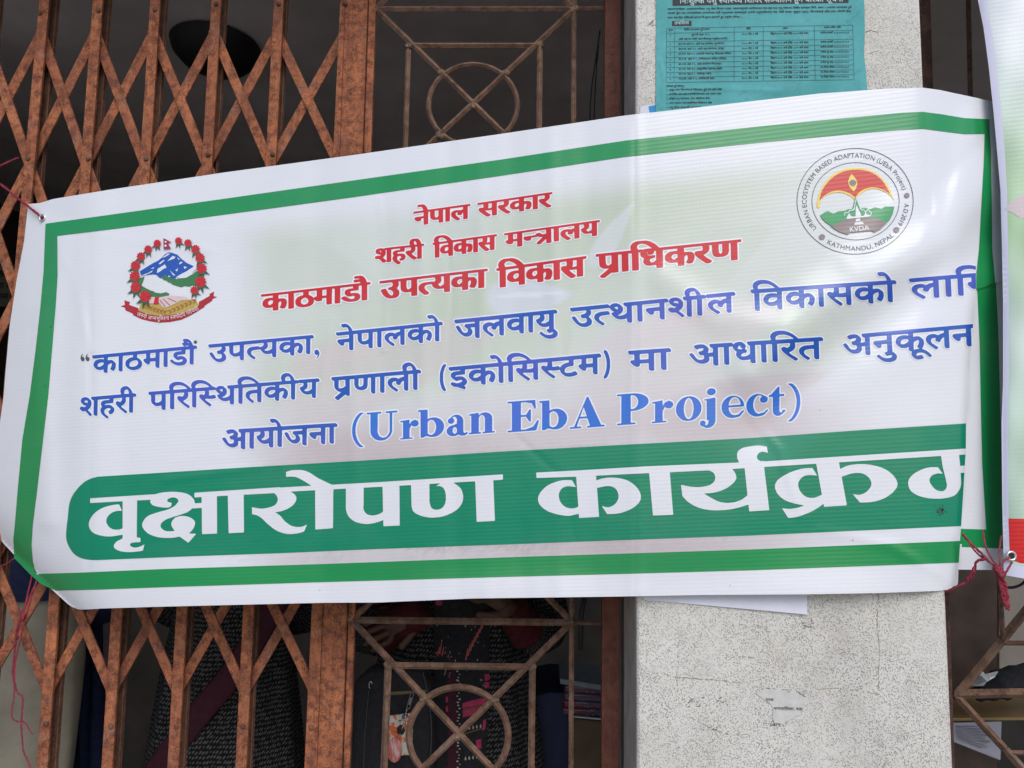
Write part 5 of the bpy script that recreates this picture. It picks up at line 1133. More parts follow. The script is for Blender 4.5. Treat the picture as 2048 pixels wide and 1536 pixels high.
# ------------------------------------------------------------------ setting
g_ = MB(); g_.add([(-60, -60, 0), (60, -60, 0), (60, .1, 0), (-60, .1, 0)], [(0, 1, 2, 3)])
tag(g_.build('ground', M['ground']), kind='structure')
bl = empty('building', (0, .1, 0), 'old building front with dark room behind its iron gate and barred windows', 'building')
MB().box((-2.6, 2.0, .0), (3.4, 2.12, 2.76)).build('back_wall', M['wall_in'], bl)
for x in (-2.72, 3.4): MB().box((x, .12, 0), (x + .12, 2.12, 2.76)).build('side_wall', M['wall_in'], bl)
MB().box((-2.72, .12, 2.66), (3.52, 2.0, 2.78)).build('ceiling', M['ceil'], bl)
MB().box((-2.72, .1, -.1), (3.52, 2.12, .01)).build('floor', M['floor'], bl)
w = MB(); w.box((-6, -.2, 0), (-1.75, .12, 3.6)); w.box((2.75, -.2, 0), (6, .12, 3.6)); w.box((-1.75, -.2, 2.66), (2.75, .12, 3.6)); w.box((1.2, -.1, 0), (2.75, .12, .62))
w.build('front_wall', M['plaster'], bl)  # out-of-view facade pieces, added so less outside light enters the room
# beam line low on the back wall seen between the gate bars
w = MB(); w.box((-2.6, 1.94, 1.98), (1.0, 2.0, 2.06)); w.box((-1.35, 1.95, .2), (-1.28, 2.0, 1.98)); w.build('door_frame', M['wood'], bl)
# pillar
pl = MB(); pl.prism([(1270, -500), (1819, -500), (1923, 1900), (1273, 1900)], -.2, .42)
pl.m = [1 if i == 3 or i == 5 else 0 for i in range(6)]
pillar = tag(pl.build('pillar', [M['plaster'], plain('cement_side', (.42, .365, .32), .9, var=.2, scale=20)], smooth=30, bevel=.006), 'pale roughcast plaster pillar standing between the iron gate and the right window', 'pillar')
cr = MB()
W6 = lambda x, y: (1200 + x / 2.415, 1050 + y / 2.415)
def crack(pts, w, mi=0):
    for a, b in zip(pts, pts[1:]): 
        n = max(2, int(math.hypot(b[0] - a[0], b[1] - a[1]) / 5)); q0 = a
        for i in range(1, n + 1):
            t = i / n; q1 = (a[0] + (b[0] - a[0]) * t + random.uniform(-.9, .9), a[1] + (b[1] - a[1]) * t + random.uniform(-.9, .9))
            if random.random() < .78: cr.strip(q0, q1, w * random.uniform(.25, 1.0), -.2004 - random.uniform(0, .0003), .001, mi)
            q0 = q1
for pts, w, mi in (([W6(300, 718), W6(360, 735), W6(430, 738), W6(520, 748), W6(600, 752), W6(700, 765)], 2.2, 0), ([W6(330, 610), W6(350, 578), W6(375, 580), W6(378, 680), W6(365, 740), W6(380, 800)], 1.1, 1),
                   ([W6(640, 640), W6(680, 635), W6(740, 642)], 1.6, 0), ([W6(1110, 640), W6(1180, 615), W6(1240, 625), W6(1255, 648)], 1.8, 0), ([W6(800, 790), W6(900, 795), W6(960, 805), W6(990, 832)], 1.5, 1), ([W6(1040, 795), W6(1150, 788)], 1.7, 0),
                   ([W6(1210, 795), W6(1290, 805), W6(1350, 820)], 1.4, 0), ([W6(1345, 330), W6(1340, 480), W6(1350, 600), W6(1345, 790)], 1.5, 0), ([W6(430, 925), W6(540, 985), W6(620, 1012)], 1.6, 1), ([W6(640, 1015), W6(720, 1010)], 1.0, 0), ([W6(600, 540), W6(660, 545)], 1.1, 1),
                   ([W6(760, 485), W6(775, 500)], 3, 0), ([W6(985, 485), W6(1040, 500)], 1.5, 1), ([W6(1015, 430), W6(1025, 470)], 2.5, 0), 
                   ([(1295, 50), (1304, 44), (1310, 36)], 3, 1), ([(1297, 51), (1312, 49)], 1, 1), ([(1732, 63), (1742, 60), (1758, 66)], 1.6, 0), ([(1731, 110), (1758, 101)], 1.1, 1)):
    crack(pts, w, mi)
cr.build('crack', [plain('crack_brown', (.33, .25, .17), .9), plain('crack_grey', (.22, .205, .19), .9)], pillar)
dk = MB()
for cx, cy, n, sp in (W6(430, 855) + (26, 16), W6(560, 840) + (10, 20), W6(850, 965) + (12, 9), W6(545, 985) + (12, 8), W6(1000, 490) + (12, 14)):
    for _ in range(n):
        x, y = cx + random.gauss(0, sp), cy + random.gauss(0, sp * .35); q = random.uniform(.8, 2.2)
        dk.prism([(x + q * 1.4 * math.cos(t + q), y + q * .8 * math.sin(t)) for t in (0, 1.2, 2.4, 3.7, 5)], -.2006 - random.uniform(0, .0004), .0012)
dk.build('stain', plain('stain_dark', (.10, .095, .09), .9), pillar)

# ------------------------------------------------------------------ collapsible gate
gate = empty('collapsible_gate', P(330, 1530, 0), 'rusty orange folding lattice gate closing the doorway left of the pillar', 'gate')
PK = [((-27, 0), (-160, 1536)), ((88, 0), (-52, 1536)), ((195, 0), (83, 1536)), ((310, 0), (213, 1536)), ((432, 0), (345, 1536)), ((557, 0), (481, 1536)), ((692, 0), (621, 1536))]
def pk(i, y): (x0, _), (x1, _) = PK[i]; return x0 + (x1 - x0) * y / 1536
YT, YB_ = -260, 1960
RIV = {1: [(80, 26), (56, 317)], 2: [(197, 21), (177, 317), (92, 1448)], 3: [(310, 19), (292, 318), (222, 1453)], 4: [(432, 8), (416, 310), (353, 1453)], 5: [(557, 8), (545, 309), (486, 1453)], 6: [(690, 7), (622, 1455)], 0: [(-28, 26)]}
def rivet(parent, px, py, Y):
    c = P(px, py, Y); m = MB(); m.ball((c.x, c.y, c.z), .0056, .0040, .0056, 12, 8, jit=.05); return m.build('rivet', M['rust_dark'], parent, smooth=180)
for i in range(6):
    w = 10.5
    def edge(off, y, Y): return (pk(i, y) + off * (.94 + .12 * y / 1536), y)
    m = MB(); m.prism([edge(-w, YT, 0), edge(w, YT, 0), edge(w, YB_, 0), edge(-w, YB_, 0)], .0, .0035)
    m.prism([edge(-w, YT, 0), edge(-w + 3, YT, 0), edge(-w + 3, YB_, 0), edge(-w, YB_, 0)], .0037, .0075)
    m.prism([edge(w - 3, YT, 0), edge(w, YT, 0), edge(w, YB_, 0), edge(w - 3, YB_, 0)], .0037, .0075)
    pkt = m.build('picket', M['rust'], gate, smooth=40, bevel=.0012)
    for (x, y) in RIV.get(i, []): rivet(pkt, x, y, -.001)
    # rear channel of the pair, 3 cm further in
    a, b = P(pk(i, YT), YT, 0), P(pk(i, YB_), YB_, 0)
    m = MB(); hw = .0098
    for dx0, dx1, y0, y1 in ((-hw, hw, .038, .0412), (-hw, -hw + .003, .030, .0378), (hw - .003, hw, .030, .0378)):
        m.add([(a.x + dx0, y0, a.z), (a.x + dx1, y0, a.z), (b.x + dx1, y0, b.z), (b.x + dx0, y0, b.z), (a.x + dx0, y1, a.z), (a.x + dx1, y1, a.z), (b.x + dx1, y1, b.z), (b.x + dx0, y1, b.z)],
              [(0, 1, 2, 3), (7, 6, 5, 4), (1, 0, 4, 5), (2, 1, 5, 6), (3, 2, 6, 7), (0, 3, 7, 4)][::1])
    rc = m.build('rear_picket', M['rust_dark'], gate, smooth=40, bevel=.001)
for r_ in range(5):
    y0, y1 = 66 + 263.75 * r_, 66 + 263.75 * (r_ + 1)
    for i in range(-1, 6):
        xa = (lambda y: pk(0, y) - 118) if i < 0 else (lambda y, i=i: pk(i, y))
        xb = (lambda y, i=i: pk(i + 1, y))
        e = .03
        for kind in (0, 1):
            p, q = ((xa(y0), y0), (xb(y1), y1)) if kind == 0 else ((xb(y0), y0), (xa(y1), y1))
            p2 = (p[0] - (q[0] - p[0]) * e, p[1] - (q[1] - p[1]) * e); q2 = (q[0] + (q[0] - p[0]) * e, q[1] + (q[1] - p[1]) * e)
            m = MB(); m.strip(p2, q2, 19.5, .0125 if kind == 0 else .0185, .0045)
            m.build('lattice_bar', M['rust'], gate, smooth=40, bevel=.0008, seg=1)
# end post of the gate: half channel, wide flat and the stop angle
def col4(m, xt0, xt1, xb0, xb1, Y, d, mi=0):
    f = lambda xt, xb, y: xt + (xb - xt) * y / 1536
    m.prism([(f(xt0, xb0, YT), YT), (f(xt1, xb1, YT), YT), (f(xt1, xb1, YB_), YB_), (f(xt0, xb0, YB_), YB_)], Y, d, mi)
m = MB(); col4(m, 680, 690, 608, 633, -.004, .014); col4(m, 690.6, 735, 633.6, 683, .0, .012); col4(m, 683, 731, 612, 680, .0145, .02)
m2 = m.build('end_post', M['rust'], gate, smooth=40, bevel=.0015)
for (x, y) in RIV[6]: rivet(m2, x, y, -.005)
m = MB(); col4(m, 738, 752, 686.5, 699, .006, .012); m.build('stop_angle', M['rust'], gate, smooth=40, bevel=.001)

# ------------------------------------------------------------------ fixed grilles
def grille(name, label, bars, circles, nodes, Y, w_, extra=None):
    g = empty(name, P(*nodes[0], Y), label, 'window grille')
    for (p, q, ww) in bars:
        m = MB(); a, b = P(*p, Y), P(*q, Y); k = .5 * ww * (CAM - a).length / F
        m.tube([a, b], [k * 1.04] * 2, 4)
        m.build('bar', M['grille'], g, smooth=30, bevel=.0012)
    for (cx, cy, rx, ry, ww) in circles:
        m = MB(); k = .5 * ww * 1.55 / F
        m.tube([P(cx + rx * math.cos(t), cy + ry * math.sin(t), Y) for t in [2 * math.pi * i / 56 for i in range(56)]], k * 1.04, 4, closed=True)
        m.build('ring', M['grille'], g, smooth=30, bevel=.0012)
    for (x, y) in nodes:
        m = MB()
        for _ in range(3):
            c = P(x + random.uniform(-4, 4), y + random.uniform(-4, 4), Y - .001); q = random.uniform(.005, .0085); m.ball(tuple(c), q, q, q, 8, 6, jit=.22)
        m.build('weld', M['weld'], g, smooth=60)
    return g
bars = []; circ = []; nodes = []
def panel(x0, x1, y0, y1, ww, f=.165):
    """one square of the grille: frame, diagonals, inner square and ring; corners given at top (x0..x1) and bottom"""
    (xa, xb), (xc, xd) = x0, x1        # top left/right, bottom left/right
    T = lambda u, v: ((xa + (xb - xa) * u) * (1 - v) + (xc + (xd - xc) * u) * v, y0[0] + (y0[1] - y0[0]) * u + (y1 - y0[0]) * v)
    cx, cy = T(.5, .5)
    bars.append((T(0, 0), T(1, 0), ww)); bars.append((T(0, 0), T(1, 1), ww)); bars.append((T(1, 0), T(0, 1), ww))
    a, b = f, 1 - f
    for p, q in (((a, a * 1.12), (b, a * 1.12)), ((b, a * 1.12), (b, 1 - a * 1.12)), ((b, 1 - a * 1.12), (a, 1 - a * 1.12)), ((a, 1 - a * 1.12), (a, a * 1.12))): bars.append((T(*p), T(*q), ww))
    circ.append((cx, cy, .221 * (xb - xa + xd - xc) / 2, .212 * (y1 - y0[0]), ww * 1.05)); nodes.extend([T(0, 0), T(1, 0), T(a, a * 1.12), T(b, a * 1.12), (cx, cy), T(.5 - .16, .5 - .16), T(.5 + .16, .5 - .16), T(.5 - .16, .5 + .16), T(.5 + .16, .5 + .16)])
panel((757, 1147), (752, 1148), (-378, -378), 18, 11); panel((752, 1148), (738, 1146), (18, 18), 402, 11, .17)
panel((738, 1146), (720, 1145), (402, 404), 815, 12); panel((720, 1145), (703, 1143), (815, 818), 1240, 12.5); panel((703, 1143), (681, 1141), (1240, 1245), 1698, 13, .175)
bars += [((1147, -378), (1148, 18), 10), ((1148, 18), (1145, 815), 9.5), ((1145, 815), (1141, 1800), 10.5), ((1148, 18), (1212, 16), 9), ((1146, 404), (1212, 404), 9), ((1145, 818), (1210, 820), 9), ((1143, 1245), (1208, 1247), 9)]
grl = grille('window_grille', 'brown welded grille with rings in square panels between gate post and pillar', bars, circ, nodes, .012, 11)
m = MB(); col4(m, 1210, 1241, 1203, 1239, -.004, .03); m.build('side_post', M['post'], grl, smooth=40, bevel=.0015)
bars = [((1914, 1390), (2006, 1278), 15), ((2006, 1278), (2140, 1113), 15), ((2006, 1278), (1941, 200), 9), ((1941, 200), (1930, -300), 8.5), ((2006, 1286), (2300, 1288), 8), ((1914, 1388), (2400, 1380), 15), ((1914, 1394), (2140, 1640), 13), ((2008, 1505), (2300, 1508), 8)]
gr2 = grille('window_grille', 'brown grille with slanting bars in the dark window right of the pillar', bars, [], [(1914, 1390), (2006, 1280), (2010, 1500)], .03, 12)
m = MB(); f = lambda a, b, y: a + (b - a) * y / 1536
m.prism([(1826, YT), (1856 - 14 * .2, YT), (1924, YB_), (1895, YB_)], -.03, .05); m.build('window_frame', M['frame_dark'], gr2, smooth=40, bevel=.002)

# ------------------------------------------------------------------ the banner
E_ = np.array
SHEET = E_([(56.4, 408), (80, 406), (106, 398), (218.7, 379.4), (447.7, 345), (700, 311), (1000, 268), (1250, 231), (1445, 209), (1640, 187), (1780, 177), (1846, 175.4), (1880, 180), (1912, 187), (1950, 195), (1984, 203), (1996, 208), (2003, 300), (2008, 400), (2010, 500), (2009, 560), (1990, 566),
            (1952, 580), (1945.5, 650), (1938.9, 740.8), (1934, 845), (1931.4, 897.6), (1922, 1055), (1917.4, 1114), (1916, 1165), (1913, 1174), (1900, 1179), (1879, 1181.7), (1760, 1186), (1614, 1188.7), (1400, 1190), (1240, 1193), (1090, 1195), (944, 1197), (850, 1201), (756, 1205), (650, 1205.5), (480, 1209.5), (317, 1213.5), (203, 1217),
            (170, 1219), (155.5, 1218.5), (145, 1214), (136.5, 1208.7), (101.6, 1177), (63.5, 1145), (32, 1113.5), (10, 1090), (0, 1078.6), (-6, 1050), (-9, 960), (-5, 880), (2, 830), (7.6, 790), (10, 755), (19, 654), (33, 562), (48, 484), (54, 430)], float)
def print_colour(px, py):
    n = len(px); c = np.tile(np.array(WHITE), (n, 1))
    v = (py - (418 - .131 * px)) / ((1223 - .0255 * px) - (418 - .131 * px))
    jit = rng.normal(0, 1, n)
    side = sm(px, 440, 640) * (1 - sm(px, 1500, 1800))
    wg = sm(px, 450, 560) * (1 - sm(px, 1480, 1860)) * sm(v, .085, .17) * (1 - sm(v, .47, .62)) * (.78 + .22 * np.sin(px / 130 + py / 90))
    wp = side * sm(v, .50, .64) * (1 - sm(v, .905, .935)) * (.8 + .2 * np.sin(px / 170 - py / 60))
    c += wg[:, None] * (np.array((.55, .61, .49)) - c)
    c += wp[:, None] * (np.array((.56, .49, .505)) - c)
    soil = sm(v, .62, .72) * (1 - sm(v, .87, .94)) * np.exp(-((px - 1000) / 420) ** 2) * (.55 + .45 * np.sin(px / 47 + 2 * np.sin(py / 31)) * np.sin(py / 19 + px / 83))
    c += (soil * np.clip(.38 + .36 * jit, 0, .95))[:, None] * (np.array((.42, .37, .36)) - c)
    def leaf(cx, cy, ang, L, w, col, k):
        x = (px - cx) * math.cos(ang) + (py - cy) * math.sin(ang); y = -(px - cx) * math.sin(ang) + (py - cy) * math.cos(ang)
        d = (x / L) ** 2 + (y / (w * np.clip(1 - .6 * x / L, .2, 2))) ** 2; a = (1 - sm(d, .7, 1.15)) * k
        c[:] = c + a[:, None] * (np.array(col) - c)
    # cupped hands below the seedling
    leaf(800, 720, -.35, 260, 70, (.63, .565, .58), .6); leaf(1380, 690, -.42, 250, 70, (.66, .60, .62), .6); leaf(1480, 800, -.3, 190, 46, (.60, .53, .55), .5); leaf(1180, 850, -.15, 240, 34, (.62, .55, .57), .5)
    leaf(1330, 650, -.4, 170, 30, (.68, .62, .64), .7); leaf(720, 690, -.3, 150, 26, (.64, .57, .57), .6)
    # seedling: stem and leaves
    leaf(1132, 655, 1.57, 105, 11, (.58, .62, .53), .8)
    leaf(1060, 594, -.05, 88, 36, (.64, .67, .72), .95); leaf(1060, 590, -.05, 70, 5, (.74, .76, .80), .8)
    leaf(1225, 470, -1.0, 80, 20, (.70, .72, .76), .6); leaf(1172, 590, -.80, 70, 16, (.60, .645, .55), .75); leaf(1195, 545, -.9, 50, 13, (.60, .64, .56), .7)
    leaf(660, 560, .3, 130, 60, (.54, .59, .48), .3); leaf(1420, 520, -.5, 150, 60, (.54, .60, .49), .3)
    return np.clip(c, 0, 1)
banner = empty('event_banner', P(1000, 1200, -.19), 'large white and green printed banner tied slantwise across the gate and pillar', 'banner')
sheet = art('sheet', bannerY, [([SHEET], 0.0, M['sheet'], 6, False)], banner, print_colour)
frame_o = art('border', bannerY, [(LOOPS['frame'], .0006, M['green'], 6, False)], banner)
band_o = art('title_band', bannerY, [(LOOPS['band'], .0005, M['band'], 6, False), (LOOPS['heading'], .0011, M['white'], 6, False)], banner)
tag(frame_o, 'green border stripe'); tag(band_o, 'teal green title band with big white lettering')
for k, mat, lab in (('red1', 'red_ink', 'small red lettering, first line'), ('red2', 'red_ink', 'small red lettering, second line'), ('red3', 'red_ink', 'larger red lettering line'), ('blue1', 'blue_ink', 'upper blue lettering line'), ('blue2', 'blue_ink', 'middle blue lettering line'), ('blue3', 'blue_ink', 'blue lettering line with large Latin words')):
    ly = [(LOOPS[k + '_halo'], .0005, M['halo'], 5, False), (LOOPS[k], .0010, M[mat], 5, False)]
    if k == 'blue3': ly += [(LOOPS['blue4_halo'], .0005, M['halo'], 5, False), (LOOPS['blue4'], .0010, M['sky_ink'], 5, False)]
    if k == 'blue1': ly.append((LOOPS['blue_dark'], .001, M['ink'], 0, False))
    tag(art('lettering', bannerY, ly, banner), lab)
tag(art('emblem', bannerY, [(LOOPS[k], .0005 + .0002 * i, M[k], 6, s) for i, (k, s) in enumerate((('em_red', 0), ('em_gold', 0), ('em_blue', 0), ('em_green', 1), ('em_white', 1), ('em_skin', 0), ('em_cuff', 0), ('em_lines', 0), ('em_wheat', 1), ('em_leaf', 1), ('em_flower', 1), ('em_flower_dark', 0), ('em_flag', 0), ('em_text', 0)))] +
        [([l for l in LOOPS['em_white'] if l[:, 1].mean() < 500], .0035, M['em_white'], 0, True)], banner), 'red wreath emblem with blue mountain and red ribbon')
tag(art('seal', bannerY, [(LOOPS[k], .0006 + .0002 * i, M[k], 6, s) for i, (k, s) in enumerate((('seal_ink', 0), ('seal_yellow', 0), ('seal_red', 0), ('seal_eye', 0), ('seal_grey', 0), ('seal_green', 0), ('seal_brown', 0), ('seal_white', 1), ('seal_white2', 0)))], banner), 'round seal with red umbrella shape and green hills')
# the tucked right end of the sheet, lying behind the front fold
FLAP = E_([(1900, 520), (1985, 505), (2012, 520), (2013, 600), (2014, 760), (2011, 900), (2014, 1010), (2015, 1135), (1990, 1140), (1900, 1139)], float)
flap = art('folded_end', flapY, [([FLAP], 0.0, M['white'], 10, False), (LOOPS['flap_green'], .0005, M['green'], 10, False)], banner)
def eyelet(parent, px, py, Y, r=.0052, nrm=(0, -1, 0)):
    c = P(px, py, Y); m = MB()
    m.tube([c + Vector((r * 1.15 * math.cos(t), -.0004, r * 1.15 * math.sin(t))) for t in [2 * math.pi * i / 24 for i in range(24)]], r * .42, 8, closed=True)
    e = m.build('eyelet', M['steel'], parent, smooth=180)
    h = MB(); h.add([c + Vector((r * math.cos(2 * math.pi * i / 20), -.0009, r * math.sin(2 * math.pi * i / 20))) for i in range(20)], [tuple(range(20))]); h.build('hole', M['black'], e)
    return e
eyelet(banner, 85, 436, float(bannerY(85., 436.)) - .0012)
spk0 = []
for x, y, q in ((102, 653, 1.6), (91, 771, 1.5), (1870, 1012, 1.2), (1705, 1080, 1.3), (1540, 902, .9), (330, 700, .9), (1300, 1010, .9), (1460, 1170, 1.0), (640, 1180, .9), (1780, 930, .9), (1765, 1046, 1.3), (560, 390, 1.2), (1640, 820, .9), (240, 1060, .9)):
    spk0.append(E_([(x + q * random.uniform(.7, 1.3) * math.cos(t), y + q * random.uniform(.6, 1.2) * math.sin(t)) for t in (0, .9, 1.9, 2.8, 3.9, 5.1)], float))
art('stain', bannerY, [(spk0, .0014, plain('speck_dark', (.10, .10, .09), .8), 0, True)], banner)

# ------------------------------------------------------------------ second banner hanging in front of its right end
def sec_colour(px, py):
    n = len(px); c = np.tile(np.array((.58, .68, .62)), (n, 1))
    g1 = sm(py, 120, 420) * (1 - sm(py, 420, 720)); c += (g1 * .9)[:, None] * (np.array((.36, .56, .30)) - c)
    sky_ = 1 - sm(py, 0, 260); c += (sky_ * .8)[:, None] * (np.array((.66, .69, .75)) - c)
    lo = sm(py, 640, 900); c += (lo * .8)[:, None] * (np.array((.47, .64, .50)) - c)
    c += (.05 * np.sin(px / 14 + py / 60) + .04 * np.sin(py / 23 - px / 31))[:, None]
    return np.clip(c, 0, 1)
def secY(px, py):
    px = np.asarray(px, float); py = np.asarray(py, float)
    return -.196 - .010 * np.sin((px - 1990) / 60) * (1 - sm(px, 2040, 2200)) + .006 * np.exp(-np.clip(px - (1957 + 50 * sm(py, 0, 600)), 0, None) / 14)
b2 = empty('hanging_banner', P(2200, 1100, -.23), 'pale green banner with white hem and red foot at the right edge of the photo', 'banner')
LE = [(1930, -320), (1944, -120), (1955.8, 0), (1967, 55.7), (1978, 138), (1986, 214), (1995, 312), (2001, 383), (2004, 500), (2006, 600), (2006, 767), (2003, 847), (2004.4, 1007), (2006, 1080), (2008, 1150)]
HE = [(1948, -320), (1962, -120), (1972, 0), (1983, 60), (1994, 140), (2002, 214), (2010, 312), (2014, 383), (2016, 500), (2018, 600), (2018, 767), (2016, 847), (2017, 1007), (2018, 1080), (2020, 1128)]
so2 = art('sheet', secY, [([E_(HE + [(2080, 1134), (2500, 1140), (2500, -320)], float)], 0.0, M['sheet'], 12, False)], b2, sec_colour)
art('hem', secY, [([E_(LE + [(2048, 1157), (2120, 1160), (2500, 1164), (2500, 1141)] + [(2080, 1135)] + HE[::-1], float)], .0003, M['lavender'], 12, False)], b2)
art('red_band', secY, [([E_([(2017, 1037), (2060, 1038), (2500, 1040), (2500, 1136), (2080, 1130), (2040, 1126), (2020, 1118)], float)], .0006, vinyl('vinyl_bright_red', (.62, .008, .012)), 12, False)], b2)
art('printed_roof', secY, [([E_([(2009, 420), (2020, 404), (2048, 388), (2110, 360), (2190, 384), (2190, 440), (2040, 436), (2022, 424)], float)], .0004, vinyl('vinyl_rose', (.62, .52, .53)), 12, False)], b2)
eyelet(b2, 2022, 1112, float(secY(2022., 1112.)) - .002, .0062)

# ------------------------------------------------------------------ posters and paper on the pillar
def posterY(px, py):
    px = np.asarray(px, float); py = np.asarray(py, float)
    y = -.2022 - .0045 * sm(px, 1690, 1734) * (1 + .5 * np.sin(py / 24)) - .0006 * np.sin(px / 21 + py / 37) * np.sin(py / 29 - px / 60)
    return y - ridge(px, py, [(1696, 40), (1712, 25), (1730, 8)], 4, .0016) - ridge(px, py, [(1340, 190), (1420, 176), (1560, 182)], 5, .0012) - ridge(px, py, [(1600, 190), (1610, 120)], 5, .001) - ridge(px, py, [(1318, 120), (1330, 160), (1322, 215)], 4, .0014)
def poster_mat():
    m, nt, b = newmat('teal_paper'); g = N(nt); co = g.coord()
    c = g.mix(g.bw(g.noise(co, 11, 5, .65), .3, .7), (.055, .31, .31), (.10, .40, .42))
    c = g.mix(g.math('MULTIPLY', g.bw(g.noise(co, 60, 5, .7), .52, .72), .5), c, (.05, .21, .22))
    c = g.mix(g.math('MULTIPLY', g.bw(g.noise(co, 30, 4, .7, 1.0), .60, .70), .4), c, (.22, .27, .27))
    g.l(c, b.inputs['Base Color']); b.inputs['Roughness'].default_value = .75; g.bump(g.noise(co, 35, 4), .5, .002, b); return m
poster = empty('notice_poster', P(1520, 235, -.202), 'teal notice sheet with a table of small print pasted high on the pillar', 'poster')
PO = E_([(1313, -330), (1726, -330), (1727, -100), (1728.6, 0), (1729.8, 60), (1728, 105), (1731, 135), (1735, 180), (1735.5, 300), (1311.5, 300), (1312, 100)], float)
art('paper', posterY, [([PO], 0.0, poster_mat(), 5, False)], poster)
art('print', posterY, [(LOOPS['po_ink'], .0004, M['ink_black'], 0, False), (LOOPS['po_line'], .0006, M['ink_black'], 0, True), (LOOPS['po_black'], .0003, plain('print_dark', (.035, .04, .045), .75), 0, False), (LOOPS['po_white'], .0007, plain('print_reversed', (.42, .56, .57), .75), 0, False)], poster)
def flat(Y): return lambda px, py: np.full(np.shape(px), Y) + 0.0 * np.asarray(py, float)
sheet_u = E_([(1285, 1150), (1614, 1150), (1614.5, 1229), (1560, 1224), (1450, 1214), (1340, 1204), (1288, 1200)], float)
tag(art('paper_sheet', lambda px, py: -.2016 - .004 * sm(np.asarray(py, float), 1190, 1235), [([sheet_u], 0.0, M['paper'], 14, False)], None), 'plain lavender white sheet of paper sticking out under the banner on the pillar', 'paper')
sc = art('paper_scrap', flat(-.2012), [([E_([W6(*p) for p in ((755, 815), (776, 806), (800, 800), (822, 790), (850, 794), (866, 784), (884, 800), (900, 798), (912, 812), (930, 792), (955, 815), (972, 822), (990, 835), (984, 862), (988, 880), (972, 896), (974, 915), (948, 922), (930, 938), (905, 944), (880, 962), (862, 968), (845, 985), (842, 955), (834, 930), (838, 900), (830, 872), (815, 856), (800, 850), (778, 832))], float)], 0.0, M['paper_old'], 8, False), (LOOPS['scrap_ink'], .0004, plain('print_faded', (.13, .125, .12), .85), 0, False)], None)
tag(sc, 'torn grey paper remnant with a few printed words low on the pillar', 'paper')
sc = art('paper_scrap', flat(-.2012), [([E_([(1281, 214), (1294, 210), (1311, 209), (1311, 236), (1283, 240), (1280, 226)], float)], 0.0, M['paper'], 8, False), ([E_([(1297, 213), (1311, 210), (1311, 236), (1295, 238), (1299, 226)], float)], .0004, plain('print_blue', (.03, .26, .55), .7), 0, False)], None)
tag(sc, 'torn white and blue paper remnant beside the teal notice above the banner', 'paper')

# ------------------------------------------------------------------ strings
def spl(pts, n=6):
    q = [Vector(p) for p in pts]; out = []
    for i in range(len(q) - 1):
        p0, p1, p2, p3 = q[max(0, i - 1)], q[i], q[i + 1], q[min(len(q) - 1, i + 2)]
        for k in range(n):
            t = k / n; out.append(.5 * ((2 * p1) + (p2 - p0) * t + (2 * p0 - 5 * p1 + 4 * p2 - p3) * t * t + (3 * p1 - p0 - 3 * p2 + p3) * t ** 3))
    return out + [q[-1]]
def strings(name, label, strands):
    m = MB()
    for pts, r, fl in strands:
        q = spl([P(x, y, Y) for x, y, Y in pts], 8)
        for k in range(3):                       # three loosely twisted plies
            a0 = k * 2.1 + random.random(); w = [p + Vector((math.cos(a0 + i * .55), 0, math.sin(a0 + i * .55))) * r * .55 + Vector((random.gauss(0, r * .12), random.gauss(0, r * .1), random.gauss(0, r * .12))) for i, p in enumerate(q)]
            m.tube(w, [r * .62 * random.uniform(.7, 1.25) for _ in q], 5, flat=fl)
    return tag(m.build(name, M['string'], smooth=180), label, 'string')
strings('tie_string', 'crimson tie string running from the top left eyelet off to the left', [([(86, 436, -.086), (60, 416, -.082), (30, 392, -.05), (0, 368, -.02), (-60, 330, .0), (-130, 300, .01)], .0024, .7)])
strings('string_end', 'short loose crimson string end against dark room left of the gate bars', [([(36, 316, -.01), (20, 322, -.008), (0, 331, -.006), (-50, 345, .0), (-130, 330, .01)], .0022, .6)])
strings('tie_string', 'tangled crimson string dangling below the curled lower left corner', [
    ([(78, 1152, -.03), (66, 1180, -.035), (52, 1210, -.03), (42, 1235, -.03), (34, 1262, -.02), (30, 1300, -.012), (26, 1345, -.01), (30, 1375, -.01)], .0022, .6), ([(64, 1150, -.03), (56, 1185, -.03), (48, 1222, -.032), (40, 1246, -.03), (31, 1290, -.015), (28, 1320, -.012), (25, 1350, -.01), (32, 1372, -.01)], .0018, .6),
    ([(74, 1156, -.032), (62, 1200, -.034), (50, 1240, -.03), (36, 1300, -.014), (30, 1330, -.012), (29, 1362, -.012), (28, 1395, -.01), (24, 1420, -.01), (25, 1436, -.01), (36, 1443, -.01), (46, 1442, -.01)], .0016, .6),
    ([(32, 1374, -.012), (36, 1386, -.012), (45, 1392, -.012), (46, 1404, -.012), (43, 1440, -.012), (44, 1470, -.01), (47, 1500, -.01), (56, 1522, -.01), (66, 1545, -.01)], .0018, .6), ([(43, 1443, -.011), (52, 1447, -.011), (59, 1460, -.011), (66, 1468, -.011)], .0016, .6), ([(44, 1222, -.03), (48, 1232, -.034), (42, 1240, -.034)], .004, .6),
    ([(36, 1110, -.012), (18, 1124, -.012), (-30, 1150, -.01)], .0012, .8), ([(20, 1300, -.01), (0, 1303, -.01), (-40, 1300, 0)], .0012, .8)])
KN = (2000, 1140)
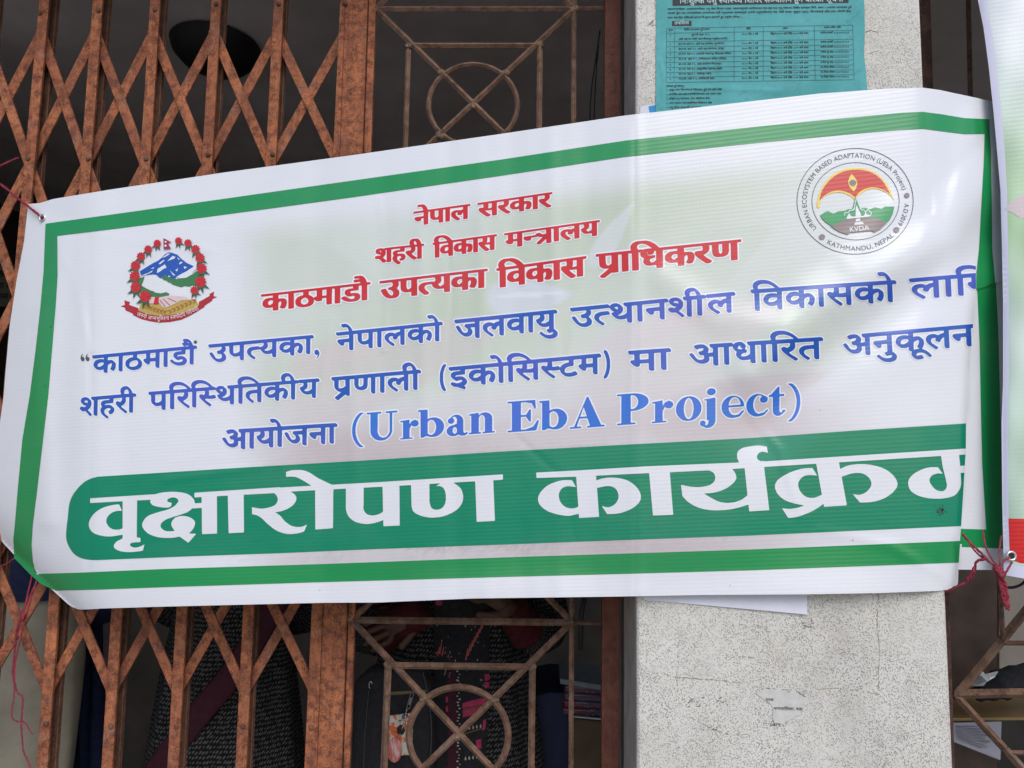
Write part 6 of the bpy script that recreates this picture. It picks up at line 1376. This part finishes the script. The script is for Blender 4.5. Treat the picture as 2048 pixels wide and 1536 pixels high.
strings('tie_string', 'crimson string bow tying both banners together at the lower right', [
    ([(1925, 1069, -.212), (1945, 1090, -.215), (1962, 1106, -.226), (1985, 1130, -.24), KN + (-.25,)], .0020, .6), ([(1926, 1067, -.213), (1950, 1102, -.22), (1975, 1122, -.232), KN + (-.25,)], .0016, .6), ([(1966, 1062, -.215), (1969, 1085, -.222), (1980, 1112, -.235), KN + (-.25,)], .0017, .6), ([(2003, 1072, -.236), (1999, 1100, -.24), KN + (-.25,)], .0014, .6),
    ([(2020, 1115, -.248), (2008, 1122, -.25), KN + (-.252,), (2006, 1152, -.252)], .002, .6), ([(2024, 1124, -.25), (2016, 1138, -.252), (2006, 1156, -.252)], .0018, .6), ([KN + (-.25,), (1996, 1150, -.25), (2003, 1172, -.245), (2009, 1200, -.24), (2016, 1218, -.24)], .0038, .5), ([(1999, 1146, -.25), (2010, 1168, -.245), (2014, 1195, -.24), (2017, 1215, -.24)], .0032, .5),
    ([(1990, 1136, -.248), KN + (-.254,), (2004, 1150, -.254)], .006, .6), ([(1975, 1118, -.24), (1955, 1122, -.232), (1949, 1136, -.226), (1946, 1152, -.222), (1930, 1166, -.217), (1910, 1175, -.214), (1892, 1184, -.205)], .0022, .5), ([(1950, 1135, -.226), (1945, 1148, -.224), (1936, 1160, -.22)], .0042, .5)])

# ------------------------------------------------------------------ fly
c = Vector(P(1881, 1021, float(bannerY(1881., 1021.)))); fy = MB()
dx = .0055
for (ox, oz, a, b2_) in ((0, 0, .0026, .0019), (.0030, .0016, .0019, .0016), (-.0042, -.0022, .0036, .0022)): fy.ball((c.x + ox, c.y - .0022, c.z + oz), a, .0018, b2_, 10, 6)
for k in range(6):
    t = (-1 if k % 2 else 1); u = (k // 2 - 1) * .003
    fy.tube([(c.x + u * .8, c.y - .002, c.z + u * .4), (c.x + u * 1.6 - t * .002, c.y - .0035, c.z + u + t * .0045), (c.x + u * 2.2 - t * .003, c.y - .0008, c.z + u + t * .0072)], .00035, 5)
fl = tag(fy.build('fly', plain('fly_black', (.012, .014, .012), .35), smooth=60), 'small black fly sitting on the green title band near its right end', 'insect')
wg = MB()
for t in (-1, 1): wg.add([(c.x, c.y - .0042, c.z), (c.x - .005, c.y - .0046, c.z - .0008 + t * .0042), (c.x - .0088, c.y - .0044, c.z - .0042 + t * .003), (c.x - .006, c.y - .0042, c.z - .0034 + t * .0006)], [(0, 1, 2, 3)])
wg.build('wing', plain('wing_grey', (.10, .11, .11), .3), fl)

# ------------------------------------------------------------------ people standing inside, seen through the bars
def drops(name, sc, base=(.008, .008, .009), dot=(.095, .092, .088)):
    """black cotton printed with small grey drops"""
    m, nt, b = newmat(name); g = N(nt); uv = g.n('ShaderNodeUVMap'); uv.uv_map = 'cloth'
    v = g.voro(uv.outputs[0], sc, .30, (1, .72, 1))
    f = g.bw(v, .40, .30)
    f = g.math('MULTIPLY', f, g.bw(g.noise(uv.outputs[0], 12, 3), .1, .4))
    g.l(g.mix(f, base, dot), b.inputs['Base Color']); b.inputs['Roughness'].default_value = .9; b.inputs['Specular IOR Level'].default_value = .2
    g.bump(g.noise(uv.outputs[0], 220, 3), .3, .001, b); return m
M['drops'] = drops('drop_print', 112)
M['drops_small'] = drops('drop_print_small', 145, dot=(.075, .072, .07))
def cloth(name, rings, mat, parent, n=64, fold=.006, k=9, ph=0.0):
    """closed garment tube: rings of (centre, half width, half depth)"""
    vs = []; fs = []; uv = []
    acc = 0
    for j, (c, a, b) in enumerate(rings):
        if j: acc += (Vector(c) - Vector(rings[j - 1][0])).length
        for i in range(n + 1):
            t = 2 * math.pi * i / n
            q = 1 + fold / max(a, .02) * (math.sin(k * t + ph + j * .35) + .5 * math.sin((2 * k + 1) * t - j * .5)) * min(1, j / 3)
            vs.append((c[0] + a * q * math.cos(t), c[1] + b * q * math.sin(t), c[2])); uv.append((t * a, acc))
    for j in range(len(rings) - 1):
        for i in range(n): fs.append((j * (n + 1) + i, j * (n + 1) + i + 1, (j + 1) * (n + 1) + i + 1, (j + 1) * (n + 1) + i))
    me = bpy.data.meshes.new(name); me.from_pydata(vs, [], fs); u = me.uv_layers.new(name='cloth')
    for l in me.loops: u.data[l.index].uv = uv[l.vertex_index]
    me.update(); return link(name, me, mat, parent, smooth=180)
def limb_cloth(name, pts, rad, mat, parent, n=20):
    m = MB(); q = spl(pts, 5); r = np.interp(np.linspace(0, 1, len(q)), np.linspace(0, 1, len(rad)), rad)
    r = [float(x) * (1 + .03 * math.sin(i * 2.1)) for i, x in enumerate(r)]
    m.tube(q, r, n); me = m.mesh(name); u = me.uv_layers.new(name='cloth')
    for l in me.loops:
        j, i = divmod(l.vertex_index, n); u.data[l.index].uv = (2 * math.pi * .045 * i / n, j * .02)
    return link(name, me, mat, parent, smooth=180)
def body(parent, cx, Y, h, arms, hair_mat=None):
    """one continuous figure grown over a skeleton; arms: list of (elbow, wrist, finger direction)"""
    s = h / 1.6; V = []; ED = []; RD = []
    def v(p, r, par=None):
        V.append(tuple(p)); RD.append(r if isinstance(r, tuple) else (r, r))
        if par is not None: ED.append((par, len(V) - 1))
        return len(V) - 1
    p0 = v((cx, Y, .90 * s), (.125, .095)); p1 = v((cx, Y, 1.04 * s), (.11, .085), p0); p2 = v((cx, Y, 1.20 * s), (.135, .095), p1); p3 = v((cx, Y, 1.30 * s), (.10, .075), p2)
    nk = v((cx, Y - .005, 1.365 * s), .048, p3); hd = v((cx, Y - .02, 1.43 * s), .070, nk); h2 = v((cx, Y - .012, 1.50 * s), .082, hd); v((cx, Y + .0, 1.56 * s), .06, h2)
    ns = v((cx, Y - .115, 1.455 * s), .012, hd)
    for sx in (-1, 1):
        a = v((cx + sx * .09, Y, .80 * s), .085, p0); b = v((cx + sx * .095, Y - .01, .46 * s), .055, a); c_ = v((cx + sx * .095, Y + .01, .10 * s), .036, b); v((cx + sx * .10, Y - .14, .035), .03, c_)
    for sx, el, wr, fd in arms:
        a = v((cx + sx * .165, Y, 1.285 * s), .052, p3); e = v(el, .038, a); wv = v(wr, .026, e)
        d = Vector(fd).normalized(); w3 = Vector(wr); side = d.cross(Vector((0, -1, 0))).normalized(); 
        pm = v(w3 + d * .05, (.036, .016), wv)
        for q, (o, L) in enumerate(((-.03, .060), (-.010, .072), (.010, .068), (.029, .052))):
            k = v(w3 + d * .088 + side * o, .0088, pm); k2 = v(w3 + d * (.088 + L * .55) + side * o * 1.1 + Vector((0, .008, 0)), .0082, k); v(w3 + d * (.088 + L) + side * o * 1.1 + Vector((0, .026, -.004)), .0065, k2)
        t1 = v(w3 + d * .035 - side * .036, .011, wv); v(w3 + d * .075 - side * .056 + Vector((0, -.012, 0)), .0095, t1)
    me = bpy.data.meshes.new('skeleton'); me.from_pydata(V, ED, []); o = bpy.data.objects.new('skeleton', me); COL.objects.link(o)
    md = o.modifiers.new('s', 'SKIN'); o.modifiers.new('u', 'SUBSURF').levels = 2
    sv = me.skin_vertices[0].data
    for i, r in enumerate(RD): sv[i].radius = r
    sv[0].use_root = True
    bpy.context.view_layer.update()
    m2 = bpy.data.meshes.new_from_object(o.evaluated_get(bpy.context.evaluated_depsgraph_get()))
    bpy.data.objects.remove(o); m2.name = 'body'
    if hasattr(m2, 'materials'): m2.materials.clear()
    bo = link('body', m2, M['skin'], parent, smooth=180)
    hm = MB(); hm.ball((cx, Y + .018, 1.525 * s), .098, .105, .098, 20, 12, jit=.02); hm.ball((cx, Y + .085, 1.40 * s), .075, .05, .13, 14, 10, jit=.03); hm.build('hair', hair_mat or M['hair'], parent, smooth=180)
    f = MB()
    for sx in (-1, 1): f.ball((cx + sx * .032, Y - .088, 1.475 * s), .013, .008, .008, 10, 6)
    f.build('eye', plain('eye_white', (.5, .48, .45), .3), bo, smooth=180)
    f = MB(); f.ball((cx, Y - .088, 1.405 * s), .024, .008, .006, 10, 6); f.build('mouth', plain('lips', (.28, .08, .07), .5), bo, smooth=180)
    return bo
# -- woman behind the lower grille
Y1 = .50; c1 = P(905, 1400, Y1).x
per = empty('person', (c1, Y1, .01), 'person in black drop-print tunic with embroidered front standing behind the lower grille', 'person')
wr_l = P(838, 1228, Y1 - .20); wr_r = P(1025, 1222, Y1 - .15)
body(per, c1, Y1, 1.58, [(-1, (c1 - .24, Y1 - .05, 1.03), tuple(wr_l), (-.9, -.02, -.42)), (1, (c1 + .235, Y1 - .03, 1.02), tuple(wr_r), (-.8, .02, .5))])
def tunic(parent, cx, Y, mat, wide=1.0, ph=0.0):
    rg = [((cx, Y, z), a * wide, b) for z, a, b in ((1.335, .075, .07), (1.315, .13, .085), (1.28, .185, .105), (1.22, .19, .118), (1.12, .172, .115), (1.04, .165, .112), (.97, .172, .118), (.90, .185, .128), (.80, .20, .135), (.70, .215, .142), (.60, .228, .15), (.50, .24, .155))]
    return cloth('tunic', rg, mat, parent, ph=ph)
tun = tunic(per, c1, Y1, M['drops'], 1.12)
limb_cloth('sleeve', [(c1 - .185, Y1, 1.29), (c1 - .225, Y1 - .01, 1.16), (c1 - .255, Y1 - .04, 1.035), (c1 - .17, Y1 - .13, 1.02)], (.068, .064, .062, .058), M['drops_small'], per)
limb_cloth('sleeve', [(c1 + .185, Y1, 1.29), (c1 + .22, Y1 - .01, 1.16), (c1 + .25, Y1 - .03, 1.03), (c1 + .20, Y1 - .10, 1.03)], (.068, .064, .062, .058), M['drops_small'], per)
for wv, e in ((wr_l, (c1 - .17, Y1 - .13, 1.02)), (wr_r, (c1 + .20, Y1 - .10, 1.03))):
    limb_cloth('cuff', [Vector(e), Vector(e).lerp(wv, .5), wv + Vector((0, 0, .004))], (.054, .046, .042), M['redcloth'], per)
# embroidered front panel: strips that follow the belly of the tunic
def bellyY(px, py):
    p = PN(np.asarray(px, float), np.asarray(py, float), Y1 - .14); z = p[..., 2]; x = p[..., 0] - c1
    b = np.interp(z, [.5, .6, .8, .97, 1.04, 1.12, 1.22, 1.28], [.155, .15, .135, .118, .112, .115, .118, .105]); a = 1.12 * np.interp(z, [.5, .8, .97, 1.04, 1.22], [.24, .20, .172, .165, .19])
    return Y1 - b * np.sqrt(np.clip(1 - (x / a) ** 2, .05, 1)) - .013
def strip_px(pts): return E_(pts, float)
black_p = [strip_px([(866, 1150), (978, 1150), (980, 1250), (978, 1350), (975, 1450), (968, 1560), (960, 1750), (868, 1750), (868, 1400)])]
mar = [strip_px([(894, 1330), (909, 1330), (915, 1450), (916, 1600), (917, 1750), (893, 1750), (896, 1500)])]
pk_ = [strip_px([(925, 1406), (962, 1396), (972, 1398), (970, 1408), (925, 1417)]), strip_px([(925, 1422), (970, 1412), (968, 1424), (926, 1435)]), strip_px([(969, 1348), (979, 1348), (979, 1360), (970, 1362)]), strip_px([(969, 1364), (979, 1364), (978, 1375), (969, 1377)]), strip_px([(872, 1202), (884, 1202), (884, 1210), (872, 1211)]),
       strip_px([(892, 1393), (896, 1393), (896, 1404), (892, 1404)]), strip_px([(892, 1412), (896, 1412), (896, 1424), (892, 1424)]), strip_px([(966, 1440), (972, 1438), (970, 1458), (965, 1462)]), strip_px([(952, 1480), (962, 1478), (963, 1496), (953, 1498)])]
zig = []
for k in range(8):
    x = 866 + k * 4.2; zig.append(strip_px([(x, 1312 - 4 * (k % 2)), (x + 2.2, 1312 - 4 * (k % 2)), (x + 5.5, 1286 + 10 * abs(k - 3)), (x + 4.5, 1282 + 10 * abs(k - 3))]))
for k in range(9):
    x = 930 + k * 4.6; zig.append(strip_px([(x, 1320 - k * 9), (x + 3.2, 1320 - k * 9), (x + 6.5, 1298 - k * 8), (x + 4.8, 1296 - k * 8)]))
gold = [strip_px([(926, 1418), (970, 1409), (970, 1411.5), (926, 1421)]), strip_px([(925, 1467), (966, 1455), (966, 1457), (925, 1470)])]
spk = []
for k in range(44):
    y = 1330 + k * 6.2; x = 917 + 2.5 * math.sin(k * 2.4); q = random.uniform(1.2, 2.3)
    spk.append(strip_px([(x + q * math.cos(t) * 1.2, y + q * math.sin(t)) for t in (0, 1.2, 2.6, 3.6, 5)]))
for y in (1458, 1518):
    for k in range(5): x = 931 + k * 7.5; spk.append(strip_px([(x, y - 6 - k * 1.2), (x + 2, y - k * 1.2), (x, y + 3 - k * 1.2), (x - 2, y - k * 1.2)]))
for k in range(34): x = random.uniform(872, 972); y = random.uniform(1212, 1390); q = random.uniform(.6, 1.3); spk.append(strip_px([(x - q, y), (x, y - 2 * q), (x + q, y), (x, y + 2 * q)]))
def nouv(o):
    return o
art('front_panel', bellyY, [(black_p, 0.0, M['blackcloth'], 14, False), (mar, .0006, M['maroon'], 14, False), (pk_, .0008, M['pink'], 10, True), (zig, .0010, plain('coral_thread', (.42, .10, .09), .85), 10, True), (gold, .0014, plain('olive_thread', (.16, .10, .035), .85), 10, True), (spk, .0012, plain('white_thread', (.40, .38, .34), .85), 0, True)], tun)
# -- second person further left behind the gate
Y2 = .62; c2 = P(455, 1400, Y2).x
pe2 = empty('person', (c2, Y2, .01), 'person in dark drop-print dress with maroon sash standing behind the folding gate', 'person')
body(pe2, c2, Y2, 1.56, [(-1, (c2 - .24, Y2 + .06, 1.03), (c2 - .07, Y2 + .17, .93), (1, .0, -.2)), (1, (c2 + .24, Y2 + .06, 1.03), (c2 + .07, Y2 + .17, .95), (-1, .0, -.2))])
tu2 = tunic(pe2, c2, Y2, M['drops'], .98, 1.3)
for sx in (-1, 1): limb_cloth('sleeve', [(c2 + sx * .18, Y2, 1.285), (c2 + sx * .22, Y2 + .03, 1.16), (c2 + sx * .24, Y2 + .06, 1.03), (c2 + sx * .15, Y2 + .12, .98)], (.066, .06, .056, .054), M['drops_small'], pe2)
sh = MB(); q = spl([P(600, 1120, Y2 - .16), P(540, 1225, Y2 - .15), P(470, 1340, Y2 - .155), P(380, 1450, Y2 - .15), P(300, 1560, Y2 - .1)], 6)
sh.tube(q, .034, 12, flat=.28); sh.build('sash', M['maroon'], pe2, smooth=180)
# -- third person at the far left: khaki trousers under a navy jacket
Y3 = .42; c3 = P(28, 1350, Y3).x
pe3 = empty('person', (c3, Y3, .01), 'person in navy jacket and khaki trousers standing behind the left end of the gate', 'person')
body(pe3, c3, Y3, 1.64, [(-1, (c3 - .21, Y3 + .03, .98), (c3 - .2, Y3, .70), (0, -.1, -1)), (1, (c3 + .20, Y3 + .10, 1.08), (c3 + .06, Y3 + .19, 1.0), (-1, 0, -.2))])
cloth('jacket', [((c3, Y3, z), a, b) for z, a, b in ((1.39, .07, .07), (1.36, .16, .09), (1.31, .20, .11), (1.2, .195, .12), (1.12, .18, .125), (1.09, .182, .128))], M['navy'], pe3, fold=.004)
limb_cloth('sleeve', [(c3 - .18, Y3, 1.33), (c3 - .205, Y3 + .02, 1.15), (c3 - .21, Y3 + .03, .98), (c3 - .20, Y3 + .02, .72)], (.068, .062, .056, .052), M['navy'], pe3)
limb_cloth('sleeve', [(c3 + .18, Y3, 1.33), (c3 + .20, Y3 + .05, 1.2), (c3 + .20, Y3 + .10, 1.08), (c3 + .10, Y3 + .17, 1.02)], (.068, .062, .056, .052), M['navy'], pe3)
cloth('trousers', [((c3, Y3, 1.10), .165, .115), ((c3, Y3, 1.07), .168, .118), ((c3, Y3, 1.0), .172, .12), ((c3, Y3, .92), .176, .122), ((c3, Y3, .80), .174, .12), ((c3, Y3, .66), .17, .112), ((c3, Y3, .60), .165, .108)], M['cream'], pe3, fold=.004, k=7)
for sx in (-1, 1): limb_cloth('trouser_leg', [(c3 + sx * .085, Y3, .64), (c3 + sx * .095, Y3 - .01, .5), (c3 + sx * .098, Y3, .1)], (.08, .08, .07), M['cream'], pe3)

# ------------------------------------------------------------------ bag, pouch and things around the people
def slab(name, px, Y, d, mat, parent=None, bevel=.006, puff=0):
    m = MB(); m.prism(px, Y, d); return m.build(name, mat, parent, smooth=50, bevel=bevel, seg=3)
YB2 = .235
bag = empty('shoulder_bag', P(780, 1530, YB2), 'black zipped shoulder bag carried in front of the drop-print tunic', 'bag')
slab('bag_body', [(706, 1368), (735, 1340), (842, 1340), (862, 1375), (866, 1500), (860, 1690), (712, 1690), (702, 1500)], YB2, .07, M['blackcloth'], bag, .014)
slab('zip', [(776, 1384), (830, 1381), (852, 1380), (852, 1386), (830, 1387), (776, 1391)], YB2 - .002, .004, plain('zip_brass', (.19, .15, .08), .45, .7), bag, .0008)
m = MB(); m.tube(spl([P(846, 1345, YB2 - .004), P(858, 1400, YB2 - .004), P(863, 1470, YB2 - .004), P(858, 1540, YB2 - .004)], 5), .0012, 6); m.tube(spl([P(738, 1380, YB2 - .006), P(733, 1430, YB2 - .004), P(728, 1500, YB2 - .003), P(727, 1600, YB2 - .003)], 5), .001, 6)
m.build('piping', plain('piping_grey', (.06, .06, .065), .5), bag, smooth=180)
m = MB(); c = P(741, 1370, YB2 - .006); m.tube([c + Vector((.0035 * math.cos(t), 0, .008 * math.sin(t))) for t in [2 * math.pi * i / 18 * .8 + .3 for i in range(16)]], .0013, 6); m.build('ring', M['steel'], bag, smooth=180)
m = MB(); a, b = P(825, 1385, YB2 - .008), P(816, 1417, YB2 - .010)
for o in (-.0036, .0036): m.tube([a + Vector((o, 0, 0)), b + Vector((o, 0, 0))], .0012, 6)
m.tube([a + Vector((-.0036, 0, 0)), a + Vector((.0036, 0, 0))], .0012, 6); m.tube([b + Vector((-.0036, 0, 0)), b + Vector((.0036, 0, 0))], .0012, 6)
m.tube([a.lerp(b, .32), a.lerp(b, .75)], .0024, 6)
for k in range(8): q = P(813 - k * 1.1, 1421 + k * 6.2, YB2 - .012); m.ball(tuple(q), .0019, .0016, .0028, 6, 5)
m.tube([P(806, 1452, YB2 - .014), P(797, 1476, YB2 - .014)], [.0022, .0008], 6); m.build('zip_pull', M['steel'], bag, smooth=60)
def floral():
    m, nt, b = newmat('floral_print'); g = N(nt); co = g.coord()
    c = g.mix(g.bw(g.noise(co, 42, 3, .5, .6), .50, .54), (.56, .54, .50), (.50, .46, .36))
    c = g.mix(g.bw(g.noise(co, 34, 3, .5, 1.2), .54, .58), c, (.62, .13, .035))
    c = g.mix(g.bw(g.noise(co, 27, 2, .5, 1.0, (1, 1, 1.3)), .62, .65), c, (.05, .09, .10))
    g.l(c, b.inputs['Base Color']); b.inputs['Roughness'].default_value = .55; return m
po_ = empty('pouch', P(800, 1510, .22), 'white and orange floral pouch hanging on the black bag by its zip pull', 'pouch')
slab('pouch_body', [(778, 1432), (824, 1426), (826, 1440), (824, 1500), (820, 1511), (780, 1513), (775, 1480)], YB2 - .009, .007, floral(), po_, .003)
m = MB(); c = P(802, 1460, YB2 - .013); m.ball(tuple(c), .009, .003, .011, 12, 8, jit=.08); m.build('dark_flower', M['black'], po_, smooth=180)
def tassel_mat():
    m, nt, b = newmat('pink_tassel'); g = N(nt); co = g.coord(); c = g.mix(g.bw(g.noise(co, 60, 3, .5, .5, (2.2, 1, .5)), .4, .6), (.60, .44, .42), (.52, .12, .10)); g.l(c, b.inputs['Base Color']); b.inputs['Roughness'].default_value = .8; return m
m = MB(); c = P(789, 1500, YB2 - .015); m.ball(tuple(c), .0175, .006, .0275, 18, 12, jit=.04); m.build('tassel', tassel_mat(), po_, smooth=180)
m = MB()
for a, b in (((892, 1338), (889, 1350)), ((901, 1345), (897, 1355))): m.tube([P(*a, Y1 - .2), P(*b, Y1 - .2)], .0014, 6)
tag(m.build('key_pin', M['steel'], smooth=60), 'two bright slim metal pins glinting on the dark tunic above the grille ring', 'pin')
tag(slab('storage_box', [(1062, 1392), (1100, 1384), (1141, 1386), (1141, 1800), (1062, 1800)], .55, .3, M['bluebox'], None, .006), 'dark blue box standing right of the person behind the lower grille', 'box')
ct = empty('carton', P(1180, 1700, .5), 'dim brown carton with pale top edge behind grille beside the pillar', 'box')
slab('carton_body', [(1138, 1437), (1230, 1445), (1230, 1800), (1138, 1800)], .50, .25, M['carton'], ct, .004)
slab('top_edge', [(1138, 1432), (1230, 1440), (1230, 1442.5), (1138, 1434.5)], .496, .01, M['paper_old'], ct, .0006)
pkm, nt, b_ = newmat('red_packets'); g = N(nt); co = g.coord()
c_ = g.mix(g.bw(g.noise(co, 26, 3, .6, .8, (1, 1, 2.4)), .40, .58), (.17, .025, .04), (.075, .07, .11)); c_ = g.mix(g.bw(g.noise(co, 60, 3, .6, 1.0, (1, 1, 2)), .60, .68), c_, (.32, .24, .26)); g.l(c_, b_.inputs['Base Color']); b_.inputs['Roughness'].default_value = .25
pkt = empty('packet_stack', P(1180, 1430, .52), 'shiny red and grey packets stacked on the brown carton', 'packets')
for k in range(4):
    y = 1416 - k * 15; m = MB(); m.prism([(1124 + 2 * k, y - 1), (1235, y + 5), (1235, y + 20), (1126 + k, y + 15)], .515 + .004 * (k % 2), .18); m.build('packet', pkm, pkt, smooth=60, bevel=.006, seg=3)
tag(slab('tray', [(1120, 1357), (1235, 1375), (1235, 1386), (1120, 1368)], .505, .2, plain('tray_grey', (.20, .23, .24), .5), None, .002), 'pale grey tray edge lying on top of the red packets', 'tray')
m = MB(); m.tube(spl([P(1200, 60, .3), P(1193, 110, .3), P(1184, 170, .3), P(1180, 235, .3), P(1183, 330, .3)], 6), .0022, 6); m.tube(spl([P(1197, 90, .32), P(1192, 150, .32), P(1188, 240, .32), P(1188, 330, .32)], 6), .002, 6)
tag(m.build('cable', plain('cable_grey', (.05, .05, .055), .5), smooth=180), 'thin dark cables hanging in the dim gap left of the pillar top', 'cable')
m = MB(); m.tube([P(1171, 1190, .4), P(1163, 1225, .4), P(1161, 1300, .4)], .006, 8)
tag(m.build('pipe', plain('pipe_grey', (.045, .05, .052), .4), smooth=180), 'short dark pipe in the dim gap just above the red packets', 'pipe')
m = MB(); nx_, nz_ = 28, 10
for j in range(nz_ + 1):
    for i in range(nx_ + 1):
        p = P(114 + 92 * i / nx_ - 6 * j / nz_, 1130 + 620 * j / nz_, .62); m.v.append((p.x, p.y + .018 * math.sin(i * .9 + .25 * j) + .008 * math.sin(i * 2.1 + j), p.z))
m.f = [(j * (nx_ + 1) + i, (j + 1) * (nx_ + 1) + i, (j + 1) * (nx_ + 1) + i + 1, j * (nx_ + 1) + i + 1) for j in range(nz_) for i in range(nx_)]; m.m = [0] * len(m.f)
o = m.build('curtain', M['navy'], smooth=180); sd = o.modifiers.new('thickness', 'SOLIDIFY'); sd.thickness = .003
tag(o, 'navy blue cloth hanging in folds between the first bars of the gate', 'cloth')
# round fitting on the ceiling
def PZ(px, py, z):
    d = RM @ Vector(((px - 1024) / F, (768 - py) / F, -1.0)); return CAM + d * ((z - CAM.z) / d.z)
c = PZ(432, 92, 2.655); m = MB()
prof = [(.0, -.075), (.05, -.07), (.09, -.055), (.118, -.025), (.125, 0.0)]
vs = []; fs = []
for r_, z in prof:
    for i in range(36): vs.append((c.x + r_ * math.cos(i * math.pi / 18), c.y + r_ * math.sin(i * math.pi / 18), c.z + z))
for j in range(4):
    for i in range(36): fs.append((j * 36 + i, j * 36 + (i + 1) % 36, (j + 1) * 36 + (i + 1) % 36, (j + 1) * 36 + i))
m.add(vs, fs); tag(m.build('ceiling_lamp', M['black'], smooth=180), 'round black unlit lamp shade under the dark ceiling behind the upper gate bars', 'lamp')
# notice inside at the far left
nb = empty('wall_notice', P(0, 640, 1.6), 'pale printed notice in the dark room seen left of the banner', 'notice')
tag(nb, kind=None)
m = MB(); m.prism([(-120, 536), (27, 530), (27, 612), (-120, 618)], 1.6, .004); m.build('notice_sheet', plain('notice_paper', (.30, .30, .27), .8), nb)
art('notice_print', flat(1.5985), [(LOOPS['notice_ink'], 0.0, M['ink_black'], 0, False)], nb)
tag(slab('cupboard', [(-160, 640), (24, 634), (24, 1130), (-160, 1130)], 1.5, .35, M['wood'], None, .006), 'dark wooden cupboard below the pale notice in the room at far left', 'cupboard')

# ------------------------------------------------------------------ things in the right window
tag(slab('cupboard', [(1880, 1000), (1995, 1000), (1998, 1700), (1880, 1700)], .42, .4, M['wood'], None, .004), 'dark brown wooden cabinet side behind the slanting bars of the right window', 'cupboard')
tag(slab('partition', [(1998, 1000), (2500, 1000), (2500, 1346), (1998, 1338)], .62, .03, M['greyboard'], None, .003), 'plain grey partition board in the right window beside the dark cabinet', 'board')
m = MB(); pts = [(1936, 1372), (1938, 1362), (1950, 1346), (1962, 1342), (1970, 1350), (1996, 1344), (1990, 1354), (1972, 1362), (1955, 1371)]
cc = P(1962, 1357, .14); vs = [cc + Vector((0, -.02, 0))] + [P(x, y, .16 + random.uniform(-.012, .012)) for x, y in pts]; mid = [v.lerp(vs[0], .5) + Vector((0, random.uniform(-.012, .012), random.uniform(-.003, .003))) for v in vs[1:]]
n = len(pts); m.add([vs[0]] + mid + vs[1:], [(0, 1 + i, 1 + (i + 1) % n) for i in range(n)] + [(1 + i, 1 + n + i, 1 + n + (i + 1) % n, 1 + (i + 1) % n) for i in range(n)])
o = m.build('plastic_wrap', plain('clear_wrap', (.72, .76, .74), .12, spec=.8), None); sd = o.modifiers.new('thickness', 'SOLIDIFY'); sd.thickness = .002
tag(o, 'crumpled shiny plastic wrap above the level bar of the right window', 'wrapper')
m = MB(); m.tube(spl([P(1950, 1392, .24), P(1985, 1376, .22), P(2030, 1362, .22), P(2100, 1352, .24), P(2300, 1350, .26)], 6), [.012 + .020 * min(1, i / 8) + .002 * math.sin(i * 1.7) for i in range(25)], 14)
tag(m.build('black_bag', M['blackcloth'], smooth=180), 'black cloth bag lying behind the level bar of the right window', 'bag')
tag(slab('bench', [(1900, 1436), (2500, 1432), (2500, 1437), (1900, 1442)], .26, .4, plain('bench_edge', (.20, .13, .05), .4), None, .001), 'thin tan bench edge just below the black bag in right window', 'shelf')
pp = empty('paper_stack', P(1955, 1510, .2), 'loose printed sheets leaning under the bench edge in right window', 'papers')
m = MB(); a, b, c_, d = P(1900, 1446, .24), P(2003, 1443, .24), P(2001, 1518, .14), P(1900, 1478, .14)
m.add([a, b, c_, d], [(0, 3, 2, 1)]); o = m.build('page', plain('page_grey', (.30, .30, .35), .8, var=.06), pp); sd = o.modifiers.new('thickness', 'SOLIDIFY'); sd.thickness = .003; sd.offset = -1
m = MB(); nn = (b - a).cross(d - a).normalized(); nn = nn if nn.y < 0 else -nn
for k in range(9):
    v0 = .12 + k * .09; u0 = .12; u1 = .62 + .2 * random.random()
    q = lambda u, v: a.lerp(b, u).lerp(d.lerp(c_, u), v) + nn * .0012
    m.add([q(u0, v0), q(u1, v0), q(u1, v0 + .03), q(u0, v0 + .03)], [(0, 3, 2, 1)])
m.build('text_line', plain('text_grey', (.16, .16, .19), .8), pp)
m = MB(); m.tube(spl([P(1998, 1160, .05), P(2008, 1172, .04), P(2025, 1175, .04), P(2044, 1168, .05), P(2052, 1156, .06), P(2040, 1140, .08)], 6), .0028, 8)
tag(m.build('hose', M['black'], smooth=180), 'thin black loop of cable under the red foot of the second banner', 'cable')
